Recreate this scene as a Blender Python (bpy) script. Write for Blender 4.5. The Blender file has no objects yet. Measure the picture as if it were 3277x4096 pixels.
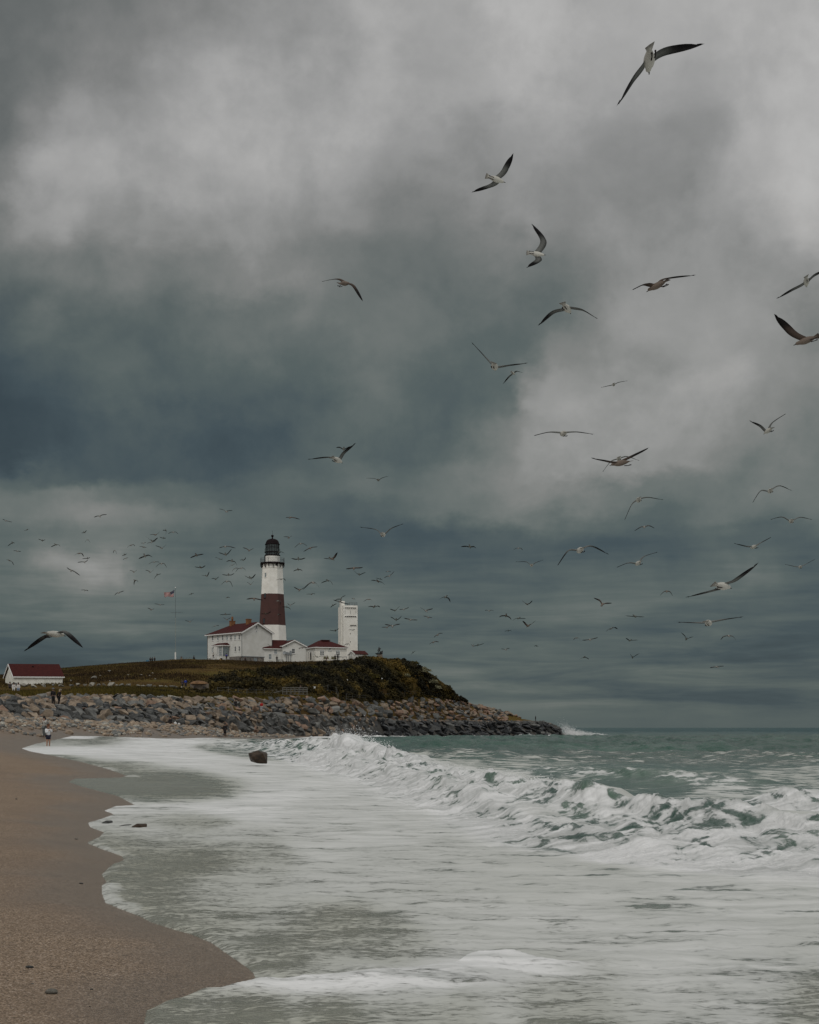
import bpy, bmesh, math, random
import numpy as np
from mathutils import Vector, Matrix

R = math.radians
rng = np.random.default_rng(7)
random.seed(7)
scene = bpy.context.scene
col = scene.collection

# ------------------------------------------------------------------ camera
F, CX, HY, CAMH = 6000.0, 1638.5, 2911.0, 2.2      # focal length / principal column / horizon row in photo pixels, eye height in metres
cam_d = bpy.data.cameras.new('camera'); cam = bpy.data.objects.new('camera', cam_d); col.objects.link(cam)
cam.location = (0, 0, CAMH); cam.rotation_euler = (R(90), 0, 0)
cam_d.sensor_fit = 'HORIZONTAL'; cam_d.sensor_width = 36.0
cam_d.lens = F / 3277.0 * 36.0
cam_d.shift_y = (HY - 2048.0) / 3277.0
cam_d.clip_start = 0.5; cam_d.clip_end = 200000.0
scene.camera = cam
scene.view_settings.view_transform = 'Standard'; scene.view_settings.look = 'None'
scene.view_settings.exposure = 0.0; scene.view_settings.gamma = 1.0
scene.render.resolution_x, scene.render.resolution_y = 819, 1024
scene.cycles.max_bounces = 5; scene.cycles.diffuse_bounces = 2; scene.cycles.glossy_bounces = 3
scene.cycles.transparent_max_bounces = 6

SUN_EL, SUN_AZ = R(46), R(205)                     # high behind the camera, a little to the left, veiled by cloud

def srgb(r, g, b):
    f = lambda c: c / 12.92 if c <= 0.04045 else ((c + 0.055) / 1.055) ** 2.4
    return (f(r / 255), f(g / 255), f(b / 255), 1.0)

# ------------------------------------------------------------------ node helper
class NG:
    def __init__(s, tree): s.t = tree; s.n = tree.nodes; s.l = tree.links
    def node(s, typ, **kw):
        n = s.n.new(typ)
        for k, v in kw.items(): setattr(n, k, v)
        return n
    def put(s, sock, v):
        if isinstance(v, bpy.types.NodeSocket): s.l.new(v, sock)
        elif v is not None: sock.default_value = v
    def m(s, op, a, b=None, c=None, clamp=False):
        n = s.node('ShaderNodeMath', operation=op, use_clamp=clamp)
        for i, v in enumerate((a, b, c)): s.put(n.inputs[i], v)
        return n.outputs[0]
    def mr(s, v, a, b, c, d, smooth=True):
        n = s.node('ShaderNodeMapRange', interpolation_type='SMOOTHSTEP' if smooth else 'LINEAR')
        for i, x in enumerate((v, a, b, c, d)): s.put(n.inputs[i], x)
        return n.outputs[0]
    def mix(s, f, a, b):
        n = s.node('ShaderNodeMix', data_type='RGBA')
        s.put(n.inputs[0], f); s.put(n.inputs[6], a); s.put(n.inputs[7], b)
        return n.outputs[2]
    def comb(s, x, y, z):
        n = s.node('ShaderNodeCombineXYZ')
        for i, v in enumerate((x, y, z)): s.put(n.inputs[i], v)
        return n.outputs[0]
    def vmul(s, v, xyz):
        n = s.node('ShaderNodeVectorMath', operation='MULTIPLY'); s.put(n.inputs[0], v); n.inputs[1].default_value = xyz
        return n.outputs[0]
    def noise(s, v, scale, detail=4, rough=.55, dist=0.0):
        n = s.node('ShaderNodeTexNoise'); s.put(n.inputs['Vector'], v)
        n.inputs['Scale'].default_value = scale; n.inputs['Detail'].default_value = detail
        n.inputs['Roughness'].default_value = rough; n.inputs['Distortion'].default_value = dist
        return n.outputs[0]
    def ramp(s, f, stops):
        n = s.node('ShaderNodeValToRGB'); s.put(n.inputs[0], f); e = n.color_ramp.elements
        while len(e) < len(stops): e.new(0.5)
        for k, (p, c) in enumerate(stops): e[k].position = p; e[k].color = c
        return n.outputs[0]
    def attr(s, name): return s.node('ShaderNodeAttribute', attribute_name=name).outputs['Fac']
    def bump(s, h, strength, dist):
        n = s.node('ShaderNodeBump'); s.put(n.inputs['Height'], h); s.put(n.inputs['Strength'], strength); s.put(n.inputs['Distance'], dist)
        return n.outputs[0]

# ------------------------------------------------------------------ sky: a stormy cloud deck over a Nishita sky
world = bpy.data.worlds.new('World'); scene.world = world; world.use_nodes = True
wt = world.node_tree; wt.nodes.clear(); g = NG(wt)
out = g.node('ShaderNodeOutputWorld')
sky = g.node('ShaderNodeTexSky', sky_type='NISHITA'); sky.sun_disc = False
sky.sun_elevation = SUN_EL; sky.sun_rotation = SUN_AZ
bg1 = g.node('ShaderNodeBackground'); g.l.new(sky.outputs[0], bg1.inputs[0]); bg1.inputs[1].default_value = 0.08
tc = g.node('ShaderNodeTexCoord'); sep = g.node('ShaderNodeSeparateXYZ'); g.l.new(tc.outputs['Generated'], sep.inputs[0])
dx, dy, dz = sep.outputs
yy = g.m('MAXIMUM', dy, 0.05)
u0 = g.m('DIVIDE', dx, yy); v0 = g.m('DIVIDE', dz, yy)
nD = g.noise(tc.outputs['Generated'], 7.5, 7, .56, .15)
nF = g.noise(tc.outputs['Generated'], 18.0, 8, .6, .15)
wu = g.m('MULTIPLY', g.m('SUBTRACT', g.noise(tc.outputs['Generated'], 8.0, 6, .6), .5), .12)
wv = g.m('MULTIPLY', g.m('SUBTRACT', g.noise(g.vmul(tc.outputs['Generated'], (1, 1, -1.7)), 8.0, 6, .6), .5), .09)
u = g.m('ADD', u0, wu); v = g.m('ADD', v0, g.m('MULTIPLY', wv, g.mr(v0, 0.0, 0.2, 0.15, 1.0)))
# brightness of the cloud deck over the bearing, one table per elevation (photo columns / 1.9, grey level)
DECK = [
    (20, [(0, 116), (200, 120), (420, 138), (600, 152), (800, 160), (1000, 172), (1200, 176), (1450, 174), (1725, 172)]),
    (125, [(0, 116), (200, 121), (330, 130), (450, 143), (600, 152), (700, 150), (860, 165), (1000, 173), (1200, 178), (1330, 178), (1450, 170), (1550, 172), (1725, 170)]),
    (300, [(0, 112), (150, 116), (280, 130), (400, 150), (500, 160), (640, 158), (800, 160), (900, 164), (1050, 170), (1250, 172), (1400, 164), (1500, 156), (1650, 164), (1725, 168)]),
    (525, [(0, 110), (120, 128), (200, 145), (400, 163), (600, 164), (740, 160), (840, 144), (1000, 139), (1100, 148), (1200, 156), (1320, 152), (1450, 138), (1550, 142), (1640, 160), (1725, 170)]),
    (700, [(0, 124), (130, 156), (300, 160), (450, 154), (600, 154), (740, 146), (840, 132), (950, 128), (1080, 140), (1250, 146), (1400, 142), (1520, 136), (1640, 158), (1725, 170)]),
    (875, [(0, 114), (110, 138), (180, 150), (320, 140), (500, 145), (680, 143), (800, 128), (920, 120), (1040, 136), (1250, 142), (1400, 138), (1550, 136), (1640, 146), (1725, 164)]),
    (1050, [(0, 106), (150, 120), (300, 121), (500, 130), (640, 128), (760, 118), (900, 113), (1100, 120), (1250, 134), (1400, 140), (1550, 136), (1725, 140)]),
    (1225, [(0, 92), (120, 107), (300, 107), (480, 108), (620, 116), (760, 110), (950, 111), (1120, 110), (1220, 130), (1310, 143), (1420, 138), (1550, 140), (1650, 136), (1725, 124)]),
    (1400, [(0, 82), (150, 96), (300, 102), (480, 107), (620, 108), (800, 110), (950, 108), (1050, 110), (1150, 134), (1250, 138), (1380, 132), (1500, 142), (1620, 136), (1725, 122)]),
    (1525, [(0, 76), (120, 88), (250, 95), (420, 98), (600, 104), (780, 107), (920, 101), (1020, 106), (1080, 140), (1130, 152), (1230, 142), (1350, 142), (1430, 152), (1540, 150), (1640, 132), (1725, 128)]),
    (1650, [(0, 70), (200, 80), (400, 86), (600, 92), (800, 98), (940, 98), (1010, 112), (1070, 148), (1160, 156), (1280, 148), (1400, 150), (1520, 142), (1640, 128), (1725, 122)]),
    (1775, [(0, 72), (200, 78), (400, 79), (560, 80), (680, 90), (820, 98), (940, 108), (1020, 124), (1090, 142), (1250, 146), (1400, 142), (1500, 136), (1640, 124), (1725, 116)]),
    (1880, [(0, 108), (100, 96), (200, 80), (380, 77), (520, 82), (640, 92), (800, 108), (950, 120), (1080, 136), (1200, 138), (1350, 132), (1500, 130), (1640, 118), (1725, 114)]),
    (1970, [(0, 120), (150, 121), (280, 106), (400, 98), (550, 97), (680, 102), (820, 114), (960, 124), (1080, 128), (1200, 120), (1350, 110), (1500, 112), (1640, 116), (1725, 112)]),
    (2055, [(0, 119), (180, 127), (300, 119), (440, 110), (590, 96), (700, 88), (800, 102), (940, 120), (1010, 125), (1100, 117), (1200, 102), (1400, 93), (1580, 112), (1700, 110)]),
    (2160, [(0, 107), (150, 113), (260, 113), (400, 99), (550, 97), (700, 87), (850, 85), (1000, 95), (1100, 91), (1220, 79), (1400, 79), (1550, 91), (1725, 93)]),
    (2275, [(0, 112), (110, 138), (200, 143), (260, 132), (320, 108), (420, 98), (500, 112), (620, 113), (720, 102), (820, 86), (1000, 86), (1200, 88), (1400, 90), (1500, 98), (1600, 106), (1725, 92)]),
    (2370, [(0, 112), (150, 120), (280, 112), (450, 106), (620, 108), (800, 100), (950, 100), (1100, 102), (1300, 98), (1500, 100), (1620, 96), (1725, 88)]),
    (2450, [(0, 106), (200, 110), (400, 104), (600, 102), (800, 100), (950, 104), (1100, 104), (1250, 100), (1400, 94), (1550, 88), (1725, 86)]),
    (2600, [(0, 89), (300, 91), (600, 91), (850, 89), (1000, 93), (1200, 95), (1400, 91), (1550, 85), (1725, 87)]),
    (2750, [(0, 90), (600, 92), (950, 95), (1150, 96), (1350, 92), (1550, 90), (1725, 94)]),
    (2850, [(0, 98), (600, 100), (1050, 103), (1250, 103), (1500, 99), (1725, 100)]),
    (2900, [(0, 97), (800, 100), (1200, 101), (1725, 100)]),
]
U0, U1 = -200 / 1.9, 3477 / 1.9
def deck_row(stops):
    t_ = g.m('DIVIDE', g.m('SUBTRACT', u, (U0 * 1.9 - CX) / F), (U1 - U0) * 1.9 / F, clamp=True)
    n = g.ramp(t_, [((a - U0) / (U1 - U0), (np.interp(L, [62, 81, 103, 117, 128, 151, 175], [.08, .2, .37, .50, .63, .78, .92]),) * 3 + (1,)) for a, L in stops])
    n.node.color_ramp.interpolation = 'EASE'; return n
acc = deck_row(DECK[-1][1]); vp = (HY - DECK[-1][0]) / F
for row, stops in DECK[-2::-1]:
    vn = (HY - row) / F
    acc = g.mix(g.mr(v, vp, vn, 0.0, 1.0), acc, deck_row(stops)); vp = vn
front = g.mr(dy, 0.1, 0.5, 0.0, 1.0)
acc = g.m('ADD', g.m('MULTIPLY', acc, front), g.m('MULTIPLY', g.m('SUBTRACT', 1.0, front), .8))
az = g.m('ARCTAN2', dx, dy)
bands = g.noise(g.comb(g.m('MULTIPLY', az, 9.0), g.m('MULTIPLY', dz, 85.0), 1.7), 1.0, 6, .58, .35)
lowf = g.m('MULTIPLY', g.mr(v0, 0.03, 0.17, 1.0, 0.0), g.mr(v0, 0.0, 0.022, 0.12, 1.0))
acc = g.m('ADD', acc, g.m('MULTIPLY', g.m('SUBTRACT', bands, .5), g.m('MULTIPLY', lowf, .80)))
acc = g.m('ADD', acc, g.m('MULTIPLY', g.m('SUBTRACT', nD, .5), g.m('MULTIPLY', g.mr(v0, .03, .17, 0.0, .40))))
acc = g.m('ADD', acc, g.m('MULTIPLY', g.m('SUBTRACT', nF, .5), g.mr(v0, .02, .2, .08, .24)), clamp=True)
lump = g.m('SUBTRACT', g.mr(g.noise(tc.outputs['Generated'], 11.0, 9, .58, .15), .40, .60, 0, 1), .5)
acc = g.m('ADD', acc, g.m('MULTIPLY', lump, g.mr(v0, 0.03, .2, .03, .085)), clamp=True)
ccol = g.ramp(acc, [(0.0, srgb(42, 58, 66)), (.20, srgb(60, 77, 83)), (.37, srgb(84, 97, 95)), (.50, srgb(104, 112, 108)), (.63, srgb(126, 128, 124)), (.78, srgb(151, 151, 148)), (.92, srgb(174, 172, 168)), (1.0, srgb(186, 184, 180))])
hs_ = g.node('ShaderNodeHueSaturation'); g.put(hs_.inputs['Color'], ccol); g.put(hs_.inputs['Saturation'], g.mr(v0, .22, .42, .78, .35)); ccol = hs_.outputs[0]
# thinner, brighter cloud overhead and behind the camera
boost = g.m('ADD', 1.0, g.m('MULTIPLY', g.mr(dz, 0.42, 0.9, 0.0, 1.0), 1.15))
boost = g.m('ADD', boost, g.m('MULTIPLY', g.mr(dy, 0.3, -0.6, 0.0, 1.0), .45))
bg2 = g.node('ShaderNodeBackground'); g.l.new(ccol, bg2.inputs[0]); g.l.new(boost, bg2.inputs[1])
mixs = g.node('ShaderNodeMixShader'); mixs.inputs[0].default_value = 0.97
g.l.new(bg1.outputs[0], mixs.inputs[1]); g.l.new(bg2.outputs[0], mixs.inputs[2]); g.l.new(mixs.outputs[0], out.inputs[0])

sun_d = bpy.data.lights.new('sun', 'SUN'); sun = bpy.data.objects.new('sun', sun_d); col.objects.link(sun)
sun_d.energy = 0.7; sun_d.angle = R(18); sun_d.color = (1.0, .955, .89)
sun.rotation_euler = (R(90) - SUN_EL, 0, math.pi - SUN_AZ)

# ------------------------------------------------------------------ objects
def wp(px, py, Y): return np.array([(px - CX) * Y / F, Y, CAMH - (py - HY) * Y / F])
def zat(py, Y): return CAMH - (py - HY) * Y / F
def xat(px, Y): return (px - CX) * Y / F

def tag(o, label=None, cat=None, group=None, kind=None):
    if label: o['label'] = label
    if cat: o['category'] = cat
    if group: o['group'] = group
    if kind: o['kind'] = kind
    return o
def empty(name, loc, label=None, cat=None, group=None):
    o = bpy.data.objects.new(name, None); col.objects.link(o); o.location = loc; o.empty_display_size = .3
    return tag(o, label, cat, group)
def link_mesh(name, verts, faces, mat=None, parent=None, smooth=False, loc=None):
    me = bpy.data.meshes.new(name); me.from_pydata([tuple(map(float, v)) for v in verts], [], faces); me.update()
    if smooth: me.polygons.foreach_set('use_smooth', [True] * len(me.polygons))
    if mat: me.materials.append(mat)
    o = bpy.data.objects.new(name, me); col.objects.link(o)
    if parent: o.parent = parent
    if loc is not None: o.location = loc
    return o
def grid_mesh(name, V, nr, nc, mat, keep=None, attrs=None, smooth=True):
    """V: (nr*nc,3) points of a regular grid, keep: bool per quad."""
    i = np.arange(nr * nc).reshape(nr, nc)
    q = np.stack([i[:-1, :-1], i[:-1, 1:], i[1:, 1:], i[1:, :-1]], -1).reshape(-1, 4)
    if keep is not None: q = q[keep.reshape(-1)]
    used = np.unique(q); remap = np.full(nr * nc, -1); remap[used] = np.arange(len(used)); q = remap[q]; V = V[used]
    return raw_mesh(name, V, q, mat, {k: a[used] for k, a in (attrs or {}).items()}, smooth)
def raw_mesh(name, V, q, mat, attrs=None, smooth=True):
    me = bpy.data.meshes.new(name); n, k = q.shape
    me.vertices.add(len(V)); me.vertices.foreach_set('co', np.ascontiguousarray(V, np.float32).ravel())
    me.loops.add(n * k); me.loops.foreach_set('vertex_index', np.ascontiguousarray(q, np.int32).ravel())
    me.polygons.add(n); me.polygons.foreach_set('loop_start', np.arange(0, n * k, k, dtype=np.int32))
    me.polygons.foreach_set('loop_total', np.full(n, k, np.int32))
    me.polygons.foreach_set('use_smooth', np.full(n, smooth))
    me.update(calc_edges=True)
    for a, vals in (attrs or {}).items():
        at = me.attributes.new(a, 'FLOAT', 'POINT'); at.data.foreach_set('value', np.ascontiguousarray(vals, np.float32))
    me.materials.append(mat)
    o = bpy.data.objects.new(name, me); col.objects.link(o); return o

class MB:
    """collects simple shapes in world coordinates and links them as one mesh"""
    def __init__(s): s.v = []; s.f = []
    def add(s, v, f):
        b = len(s.v); s.v += [np.asarray(p, float) for p in v]; s.f += [tuple(b + i for i in q) for q in f]; return s
    def box(s, c, size, ax=None):
        c = np.asarray(c, float); A = np.eye(3) if ax is None else np.asarray(ax, float); h = np.asarray(size, float) / 2
        v = [c + A.T @ (h * np.array(k)) for k in ((-1, -1, -1), (1, -1, -1), (1, 1, -1), (-1, 1, -1), (-1, -1, 1), (1, -1, 1), (1, 1, 1), (-1, 1, 1))]
        return s.add(v, [(3, 2, 1, 0), (4, 5, 6, 7), (0, 1, 5, 4), (1, 2, 6, 5), (2, 3, 7, 6), (3, 0, 4, 7)])
    def hexa(s, lo, hi):
        n = len(lo)
        return s.add(list(lo) + list(hi), [tuple(reversed(range(n))), tuple(range(n, 2 * n))] + [(i, (i + 1) % n, n + (i + 1) % n, n + i) for i in range(n)])
    def tube(s, pts, r, n=6):
        pts = [np.asarray(p, float) for p in pts]; rr = [r] * len(pts) if np.isscalar(r) else r; rings = []
        for i, p in enumerate(pts):
            t = pts[min(i + 1, len(pts) - 1)] - pts[max(i - 1, 0)]; t = t / (np.linalg.norm(t) + 1e-9)
            a = np.cross(t, (0, 0, 1.0)) if abs(t[2]) < .9 else np.cross(t, (1.0, 0, 0)); a /= np.linalg.norm(a); b = np.cross(t, a)
            rings.append([p + rr[i] * (math.cos(2 * math.pi * k / n) * a + math.sin(2 * math.pi * k / n) * b) for k in range(n)])
        v = [p for q in rings for p in q]; f = []
        for i in range(len(pts) - 1):
            for k in range(n): f.append((i * n + k, i * n + (k + 1) % n, (i + 1) * n + (k + 1) % n, (i + 1) * n + k))
        f += [tuple(reversed(range(n))), tuple(range((len(pts) - 1) * n, len(pts) * n))]
        return s.add(v, f)
    def lathe(s, c, prof, n=16, a0=0.0, cap=True):
        c = np.asarray(c, float); v = []; f = []
        for r, z in prof:
            for k in range(n):
                a = a0 + 2 * math.pi * k / n; v.append(c + (r * math.cos(a), r * math.sin(a), z))
        for i in range(len(prof) - 1):
            for k in range(n): f.append((i * n + k, i * n + (k + 1) % n, (i + 1) * n + (k + 1) % n, (i + 1) * n + k))
        if cap: f += [tuple(reversed(range(n))), tuple(range((len(prof) - 1) * n, len(prof) * n))]
        return s.add(v, f)
    def build(s, name, mat, parent=None, origin=(0, 0, 0), smooth=False, label=None):
        o = link_mesh(name, [p - np.asarray(origin, float) for p in s.v], s.f, mat, parent, smooth)
        if label: o['label'] = label
        if parent is None: o.location = origin
        return o

# ------------------------------------------------------------------ lattice noise for geometry
def vnoise(x, y, seed=0):
    xi = np.floor(x).astype(np.int64); yi = np.floor(y).astype(np.int64); fx = x - xi; fy = y - yi
    def h(a, b):
        n = (a * 374761393 + b * 668265263 + seed * 974711) & 0xffffffff
        n = ((n ^ (n >> 13)) * 1274126177) & 0xffffffff
        return ((n ^ (n >> 16)) & 0xffff) / 65535.0
    sx = fx * fx * fx * (fx * (fx * 6 - 15) + 10); sy = fy * fy * fy * (fy * (fy * 6 - 15) + 10)
    a = h(xi, yi); b = h(xi + 1, yi); c = h(xi, yi + 1); d = h(xi + 1, yi + 1)
    return (a + (b - a) * sx) * (1 - sy) + (c + (d - c) * sx) * sy - .5
def fbm(x, y, seed=0, octv=4, gain=.5):
    t = 0; a = 1.0
    for k in range(octv): t = t + a * vnoise(x * 2 ** k + 17.3 * k, y * 2 ** k - 9.1 * k, seed + k); a *= gain
    return t
def sstep(a, b, x): t = np.clip((x - a) / (b - a), 0, 1); return t * t * (3 - 2 * t)

# ------------------------------------------------------------------ materials
def mat(name, c, rough=.7, var=.15, vscale=3.0, bump=0.0, bscale=20.0, spec=.4, c2=None, metal=0.0, objc=True, randv=0.0):
    m = bpy.data.materials.new(name); m.use_nodes = True; t = m.node_tree; t.nodes.clear(); g = NG(t)
    o = g.node('ShaderNodeOutputMaterial'); p = g.node('ShaderNodeBsdfPrincipled'); g.l.new(p.outputs[0], o.inputs[0])
    vec = g.node('ShaderNodeTexCoord').outputs['Object'] if objc else g.node('ShaderNodeNewGeometry').outputs['Position']
    c = tuple(c[:3]) + (1,)
    lo = tuple(x * (1 - var) for x in c[:3]) + (1,) if c2 is None else tuple(c2[:3]) + (1,)
    hi = tuple(min(1, x * (1 + var)) for x in c[:3]) + (1,) if c2 is None else c
    f = g.mr(g.noise(vec, vscale, 5, .6), .3, .7, 0, 1)
    cc = g.mix(f, lo, hi)
    if randv:
        oi = g.node('ShaderNodeObjectInfo').outputs['Random']
        h = g.node('ShaderNodeHueSaturation'); g.put(h.inputs['Color'], cc); g.put(h.inputs['Value'], g.mr(oi, 0, 1, 1 - randv, 1 + randv, False)); cc = h.outputs[0]
    g.put(p.inputs['Base Color'], cc); p.inputs['Roughness'].default_value = rough; p.inputs['Metallic'].default_value = metal
    p.inputs['Specular IOR Level'].default_value = spec
    if bump: g.l.new(g.bump(g.noise(vec, bscale, 5, .6), bump, .05), p.inputs['Normal'])
    return m
# ================================================================== THE LAND
# shoreline: (photo column, photo row, distance); its height follows from the row, so the swash climbs towards the cove
SHORE = np.array([
    (575, 4400, 8.75), (560, 4150, 10.4), (575, 4096, 10.9), (585, 4045, 11.4), (640, 4020, 11.65), (780, 3982, 12.05), (900, 3950, 12.45), (1020, 3916, 12.85),
    (1012, 3895, 13.15), (985, 3870, 13.5), (900, 3812, 14.35), (840, 3770, 15.05), (760, 3738, 15.6), (680, 3715, 16.05), (600, 3690, 16.55), (560, 3668, 17.05),
    (475, 3635, 17.8), (420, 3612, 18.4), (408, 3580, 19.3), (405, 3545, 20.35), (425, 3530, 20.85), (405, 3500, 21.9),
    (440, 3465, 23.3), (495, 3442, 24.3), (485, 3425, 25.1), (400, 3395, 26.7), (345, 3372, 28.0), (395, 3350, 29.4), (415, 3330, 30.8),
    (360, 3310, 32.2), (350, 3292, 33.8), (400, 3278, 35.0), (455, 3258, 36.7), (415, 3243, 38.2), (460, 3226, 40.0), (540, 3222, 40.4),
    (470, 3185, 43.5), (330, 3148, 48.0), (270, 3128, 51.0), (300, 3115, 53.0), (480, 3112, 53.5), (505, 3104, 55.0), (440, 3080, 59.5), (330, 3050, 66.0), (200, 3021, 74.0), (120, 3006, 84.0),
    (85, 2994, 97.0), (140, 2976, 110.0), (220, 2959, 119.0), (285, 2945, 127.0), (380, 2950, 138.0), (450, 2954, 142.0),
    (600, 2956, 150.0), (700, 2956, 158.0), (800, 2952, 170.0), (900, 2956, 183.0), (1000, 2958, 203.0), (1100, 2959, 226.0), (1180, 2953, 246.0), (1260, 2946, 266.0),
    (1400, 2943, 312.0), (1700, 2944, 440.0), (2020, 2947, 525.0), (2140, 2944, 540.0), (2235, 2934, 552.0), (2290, 2929, 575.0), (2290, 2925, 640.0), (1800, 2920, 900.0)])
SH = np.array([wp(*r) for r in SHORE])                         # world polyline
SH[-8:, 2] = np.minimum(SH[-8:, 2], -.9)

def shore_query(X, Y, chunk=60000):
    """distance to the shoreline (+ land, - water) and the shoreline height there"""
    A = SH[:-1]; B = SH[1:]; D = (B - A)[:, :2]; L2 = (D ** 2).sum(1)
    n = len(X); dist = np.empty(n); zz = np.empty(n)
    for s in range(0, n, chunk):
        P = np.stack([X[s:s + chunk], Y[s:s + chunk]], 1)
        w = P[:, None, :] - A[None, :, :2]
        t = np.clip((w * D).sum(2) / L2, 0, 1)
        d2 = ((w - t[..., None] * D) ** 2).sum(2); k = d2.argmin(1); r = np.arange(len(k))
        dist[s:s + chunk] = np.sqrt(d2[r, k]); wz = 1 / (d2 + .04) ** 2; zz[s:s + chunk] = (wz * (A[None, :, 2] + t * (B - A)[None, :, 2])).sum(1) / wz.sum(1)
    poly = np.vstack([SH[:, :2], [(-400, 1200), (-900, 1200), (-900, -50), (SH[0, 0], -50)]])
    ins = np.zeros(n, bool); j = len(poly) - 1
    for i in range(len(poly)):
        xi, yi = poly[i]; xj, yj = poly[j]
        c = ((yi > Y) != (yj > Y)) & (X < (xj - xi) * (Y - yi) / (yj - yi + 1e-12) + xi)
        ins ^= c; j = i
    return np.where(ins, dist, -dist), zz

# profile lines of the headland along photo columns
KP = np.array([-1300, 0, 250, 480, 700, 900, 1050, 1200, 1350, 1500, 1600, 1700, 1790, 1860, 1950, 2020, 2090, 2143, 2190, 2228, 2262], float)
KEY = {}
Y3 = np.array([140, 152, 167, 178, 192, 218, 248, 275, 310, 385, 430, 470, 500, 515, 535, 548, 556, 560, 566, 570, 572], float)
Z3 = np.array([4.6] * 16 + [4.6, 4.6, 4.3, 3.0, -2.5])
W2 = np.array([9, 9, 10, 10, 10, 11, 12, 13, 15, 16, 17, 18, 18, 18, 18, 18, 17, 16, 14, 9, 6], float)
Z2 = np.array([3.1, 2.9, 2.5, 2.3, 2.25, 1.8, 1.1, .5, .1, -.4, -1.2, -1.3, -1.4, -1.4, -1.4, -1.4, -1.4, -1.4, -1.5, -1.5, -3.0])
Y5 = Y3 + np.array([18, 18, 18, 18, 18, 20, 20, 23, 24, 26, 20, 20, 22, 24, 20, 18, 12, 10, 8, 6, 5], float)
P5 = np.array([2788, 2792, 2791, 2786, 2794, 2796, 2800, 2787, 2806, 2812, 2806, 2794, 2801, 2811, 2834, 2848, 2877, 0, 0, 0, 0], float)
Z5 = CAMH - (P5 - HY) * Y5 / F; Z5[-4:] = [4.6, 4.3, 2.8, -2.6]
Y8 = np.array([420, 420, 420, 430, 433, 431, 429, 435, 442, 462, 485, 510, 528, 541, 556, 567, 569, 571, 575, 577, 578], float)
P8 = np.array([2720, 2702, 2674, 2655, 2641, 2640, 2648, 2648, 2643, 2633, 2633, 2675, 2745, 2803, 2834, 2848, 2877, 0, 0, 0, 0], float)
Z8 = CAMH - (P8 - HY) * Y8 / F; Z8[-4:] = [4.5, 4.1, 2.4, -2.8]
Y6 = np.array([300, 305, 308, 300, 300, 305, 310, 322, 352, 418, 457, 496, 526, 540, 555.5, 566.5, 568.5, 570.5, 574.5, 576.5, 577.5], float)
P6 = np.array([2758, 2757, 2755, 2750, 2753, 2764, 2768, 2772, 2782, 2802, 2797, 2785, 2796, 2809, 2834, 2848, 2877, 0, 0, 0, 0], float)
Z6 = CAMH - (P6 - HY) * Y6 / F; Z6[-4:] = [4.5, 4.1, 2.4, -2.8]
LINES = [(Y3 - W2 - 6, Z2 - 2.6), (Y3 - W2, Z2), (Y3, Z3), (Y3 + 4, Z3 + .1), (Y5, Z5), (Y6, Z6), (Y8, Z8), (Y8 + 100, np.where(KP < 1650, Z8 + .8, Z8 - 1)), (Y8 + 260, np.full(len(KP), -4.0))]
TOE, BF, BB, UT, HF, HC = 1, 2, 3, 4, 5, 6

def lerp_line(k, px):
    Y = np.interp(px, KP, LINES[k][0]); Z = np.interp(px, KP, LINES[k][1]); return Y, Z
def land(px, k, t):
    """point on the headland: photo column px, between profile line k and k+1 at fraction t"""
    ya, za = lerp_line(k, px); yb, zb = lerp_line(k + 1, px); Y = ya + (yb - ya) * t; Z = za + (zb - za) * t
    if k == HF:      # the hillside bulges
        Z = Z + (zb - za) * .10 * np.sin(np.pi * t)
    return np.stack([(px - CX) * Y / F, Y, Z], -1)

cols = np.arange(-1300, 2286, 6.0)
rows = []; vegs = []
for k, nsub in zip(range(8), (2, 5, 2, 6, 6, 26, 4, 3)):
    for j in range(nsub):
        rows.append(land(cols, k, np.full(len(cols), j / nsub)))
rows.append(land(cols, 7, np.ones(len(cols))))
V = np.stack(rows, 0)
amp = np.full(V.shape[:2], .25); amp[:9] = .1
V[..., 2] += amp * fbm(V[..., 0] / 4, V[..., 1] / 4, 3) + .5 * fbm(V[..., 0] / 22, V[..., 1] / 22, 5) * (np.arange(len(V))[:, None] > 20)

m_hill = bpy.data.materials.new('hill_grass'); m_hill.use_nodes = True; t = m_hill.node_tree; t.nodes.clear(); g = NG(t)
o_ = g.node('ShaderNodeOutputMaterial'); p_ = g.node('ShaderNodeBsdfPrincipled'); g.l.new(p_.outputs[0], o_.inputs[0])
pos = g.node('ShaderNodeNewGeometry').outputs['Position']
n1 = g.noise(pos, .055, 5, .6, .4); n2 = g.noise(pos, .5, 5, .7); n3 = g.noise(g.vmul(pos, (1, 1, .5)), 2.2, 4, .7)
base = g.ramp(g.m('ADD', g.m('MULTIPLY', n1, .75), g.m('MULTIPLY', n2, .3)), [(.34, (.046, .024, .008, 1)), (.46, (.085, .050, .013, 1)), (.56, (.110, .074, .016, 1)), (.68, (.095, .082, .018, 1))])
base = g.mix(g.mr(n3, .55, .72, 0, .65), base, (.022, .014, .008, 1))
g.put(p_.inputs['Base Color'], base); p_.inputs['Roughness'].default_value = .95; p_.inputs['Specular IOR Level'].default_value = .1
g.l.new(g.bump(g.noise(pos, 1.8, 6, .75), 1.0, .6), p_.inputs['Normal'])
hill = grid_mesh('hill', V[9:].reshape(-1, 3), V.shape[0] - 9, V.shape[1], m_hill); hill['kind'] = 'structure'
m_bed = mat('revetment_bed', (.075, .068, .058), .95, c2=(.022, .020, .018), vscale=.9, bump=1.0, bscale=2.5, objc=False)  # bed colour kept dark to stand for the shade between the stones
bed = grid_mesh('revetment_ground', V[:10].reshape(-1, 3), 10, V.shape[1], m_bed); bed['kind'] = 'structure'

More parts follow.
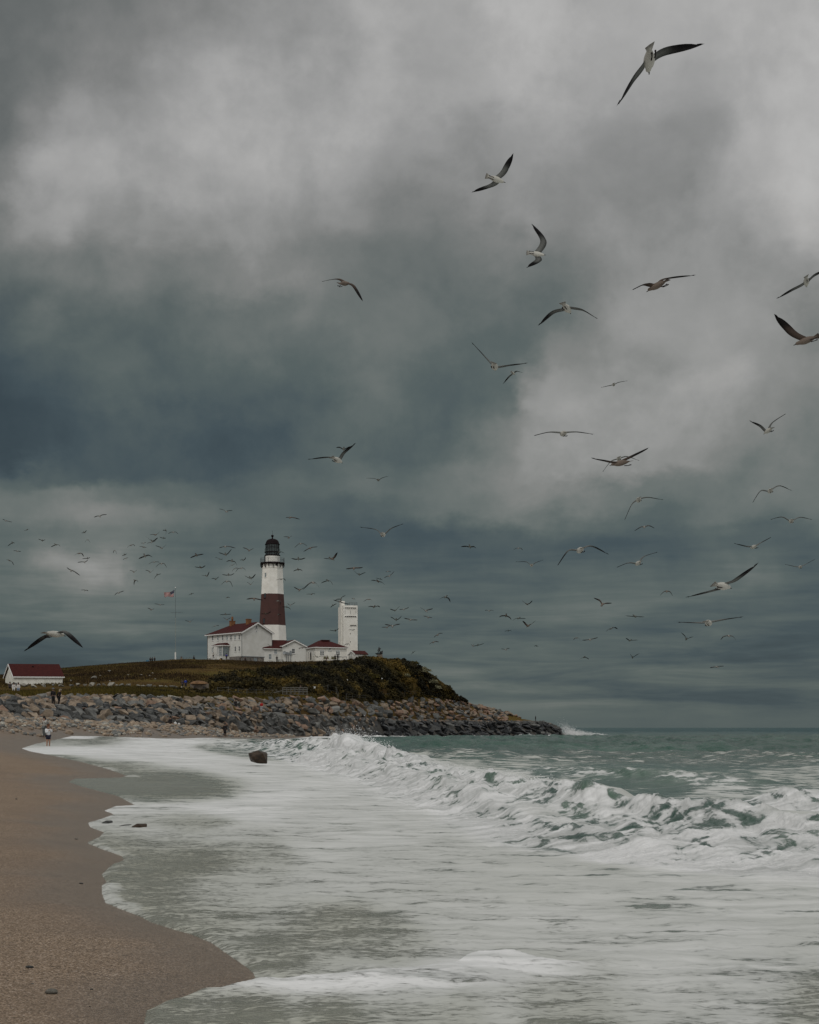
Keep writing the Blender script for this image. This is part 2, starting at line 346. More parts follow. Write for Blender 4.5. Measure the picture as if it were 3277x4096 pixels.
# ------------------------------------------------------------------ beach
def beach_z(X, Y, d, zs):
    px = CX + F * X / np.maximum(Y, 4); ty, tz = lerp_line(TOE, px)
    dd = np.clip(d, -12, 14)
    z = zs + np.where(dd > 0, .075 * dd - .0013 * dd ** 2, .085 * dd) + .03 * fbm(X / 3, Y / 3, 9, 3) * sstep(.3, 3, np.abs(d))
    w = sstep(ty - 48, ty - 2, Y) * sstep(-1, 6, d)
    z = z * (1 - w) + (tz + .25) * w
    z += w * .35 * fbm(X / 2.2, Y / 3, 21, 4)
    return z
pyo = np.concatenate([np.arange(1700, 300, -5.0), np.arange(300, 120, -2.5), np.arange(120, 28, -1.0)])
Yr = CAMH * F / pyo; Yr = np.concatenate([[6.5], Yr[Yr < 300]])
bc = np.concatenate([np.arange(-2600, -300, 40.0), np.arange(-300, 2000, 5.0)])
PX, YY = np.meshgrid(bc, Yr); XX = (PX - CX) * YY / F
d, zs = shore_query(XX.ravel(), YY.ravel()); bz = beach_z(XX.ravel(), YY.ravel(), d, zs)
ty, _ = lerp_line(TOE, PX.ravel())
ok = ((d > -7) & (YY.ravel() < ty + 3)).reshape(PX.shape)
keep = ok[:-1, :-1] & ok[1:, :-1] & ok[:-1, 1:] & ok[1:, 1:]
wet = sstep(1.1, .05, np.abs(d) / (1 + YY.ravel() / 22) - .25 * fbm(XX.ravel() * .8, YY.ravel() * .8, 2, 3))
m_sand = bpy.data.materials.new('beach_sand'); m_sand.use_nodes = True; t = m_sand.node_tree; t.nodes.clear(); g = NG(t)
o_ = g.node('ShaderNodeOutputMaterial'); p_ = g.node('ShaderNodeBsdfPrincipled'); g.l.new(p_.outputs[0], o_.inputs[0])
pos = g.node('ShaderNodeNewGeometry').outputs['Position']
v1 = g.node('ShaderNodeTexVoronoi'); v1.inputs['Scale'].default_value = 80; g.put(v1.inputs['Vector'], pos)
v2 = g.node('ShaderNodeTexVoronoi'); v2.inputs['Scale'].default_value = 27; g.put(v2.inputs['Vector'], pos)
sp_ = g.node('ShaderNodeSeparateColor'); g.l.new(v1.outputs['Color'], sp_.inputs[0]); sp2 = g.node('ShaderNodeSeparateColor'); g.l.new(v2.outputs['Color'], sp2.inputs[0])
grain = g.noise(pos, 40, 4, .75); big = g.noise(pos, .5, 4, .6)
gcol = g.ramp(g.m('ADD', g.m('MULTIPLY', sp_.outputs[0], .86), g.m('MULTIPLY', sp2.outputs[0], .14)), [(.0, (.015, .013, .011, 1)), (.22, (.085, .060, .040, 1)), (.5, (.235, .168, .112, 1)), (.78, (.36, .265, .185, 1)), (1.0, (.62, .52, .44, 1))])
smooth_c = g.mix(g.mr(grain, .3, .7, 0, 1), (.14, .104, .070, 1), (.30, .225, .155, 1))
cc = g.mix(.85, smooth_c, gcol)
cc = g.mix(g.mr(big, .35, .65, 0, .35), cc, (.165, .12, .085, 1))
wetf = g.attr('wet'); far = g.attr('far')
cc = g.mix(far, cc, g.mix(g.noise(pos, 1.2, 6, .75), (.11, .085, .062, 1), (.27, .205, .15, 1)))
cc = g.mix(g.m('MULTIPLY', wetf, .48), cc, (.118, .088, .066, 1))
g.put(p_.inputs['Base Color'], cc); g.put(p_.inputs['Roughness'], g.mr(wetf, 0, 1, .9, .32)); p_.inputs['Specular IOR Level'].default_value = .25
g.l.new(g.bump(g.m('ADD', g.m('MULTIPLY', v1.outputs['Distance'], .6), g.m('MULTIPLY', grain, 1.0)), .8, .012), p_.inputs['Normal'])
far_a = sstep(90, 135, YY.ravel()) 
beach = grid_mesh('beach', np.stack([XX.ravel(), YY.ravel(), bz], 1), *PX.shape, m_sand, keep, {'wet': wet, 'far': far_a}); beach['kind'] = 'structure'
# ================================================================== THE SEA
pyo = np.concatenate([np.arange(1760, 260, -3.0), np.arange(260, 150, -2.0), np.arange(150, 112, -.8), np.arange(112, 17, -.36), np.geomspace(17, .06, 110)])
Yr = CAMH * F / pyo
sc = np.concatenate([np.arange(-3600, -300, 60.0), np.arange(-300, 3560, 4.0), np.arange(3560, 9000, 60.0)])
PX, YY = np.meshgrid(sc, Yr); shp = PX.shape
X = ((PX - CX) * YY / F).ravel(); Y = YY.ravel(); PXf = PX.ravel()
near = Y < 950
d = np.full(len(X), -400.0); zs = np.zeros(len(X)); d[near], zs[near] = shore_query(X[near], Y[near])
off = np.maximum(-d, 0)                                            # metres offshore
base = -1.3 * sstep(230, 560, Y)
zw = base + (np.maximum(zs, base) - base) * np.exp(-(off / 26.0) ** 1.5)
lip = .035 * sstep(-.02, .10, off) * (1 + .9 * fbm(X * 3, Y * 3, 40, 3) * (Y < 70)) * np.clip(1.2 - Y / 90, .4, 1)
land_m = d > 0.0
Z = zw + np.where(land_m, -np.minimum(.3 * d + .02, 2.0), lip)

def ridge(line, X, Y):
    """signed distance to a crest line (+ towards the shore side), height and half-width along it"""
    A = line[:-1]; B = line[1:]; D = (B - A)[:, :2]; L2 = (D ** 2).sum(1)
    P = np.stack([X, Y], 1); w = P[:, None] - A[None, :, :2]; t = (w * D).sum(2) / L2; tc_ = np.clip(t, 0, 1)
    d2 = ((w - tc_[..., None] * D) ** 2).sum(2); k = d2.argmin(1); r = np.arange(len(k)); tk = tc_[r, k]
    side = np.sign(D[k, 0] * w[r, k, 1] - D[k, 1] * w[r, k, 0])
    val = A[k] + tk[:, None] * (B - A)[k]
    return side * np.sqrt(d2[r, k]), val[:, 2:], k + tk
# crest: x, y, height, front width, break (0 green .. 1 white)
W1 = np.array([(-14.0, 128, .0, 3.0, .3), (-9.5, 108, .75, 2.4, .35), (-6.2, 93, 1.10, 1.9, .42), (-4.3, 83, 1.38, 1.6, .6), (-2.98, 75, 1.50, 1.8, 1.0), (-1.9, 68, 1.32, 1.8, 1.0), (-.81, 62, 1.08, 1.8, .95),
               (.35, 55.5, .96, 1.75, .8), (1.35, 50, .86, 1.7, .8), (2.0, 46.5, .80, 1.8, .85), (2.6, 43, .86, 1.7, .8), (3.2, 39.3, .80, 1.8, .75), (3.75, 36, .92, 1.6, .55), (4.33, 32.6, .92, 1.5, .4), (5.0, 31, .82, 1.7, .6), (6.1, 29.2, .70, 2.0, .8), (7.4, 27, .58, 2.2, .9), (9.5, 24.5, .55, 2.4, .9), (14, 21, .5, 2.2, .8), (24, 17, .0, 2.5, .8)])
W5_ = np.array([(-8.2, 92, .0, .8, 1), (-5.6, 78, .22, .9, 1), (-3.6, 69, .34, .9, 1), (-1.4, 58, .32, .9, 1), (.2, 49, .30, .9, 1), (1.5, 41.5, .34, .9, 1), (2.2, 34.5, .28, .9, 1), (3.0, 28, .32, .9, 1), (4.4, 24.6, .28, 1.0, 1), (6.4, 22.2, .22, 1.0, 1), (10, 19.5, .0, 1, 1)])
W2_ = np.array([(3.5, 66, .0, 3, .1), (6, 61, .42, 2.6, .15), (8.2, 57, .60, 2.2, .12), (10.5, 53, .50, 2.4, .1), (13, 49, .15, 3, .3), (16, 46, .0, 3, .2)])
W3_ = np.array([(9.3, 42.5, .0, 1.2, .5), (10.4, 40.6, .55, 1.2, .85), (12.5, 38.5, .80, 1.2, .95), (17, 35, .7, 1.4, .95), (26, 30, .0, 2, .9)])
W4_ = np.array([(-22, 285, .0, 3, 1), (-17, 290, .9, 4, 1), (-9, 318, .9, 4, 1), (0, 355, .7, 4, 1), (22, 425, .55, 4, .9), (50, 505, .55, 4, .9), (62, 530, .9, 4, .8), (72, 545, .0, 4, .6)])
for W in (W1, W2_, W3_, W4_): W[:] = W[np.argsort(-W[:, 1])] if False else W
foamx = np.zeros(len(X)); grn = np.zeros(len(X)); turb = np.zeros(len(X)); dXs = np.zeros(len(X)); dYs = np.zeros(len(X))
def add_wave(W, x0, x1, y0, y1, back, seed):
    global Z
    s = np.where((X > x0) & (X < x1) & (Y > y0) & (Y < y1))[0]
    xs = X[s] + .35 * fbm(X[s] * .5, Y[s] * .25, seed, 3); ys = Y[s]
    q, val, par = ridge(W, xs, ys)
    q = -q                                                       # lines run from far to near: shore side is the negative side
    H = val[:, 0] * .84 * (1 + .42 * fbm(X[s] * 1.3, Y[s] * .45, seed + 1, 3)); wf = val[:, 1]; br = val[:, 2]
    backp = np.exp(-np.maximum(-q, 0) ** 1.3 / back)
    fr = np.clip(q / (wf * 1.35), 0, 1); frontp = (1 - fr) ** 1.25 * (1 - .25 * br * np.sin(fr * 3.14))
    prof = np.where(q < 0, backp, frontp)
    churn = br * sstep(-.5, .4, q) * sstep(wf * 2.3, wf * .8, q)
    bump_ = churn * H * (.27 * fbm(X[s] * 2.0, Y[s] * .8, seed + 2, 5, .62) + .02)
    crest = np.exp(-(q / .28) ** 2) * br * H * .16 * np.maximum(0, fbm(X[s] * 5, Y[s] * 2.2, seed + 5, 4, .7) + .25)
    Z[s] += np.where(land_m[s], 0, H * prof + bump_ + crest)
    foamx[s] = np.maximum(foamx[s], br * sstep(-.9, -.05, q) * sstep(wf * 2.6, wf * 1.2, q) * np.clip(H / .45, 0, 1))
    grn[s] = np.maximum(grn[s], sstep(-.3, .1, q) * sstep(wf * 1.3, wf * .5, q) * np.clip(H, 0, 1))
    turb[s] = np.maximum(turb[s], churn)
    lean = np.exp(-((q - .1) / .45) ** 2) * .28 * H                # crest throws forward
    dXs[s] -= lean * .97; dYs[s] -= lean * .22
add_wave(W1, -22, 26, 14, 132, 2.6, 61)
add_wave(W5_, -14, 12, 18, 100, .8, 67)
add_wave(W2_, -2, 20, 40, 72, 3.5, 71)
add_wave(W3_, 7, 28, 26, 48, 3.0, 81)
add_wave(W4_, -30, 80, 270, 560, 6.0, 91)
# wind chop and low swell offshore, ripples inshore
offs = sstep(4, 25, off)
fade = 1 - sstep(900, 3500, Y)
Z += (~land_m) * offs * fade * (1.35 * (fbm(X / 9 + Y / 40, Y / 7, 31, 5, .58) - .7 * np.abs(fbm(X / 6, Y / 4.6, 37, 3, .5)) + .12) * sstep(60, 150, Y) + .10 * fbm(X / 1.6, Y / 1.1, 33, 3))
Z += (~land_m) * sstep(.3, 3, off) * (.05 * fbm(X / 1.7, Y / 1.0, 35, 4) * np.clip(Y / 20, .5, 1))
# the foam tongue that rides over the swash in front
T = [(720, 4000), (950, 3962), (1180, 3935), (1350, 3925), (1490, 3922), (1600, 3906), (1750, 3897), (1830, 3890), (1870, 3865), (1930, 3850), (2030, 3850), (2110, 3862), (2250, 3872), (2420, 3872)]
TW = np.array([(xat(a, 2.15 * F / (b - HY)), 2.15 * F / (b - HY), h, 1, 1) for (a, b), h in zip(T, (.0, .03, .045, .05, .055, .058, .06, .065, .075, .085, .085, .065, .035, .0))])
for _ in range(5): TW = np.concatenate([TW[:1]] + [np.stack([.75 * a_ + .25 * b_, .25 * a_ + .75 * b_]) for a_, b_ in zip(TW[:-1], TW[1:])] + [TW[-1:]]) if len(TW) < 200 else TW
s = np.where((X > -3) & (X < 4) & (Y > 9) & (Y < 17))[0]
q, val, par = ridge(TW[::-1].copy(), X[s], Y[s])
tng = np.where(q < 0, np.exp(-(q / .8) ** 2), 1 - sstep(0, .07, q)) if (q[np.argmin(Y[s])] < 0) else np.where(q > 0, np.exp(-(q / .8) ** 2), 1 - sstep(0, .07, -q))
Z[s] += val[:, 0] * tng
tongue = np.zeros(len(X)); tongue[s] = sstep(0, .06, val[:, 0]) * tng

# ---- foam cover (share of the surface that is white), authored over the photo's ground plan
C = np.array([  # column, row (plane z=0), density, sandiness
    (700, 4080, .36, 1), (1000, 4085, .30, 1), (1350, 4085, .34, 1), (700, 4030, .62, 1), (900, 3990, .75, 1), (1050, 3965, .78, 1), (1250, 3985, .95, .8), (1450, 3990, .97, .6), (1700, 3960, .97, .6), (1300, 4050, .50, 1), (1600, 4060, .62, .9), (1800, 4080, .60, .8), (2000, 4020, .80, .8), (2150, 3975, .66, .9),
    (1150, 3900, .42, 1), (1050, 3850, .44, 1), (1000, 3790, .72, .9), (1200, 3840, .62, .9), (1350, 3885, .70, .8), (1250, 3750, .50, 1), (1400, 3760, .54, 1), (1500, 3800, .62, .9), (1600, 3860, .68, .9), (900, 3720, .52, 1), (700, 3670, .52, 1), (560, 3620, .48, 1), (470, 3590, .50, 1), (470, 3540, .42, 1), (600, 3560, .46, 1), (800, 3580, .72, .9), (900, 3640, .74, .9), (1100, 3680, .76, .8), (700, 3480, .38, 1), (850, 3450, .46, 1), (600, 3440, .44, 1), (450, 3420, .45, 1), (1000, 3440, .68, .9), (1000, 3520, .74, .9),
    (650, 3395, .70, .9), (900, 3380, .80, .8), (450, 3370, .60, 1), (600, 3340, .86, .7), (520, 3290, .70, 1), (700, 3300, .56, .9), (430, 3300, .85, .8), (620, 3255, .93, .5), (800, 3240, .95, .4), (500, 3245, .96, .4), (1000, 3240, .90, .4),
    (560, 3200, .10, 1), (450, 3165, .10, 1), (330, 3135, .10, 1), (750, 3190, .10, 1), (850, 3180, .12, 1), (700, 3160, .14, 1), (640, 3145, .55, .8), (520, 3122, .45, 1), (620, 3090, .94, .3), (520, 3100, .93, .4), (700, 3120, .93, .3), (900, 3150, .92, .3), (1000, 3190, .92, .4),
    (400, 3055, .97, .3), (260, 3022, .75, .4), (600, 3050, .95, .3), (800, 3080, .90, .4), (300, 3008, .10, 1), (380, 3014, .12, 1), (180, 3004, .12, 1), (150, 2990, .10, 1), (470, 3018, .93, .4), (560, 3020, .96, .3), (260, 2994, .93, .4), (420, 2999, .95, .4), (300, 2990, .90, .3), (450, 2990, .97, .2), (600, 2985, .97, .2), (330, 2979, .45, 1), (260, 2978, .3, 1), (420, 2976, .95, .3), (350, 2991, .97, .3), (500, 2982, .96, .3), (300, 2962, .97, .2), (400, 2966, .97, .2), (700, 2990, .93, .3), (850, 3000, .80, .3), (700, 2970, .95, .2), (900, 2975, .82, .3),
    (1000, 3040, .62, .4), (1100, 3060, .60, .4), (1000, 2990, .62, .4), (1150, 3000, .58, .4), (1150, 2970, .85, .3), (1000, 3120, .85, .3), (1200, 3130, .84, .3), (1400, 3170, .86, .3), (1300, 2975, .30, .2), (1250, 3000, .35, .3), (1250, 3040, .55, .3),
    (1300, 3250, .84, .5), (1600, 3230, .84, .4), (1700, 3300, .82, .4), (1500, 3350, .83, .5), (1300, 3400, .82, .6), (1300, 3550, .80, .7), (1500, 3500, .80, .6), (1800, 3450, .79, .5), (1650, 3620, .78, .7), (1850, 3700, .80, .6), (2000, 3350, .80, .3), (2100, 3550, .78, .4), (2300, 3500, .79, .3), (2500, 3600, .80, .3), (2800, 3600, .82, .3), (3100, 3600, .82, .2), (3200, 3800, .80, .4), (2900, 3800, .84, .4), (2500, 3800, .82, .5), (2200, 3750, .82, .6), (2300, 3960, .80, .8), (2600, 3950, .86, .5), (3000, 3950, .84, .5), (2300, 4070, .58, .9), (2700, 4060, .80, .7), (3000, 4050, .84, .6), (3230, 4080, .58, .9), (2500, 4030, .74, .8),
    (2000, 3270, .84, .1), (2400, 3430, .66, 0), (2700, 3480, .82, .1), (3100, 3500, .86, .1), (1900, 3180, .80, 0), (1700, 3100, .90, 0), (1500, 3060, .97, 0), (2200, 3300, .76, 0), (2200, 3200, .62, 0), (2400, 3330, .72, 0), (2500, 3250, .24, 0), (2560, 3180, .22, 0), (2600, 3330, .70, 0), (2750, 3250, .62, 0), (2900, 3230, .62, 0), (3000, 3300, .68, 0), (2800, 3350, .66, 0), (3100, 3280, .74, 0), (3200, 3220, .86, 0), (3230, 3380, .72, 0), (3000, 3420, .80, 0),
    (1700, 3045, .46, 0), (1900, 3040, .50, 0), (2100, 3050, .50, 0), (2300, 3045, .46, 0), (2600, 3040, .40, 0), (3000, 3030, .40, 0), (3200, 3045, .42, 0), (2000, 3075, .55, 0), (2250, 3085, .46, 0), (2500, 3070, .24, 0), (2700, 3090, .22, 0), (2900, 3110, .42, 0), (3100, 3120, .54, 0), (3230, 3110, .66, 0), (2700, 3130, .44, 0), (2900, 3150, .55, 0), (3200, 3170, .50, 0), (2450, 3115, .50, 0),
    (1700, 3020, .10, 0), (2100, 3020, .08, 0), (2600, 3010, .06, 0), (3100, 3008, .05, 0), (1600, 3000, .06, 0), (1500, 2975, .12, 0), (1900, 2990, .03, 0), (2300, 2980, .02, 0), (3200, 2980, .02, 0), (1400, 2950, .25, 0), (1800, 2955, .08, 0), (2400, 2950, 0, 0), (3000, 2940, 0, 0), (2300, 2925, 0, 0), (3200, 2925, 0, 0), (4200, 3000, 0, 0), (4200, 3300, .7, 0), (4200, 3900, .8, .3), (-600, 2990, .8, .3)])
cu = C[:, 0] / 130; cv = 10 * np.log(C[:, 1] - HY)
qu = PXf / 130; qv = 10 * np.log(np.maximum(pyo, .5))[:, None].repeat(shp[1], 1).ravel()
dens = np.zeros(len(X)); sandy = np.zeros(len(X))
wob = .35 * fbm(X * .35, Y * .12, 55, 3)
for s in range(0, len(X), 60000):
    e = slice(s, s + 60000)
    d2 = (qu[e, None] + wob[e, None] - cu) ** 2 + (qv[e, None] - cv) ** 2
    w = np.exp(-d2 / .9) + 1e-4 / (d2 + .5) ** 3
    w /= w.sum(1, keepdims=True); dens[e] = w @ C[:, 2]; sandy[e] = w @ C[:, 3]
dens = np.where((Y > 130) & (PXf > 1150), dens * .5, dens)
plunge = np.exp(-((Y - 72) / 10) ** 2) * (X < 2)
patch = .5 + 1.1 * fbm(X * .9, Y * .35, 66, 3)
dens = np.where((grn > .15) & (Y < 62), dens * (1 - .13 * np.clip(grn * 1.5, 0, 1)), dens)
dens = np.maximum(dens, foamx * np.clip(.50 + .22 * patch + .50 * plunge, 0, 1))
dens = dens + (np.maximum(.96 + .06 * fbm(X * 1.1, Y * 1.6, 58, 3), dens) - dens) * sstep(0, 1.0, tongue) * .95
# white rim where the swash ends
rim = sstep(.30, .02, off / (1 + Y / 30) + .35 * fbm(X * 1.2, Y * .9, 44, 3)) * (Y < 300) * np.where(((Y > 41.5) & (Y < 54)) | ((Y > 74) & (Y < 120)), .15, 1)
dens = np.maximum(dens, sstep(5, 1.5, off) * (Y > 121) * (Y < 300) * .97)
dens = np.maximum(dens, rim * (.60 + .4 * np.clip(fbm(X * .5, Y * .25, 49, 2), -.3, .4)) * (off > 0))
dens = np.maximum(dens, sstep(10, 3, off) * (Y > 250) * .98)
sandy = np.maximum(sandy * sstep(14, 5, off + 0 * Y), sandy * .9 * (Y < 40))

m_sea = bpy.data.materials.new('sea_water'); m_sea.use_nodes = True; t = m_sea.node_tree; t.nodes.clear(); g = NG(t)
o_ = g.node('ShaderNodeOutputMaterial'); p_ = g.node('ShaderNodeBsdfPrincipled'); g.l.new(p_.outputs[0], o_.inputs[0])
pos = g.node('ShaderNodeNewGeometry').outputs['Position']
fo = g.attr('foam'); sa = g.attr('sandy'); gr = g.attr('green'); tu = g.attr('turb'); tg_ = g.attr('tongue'); fa = g.attr('dist')
flat = g.vmul(pos, (.42, 1.0, .6))
nb = g.noise(flat, 1.15, 7, .60, .5)
nm = g.noise(g.vmul(pos, (.38, 1.0, .6)), 4.0, 4, .55, .6)
nl = g.noise(g.vmul(pos, (.55, 1.1, .6)), 17, 5, .62, .5)
mnear = g.m('ADD', g.m('ADD', g.m('MULTIPLY', nb, .58), g.m('MULTIPLY', nm, .34)), g.m('MULTIPLY', nl, .08))
nw = g.noise(g.vmul(pos, (1.3, .50, 2.0)), 1.25, 5, .55, .8)
mwave = g.m('ADD', g.m('MULTIPLY', nw, .72), g.m('MULTIPLY', nm, .28))
wmix = g.node('ShaderNodeMix'); g.put(wmix.inputs[0], g.m('MULTIPLY', g.m('MAXIMUM', gr, tu), 1.4, clamp=True)); g.put(wmix.inputs[2], mnear); g.put(wmix.inputs[3], mwave); mnear = wmix.outputs[0]
mlace = g.m('ADD', g.m('MULTIPLY', nm, .35), g.m('MULTIPLY', nl, .65))
# thin swash foam is a fine lace, deeper foam breaks into larger holes
mm = g.m('ADD', g.m('MULTIPLY', mnear, g.m('SUBTRACT', 1.0, g.m('MULTIPLY', sa, .75))), g.m('MULTIPLY', mlace, g.m('MULTIPLY', sa, .75)))
th = g.mr(fo, 0.0, 1.0, .665, .355, False)
hard = g.mr(mm, g.m('SUBTRACT', th, .018), g.m('ADD', th, .018), 0, 1)
soft = g.mr(mm, g.m('SUBTRACT', th, .10), g.m('ADD', th, .10), 0, 1)
mask = g.m('ADD', g.m('MULTIPLY', hard, .5), g.m('MULTIPLY', soft, .5))
smx = g.node('ShaderNodeMix'); g.put(smx.inputs[0], g.m('MULTIPLY', sa, .5)); g.put(smx.inputs[2], mask); g.put(smx.inputs[3], g.m('MULTIPLY', soft, .9)); mask = smx.outputs[0]
mask = g.m('MULTIPLY', mask, g.mr(fo, .01, .08, 0, 1))
mask = g.m('MAXIMUM', mask, g.mr(fo, .93, .99, 0, 1))
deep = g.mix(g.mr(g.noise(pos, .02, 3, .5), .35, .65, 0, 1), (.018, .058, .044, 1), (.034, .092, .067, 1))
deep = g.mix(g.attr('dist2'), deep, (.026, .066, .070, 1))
wc = g.mix(gr, deep, g.mix(g.mr(g.noise(pos, .35, 3, .5), .42, .58, 0, 1), (.040, .085, .066, 1), (.105, .170, .122, 1)))
wc = g.mix(sa, wc, (.205, .208, .168, 1))
streak = g.noise(g.vmul(pos, (.16, 1.0, .5)), 2.6, 5, .6, .4)
fcol = g.mix(g.mr(g.m('ADD', g.m('MULTIPLY', streak, .7), g.m('MULTIPLY', nb, .3)), .36, .64, 0, 1), (.50, .51, .50, 1), (.80, .80, .80, 1))
fcol = g.mix(g.m('MULTIPLY', g.m('SUBTRACT', 1.0, g.mr(fo, .68, 1.0, 0, 1)), g.m('SUBTRACT', 1.0, g.m('MULTIPLY', g.m('MAXIMUM', g.m('MAXIMUM', tu, gr), tg_), 1.6), clamp=True)), fcol, (.46, .47, .44, 1))
fcol = g.mix(g.m('MULTIPLY', g.m('SUBTRACT', 1.0, g.mr(fo, .3, .8, 0, 1)), sa), fcol, (.40, .40, .33, 1))
cc = g.mix(mask, wc, fcol)
g.put(p_.inputs['Base Color'], cc); g.put(p_.inputs['Roughness'], g.mr(mask, 0, 1, .16, .75)); p_.inputs['IOR'].default_value = 1.33
g.put(p_.inputs['Specular IOR Level'], g.m('MULTIPLY', g.mr(mask, 0, 1, .5, .2), g.m('MULTIPLY', g.m('SUBTRACT', 1.0, g.m('MULTIPLY', g.attr('dist2'), .97)), g.m('SUBTRACT', 1.0, g.m('MULTIPLY', fa, .30)))))
ripple = g.noise(g.vmul(pos, (.55, 1, 1)), 1.6, 6, .62, .3)
swell = g.noise(g.vmul(pos, (.5, 1, 1)), .28, 5, .6, .3)
hgt = g.m('ADD', g.m('MULTIPLY', ripple, .35), g.m('MULTIPLY', swell, g.m('MULTIPLY', fa, 2.5)))
fbmp = g.m('ADD', g.m('MULTIPLY', mask, .05), g.m('MULTIPLY', nl, g.m('ADD', .03, g.m('MULTIPLY', tu, .12))))
fbmp = g.m('ADD', fbmp, g.m('MULTIPLY', nm, g.m('MULTIPLY', tu, .30)))
hh = g.m('ADD', g.m('MULTIPLY', hgt, g.m('SUBTRACT', 1.0, g.m('MULTIPLY', mask, .85))), fbmp)
g.l.new(g.bump(hh, .8, .5), p_.inputs['Normal'])
Vw = np.stack([X + dXs, Y + dYs, Z], 1)
okv = (d < .6).reshape(shp)
# the cove floor behind the headland needs no water
behind = ((Y > 600) & (PXf < 1900)).reshape(shp)
okv &= ~behind | (PX > 1700)
keep = okv[:-1, :-1] & okv[1:, :-1] & okv[:-1, 1:] & okv[1:, 1:]
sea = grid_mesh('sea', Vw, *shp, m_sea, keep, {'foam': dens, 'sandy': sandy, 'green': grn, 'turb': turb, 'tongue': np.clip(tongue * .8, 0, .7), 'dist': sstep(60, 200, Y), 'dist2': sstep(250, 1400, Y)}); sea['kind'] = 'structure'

# ---- spray: drops thrown off the breaking crest and the plume at the end of the point
def octa_cloud(name, P, r, m):
    o8 = np.array([(1, 0, 0), (-1, 0, 0), (0, 1, 0), (0, -1, 0), (0, 0, 1), (0, 0, -1)], float)
    f8 = np.array([(0, 2, 4), (2, 1, 4), (1, 3, 4), (3, 0, 4), (2, 0, 5), (1, 2, 5), (3, 1, 5), (0, 3, 5)])
    n = len(P); V_ = (P[:, None] + o8[None] * r[:, None, None]).reshape(-1, 3); q_ = (f8[None] + 6 * np.arange(n)[:, None, None]).reshape(-1, 3)
    o = raw_mesh(name, V_, q_, m, smooth=False); o['kind'] = 'stuff'; return o
m_spray = mat('spray_foam', (.78, .79, .79), .8, .05)
P = []; r_ = []
def crest_at(tt):
    i = np.clip(tt.astype(int), 0, len(W1) - 2); f_ = (tt - i)[:, None]; return W1[i] * (1 - f_) + W1[i + 1] * f_
n = 9000; tt = rng.uniform(3.2, 11.5, n) ; tt = np.where(rng.random(n) < .55, rng.uniform(3.3, 6.6, n), tt); c = crest_at(tt)
big = np.exp(-((tt - 4.2) / 1.3) ** 2)
lift = rng.exponential(1, n) * (.045 + .13 * big)
q = rng.normal(-.05, .25, n) - lift * .2
P.append(np.stack([c[:, 0] - .97 * q, c[:, 1] - .2 * q + rng.normal(0, .25, n), c[:, 2] * (1 + .05 * rng.normal(size=n)) - .06 + lift], 1)); r_.append(rng.uniform(.004, .015, n) * (1 + .6 * big))
spray = octa_cloud('sea_spray', np.concatenate(P), np.concatenate(r_), m_spray)
tag(spray, 'fine white spray flung off the crest of the breaking wave', 'spray')
n = 15000; a = rng.random(n) ** 1.4; bx = 60 + a * 13 + rng.normal(0, 1.2, n); hz = np.abs(rng.normal(0, 1, n)) * (2.0 * np.exp(-a * 3.0) + .2)
P2 = np.stack([bx - .55 * hz, 566 + rng.normal(0, 3, n), -.8 + hz], 1); P2[:, 0] -= 0.0
spray2 = octa_cloud('sea_spray', P2, rng.uniform(.02, .075, n), m_spray)
tag(spray2, 'white plume of spray bursting at the tip of the rocky point', 'spray')
n = 2200; pxs = rng.uniform(1220, 1480, n); Ys = rng.normal(284, 2.5, n) + (pxs - 1220) * .05; hz = np.abs(rng.normal(0, 1, n)) * .75 * np.exp(-((pxs - 1340) / 70) ** 2)
spray3 = octa_cloud('sea_spray', np.stack([(pxs - CX) * Ys / F, Ys, .3 + hz], 1), rng.uniform(.02, .06, n), m_spray)
tag(spray3, 'white spray splashing up against the foot of the revetment rocks', 'spray')
# ================================================================== BUILDINGS ON THE HILL
M_white = mat('white_paint', (.70, .70, .67), .75, c2=(.60, .60, .56), vscale=.6, bump=.15, bscale=6)
M_white2 = mat('white_masonry', (.86, .845, .79), .8, c2=(.74, .72, .66), vscale=.5, bump=.2, bscale=5)
M_trim = mat('white_trim', (.74, .74, .72), .6, .05)
M_red = mat('red_shingle', (.060, .013, .011), .85, spec=.15, c2=(.040, .009, .009), vscale=2.5, bump=.4, bscale=8)
M_band = mat('brown_band_paint', (.085, .036, .030), .8, c2=(.066, .030, .026), vscale=.6)
M_iron = mat('dark_red_ironwork', (.009, .005, .006), .75, .2, spec=.12)
M_glass = mat('lantern_glass', (.075, .095, .095), .15, c2=(.022, .03, .032), vscale=.7, spec=.35)
M_pane = mat('window_pane', (.035, .045, .05), .15, .3, spec=.6)
M_pane2 = mat('pale_window_pane', (.20, .24, .25), .2, .2, spec=.6)
M_brick = mat('orange_brick', (.19, .085, .035), .9, .35, 4)
M_stone = mat('basement_stone', (.26, .23, .20), .95, c2=(.085, .085, .085), vscale=1.9, bump=.6, bscale=3)
M_grey = mat('grey_metal', (.24, .26, .27), .5, .1)
M_dgrey = mat('slate_grey_metal', (.11, .13, .14), .6, .1)
M_bronze = mat('dark_bronze', (.025, .024, .022), .45, .3, metal=.3)
M_wood = mat('weathered_wood', (.12, .115, .10), .9, .3, 5)
M_door = mat('dark_door', (.022, .018, .018), .6, .2)

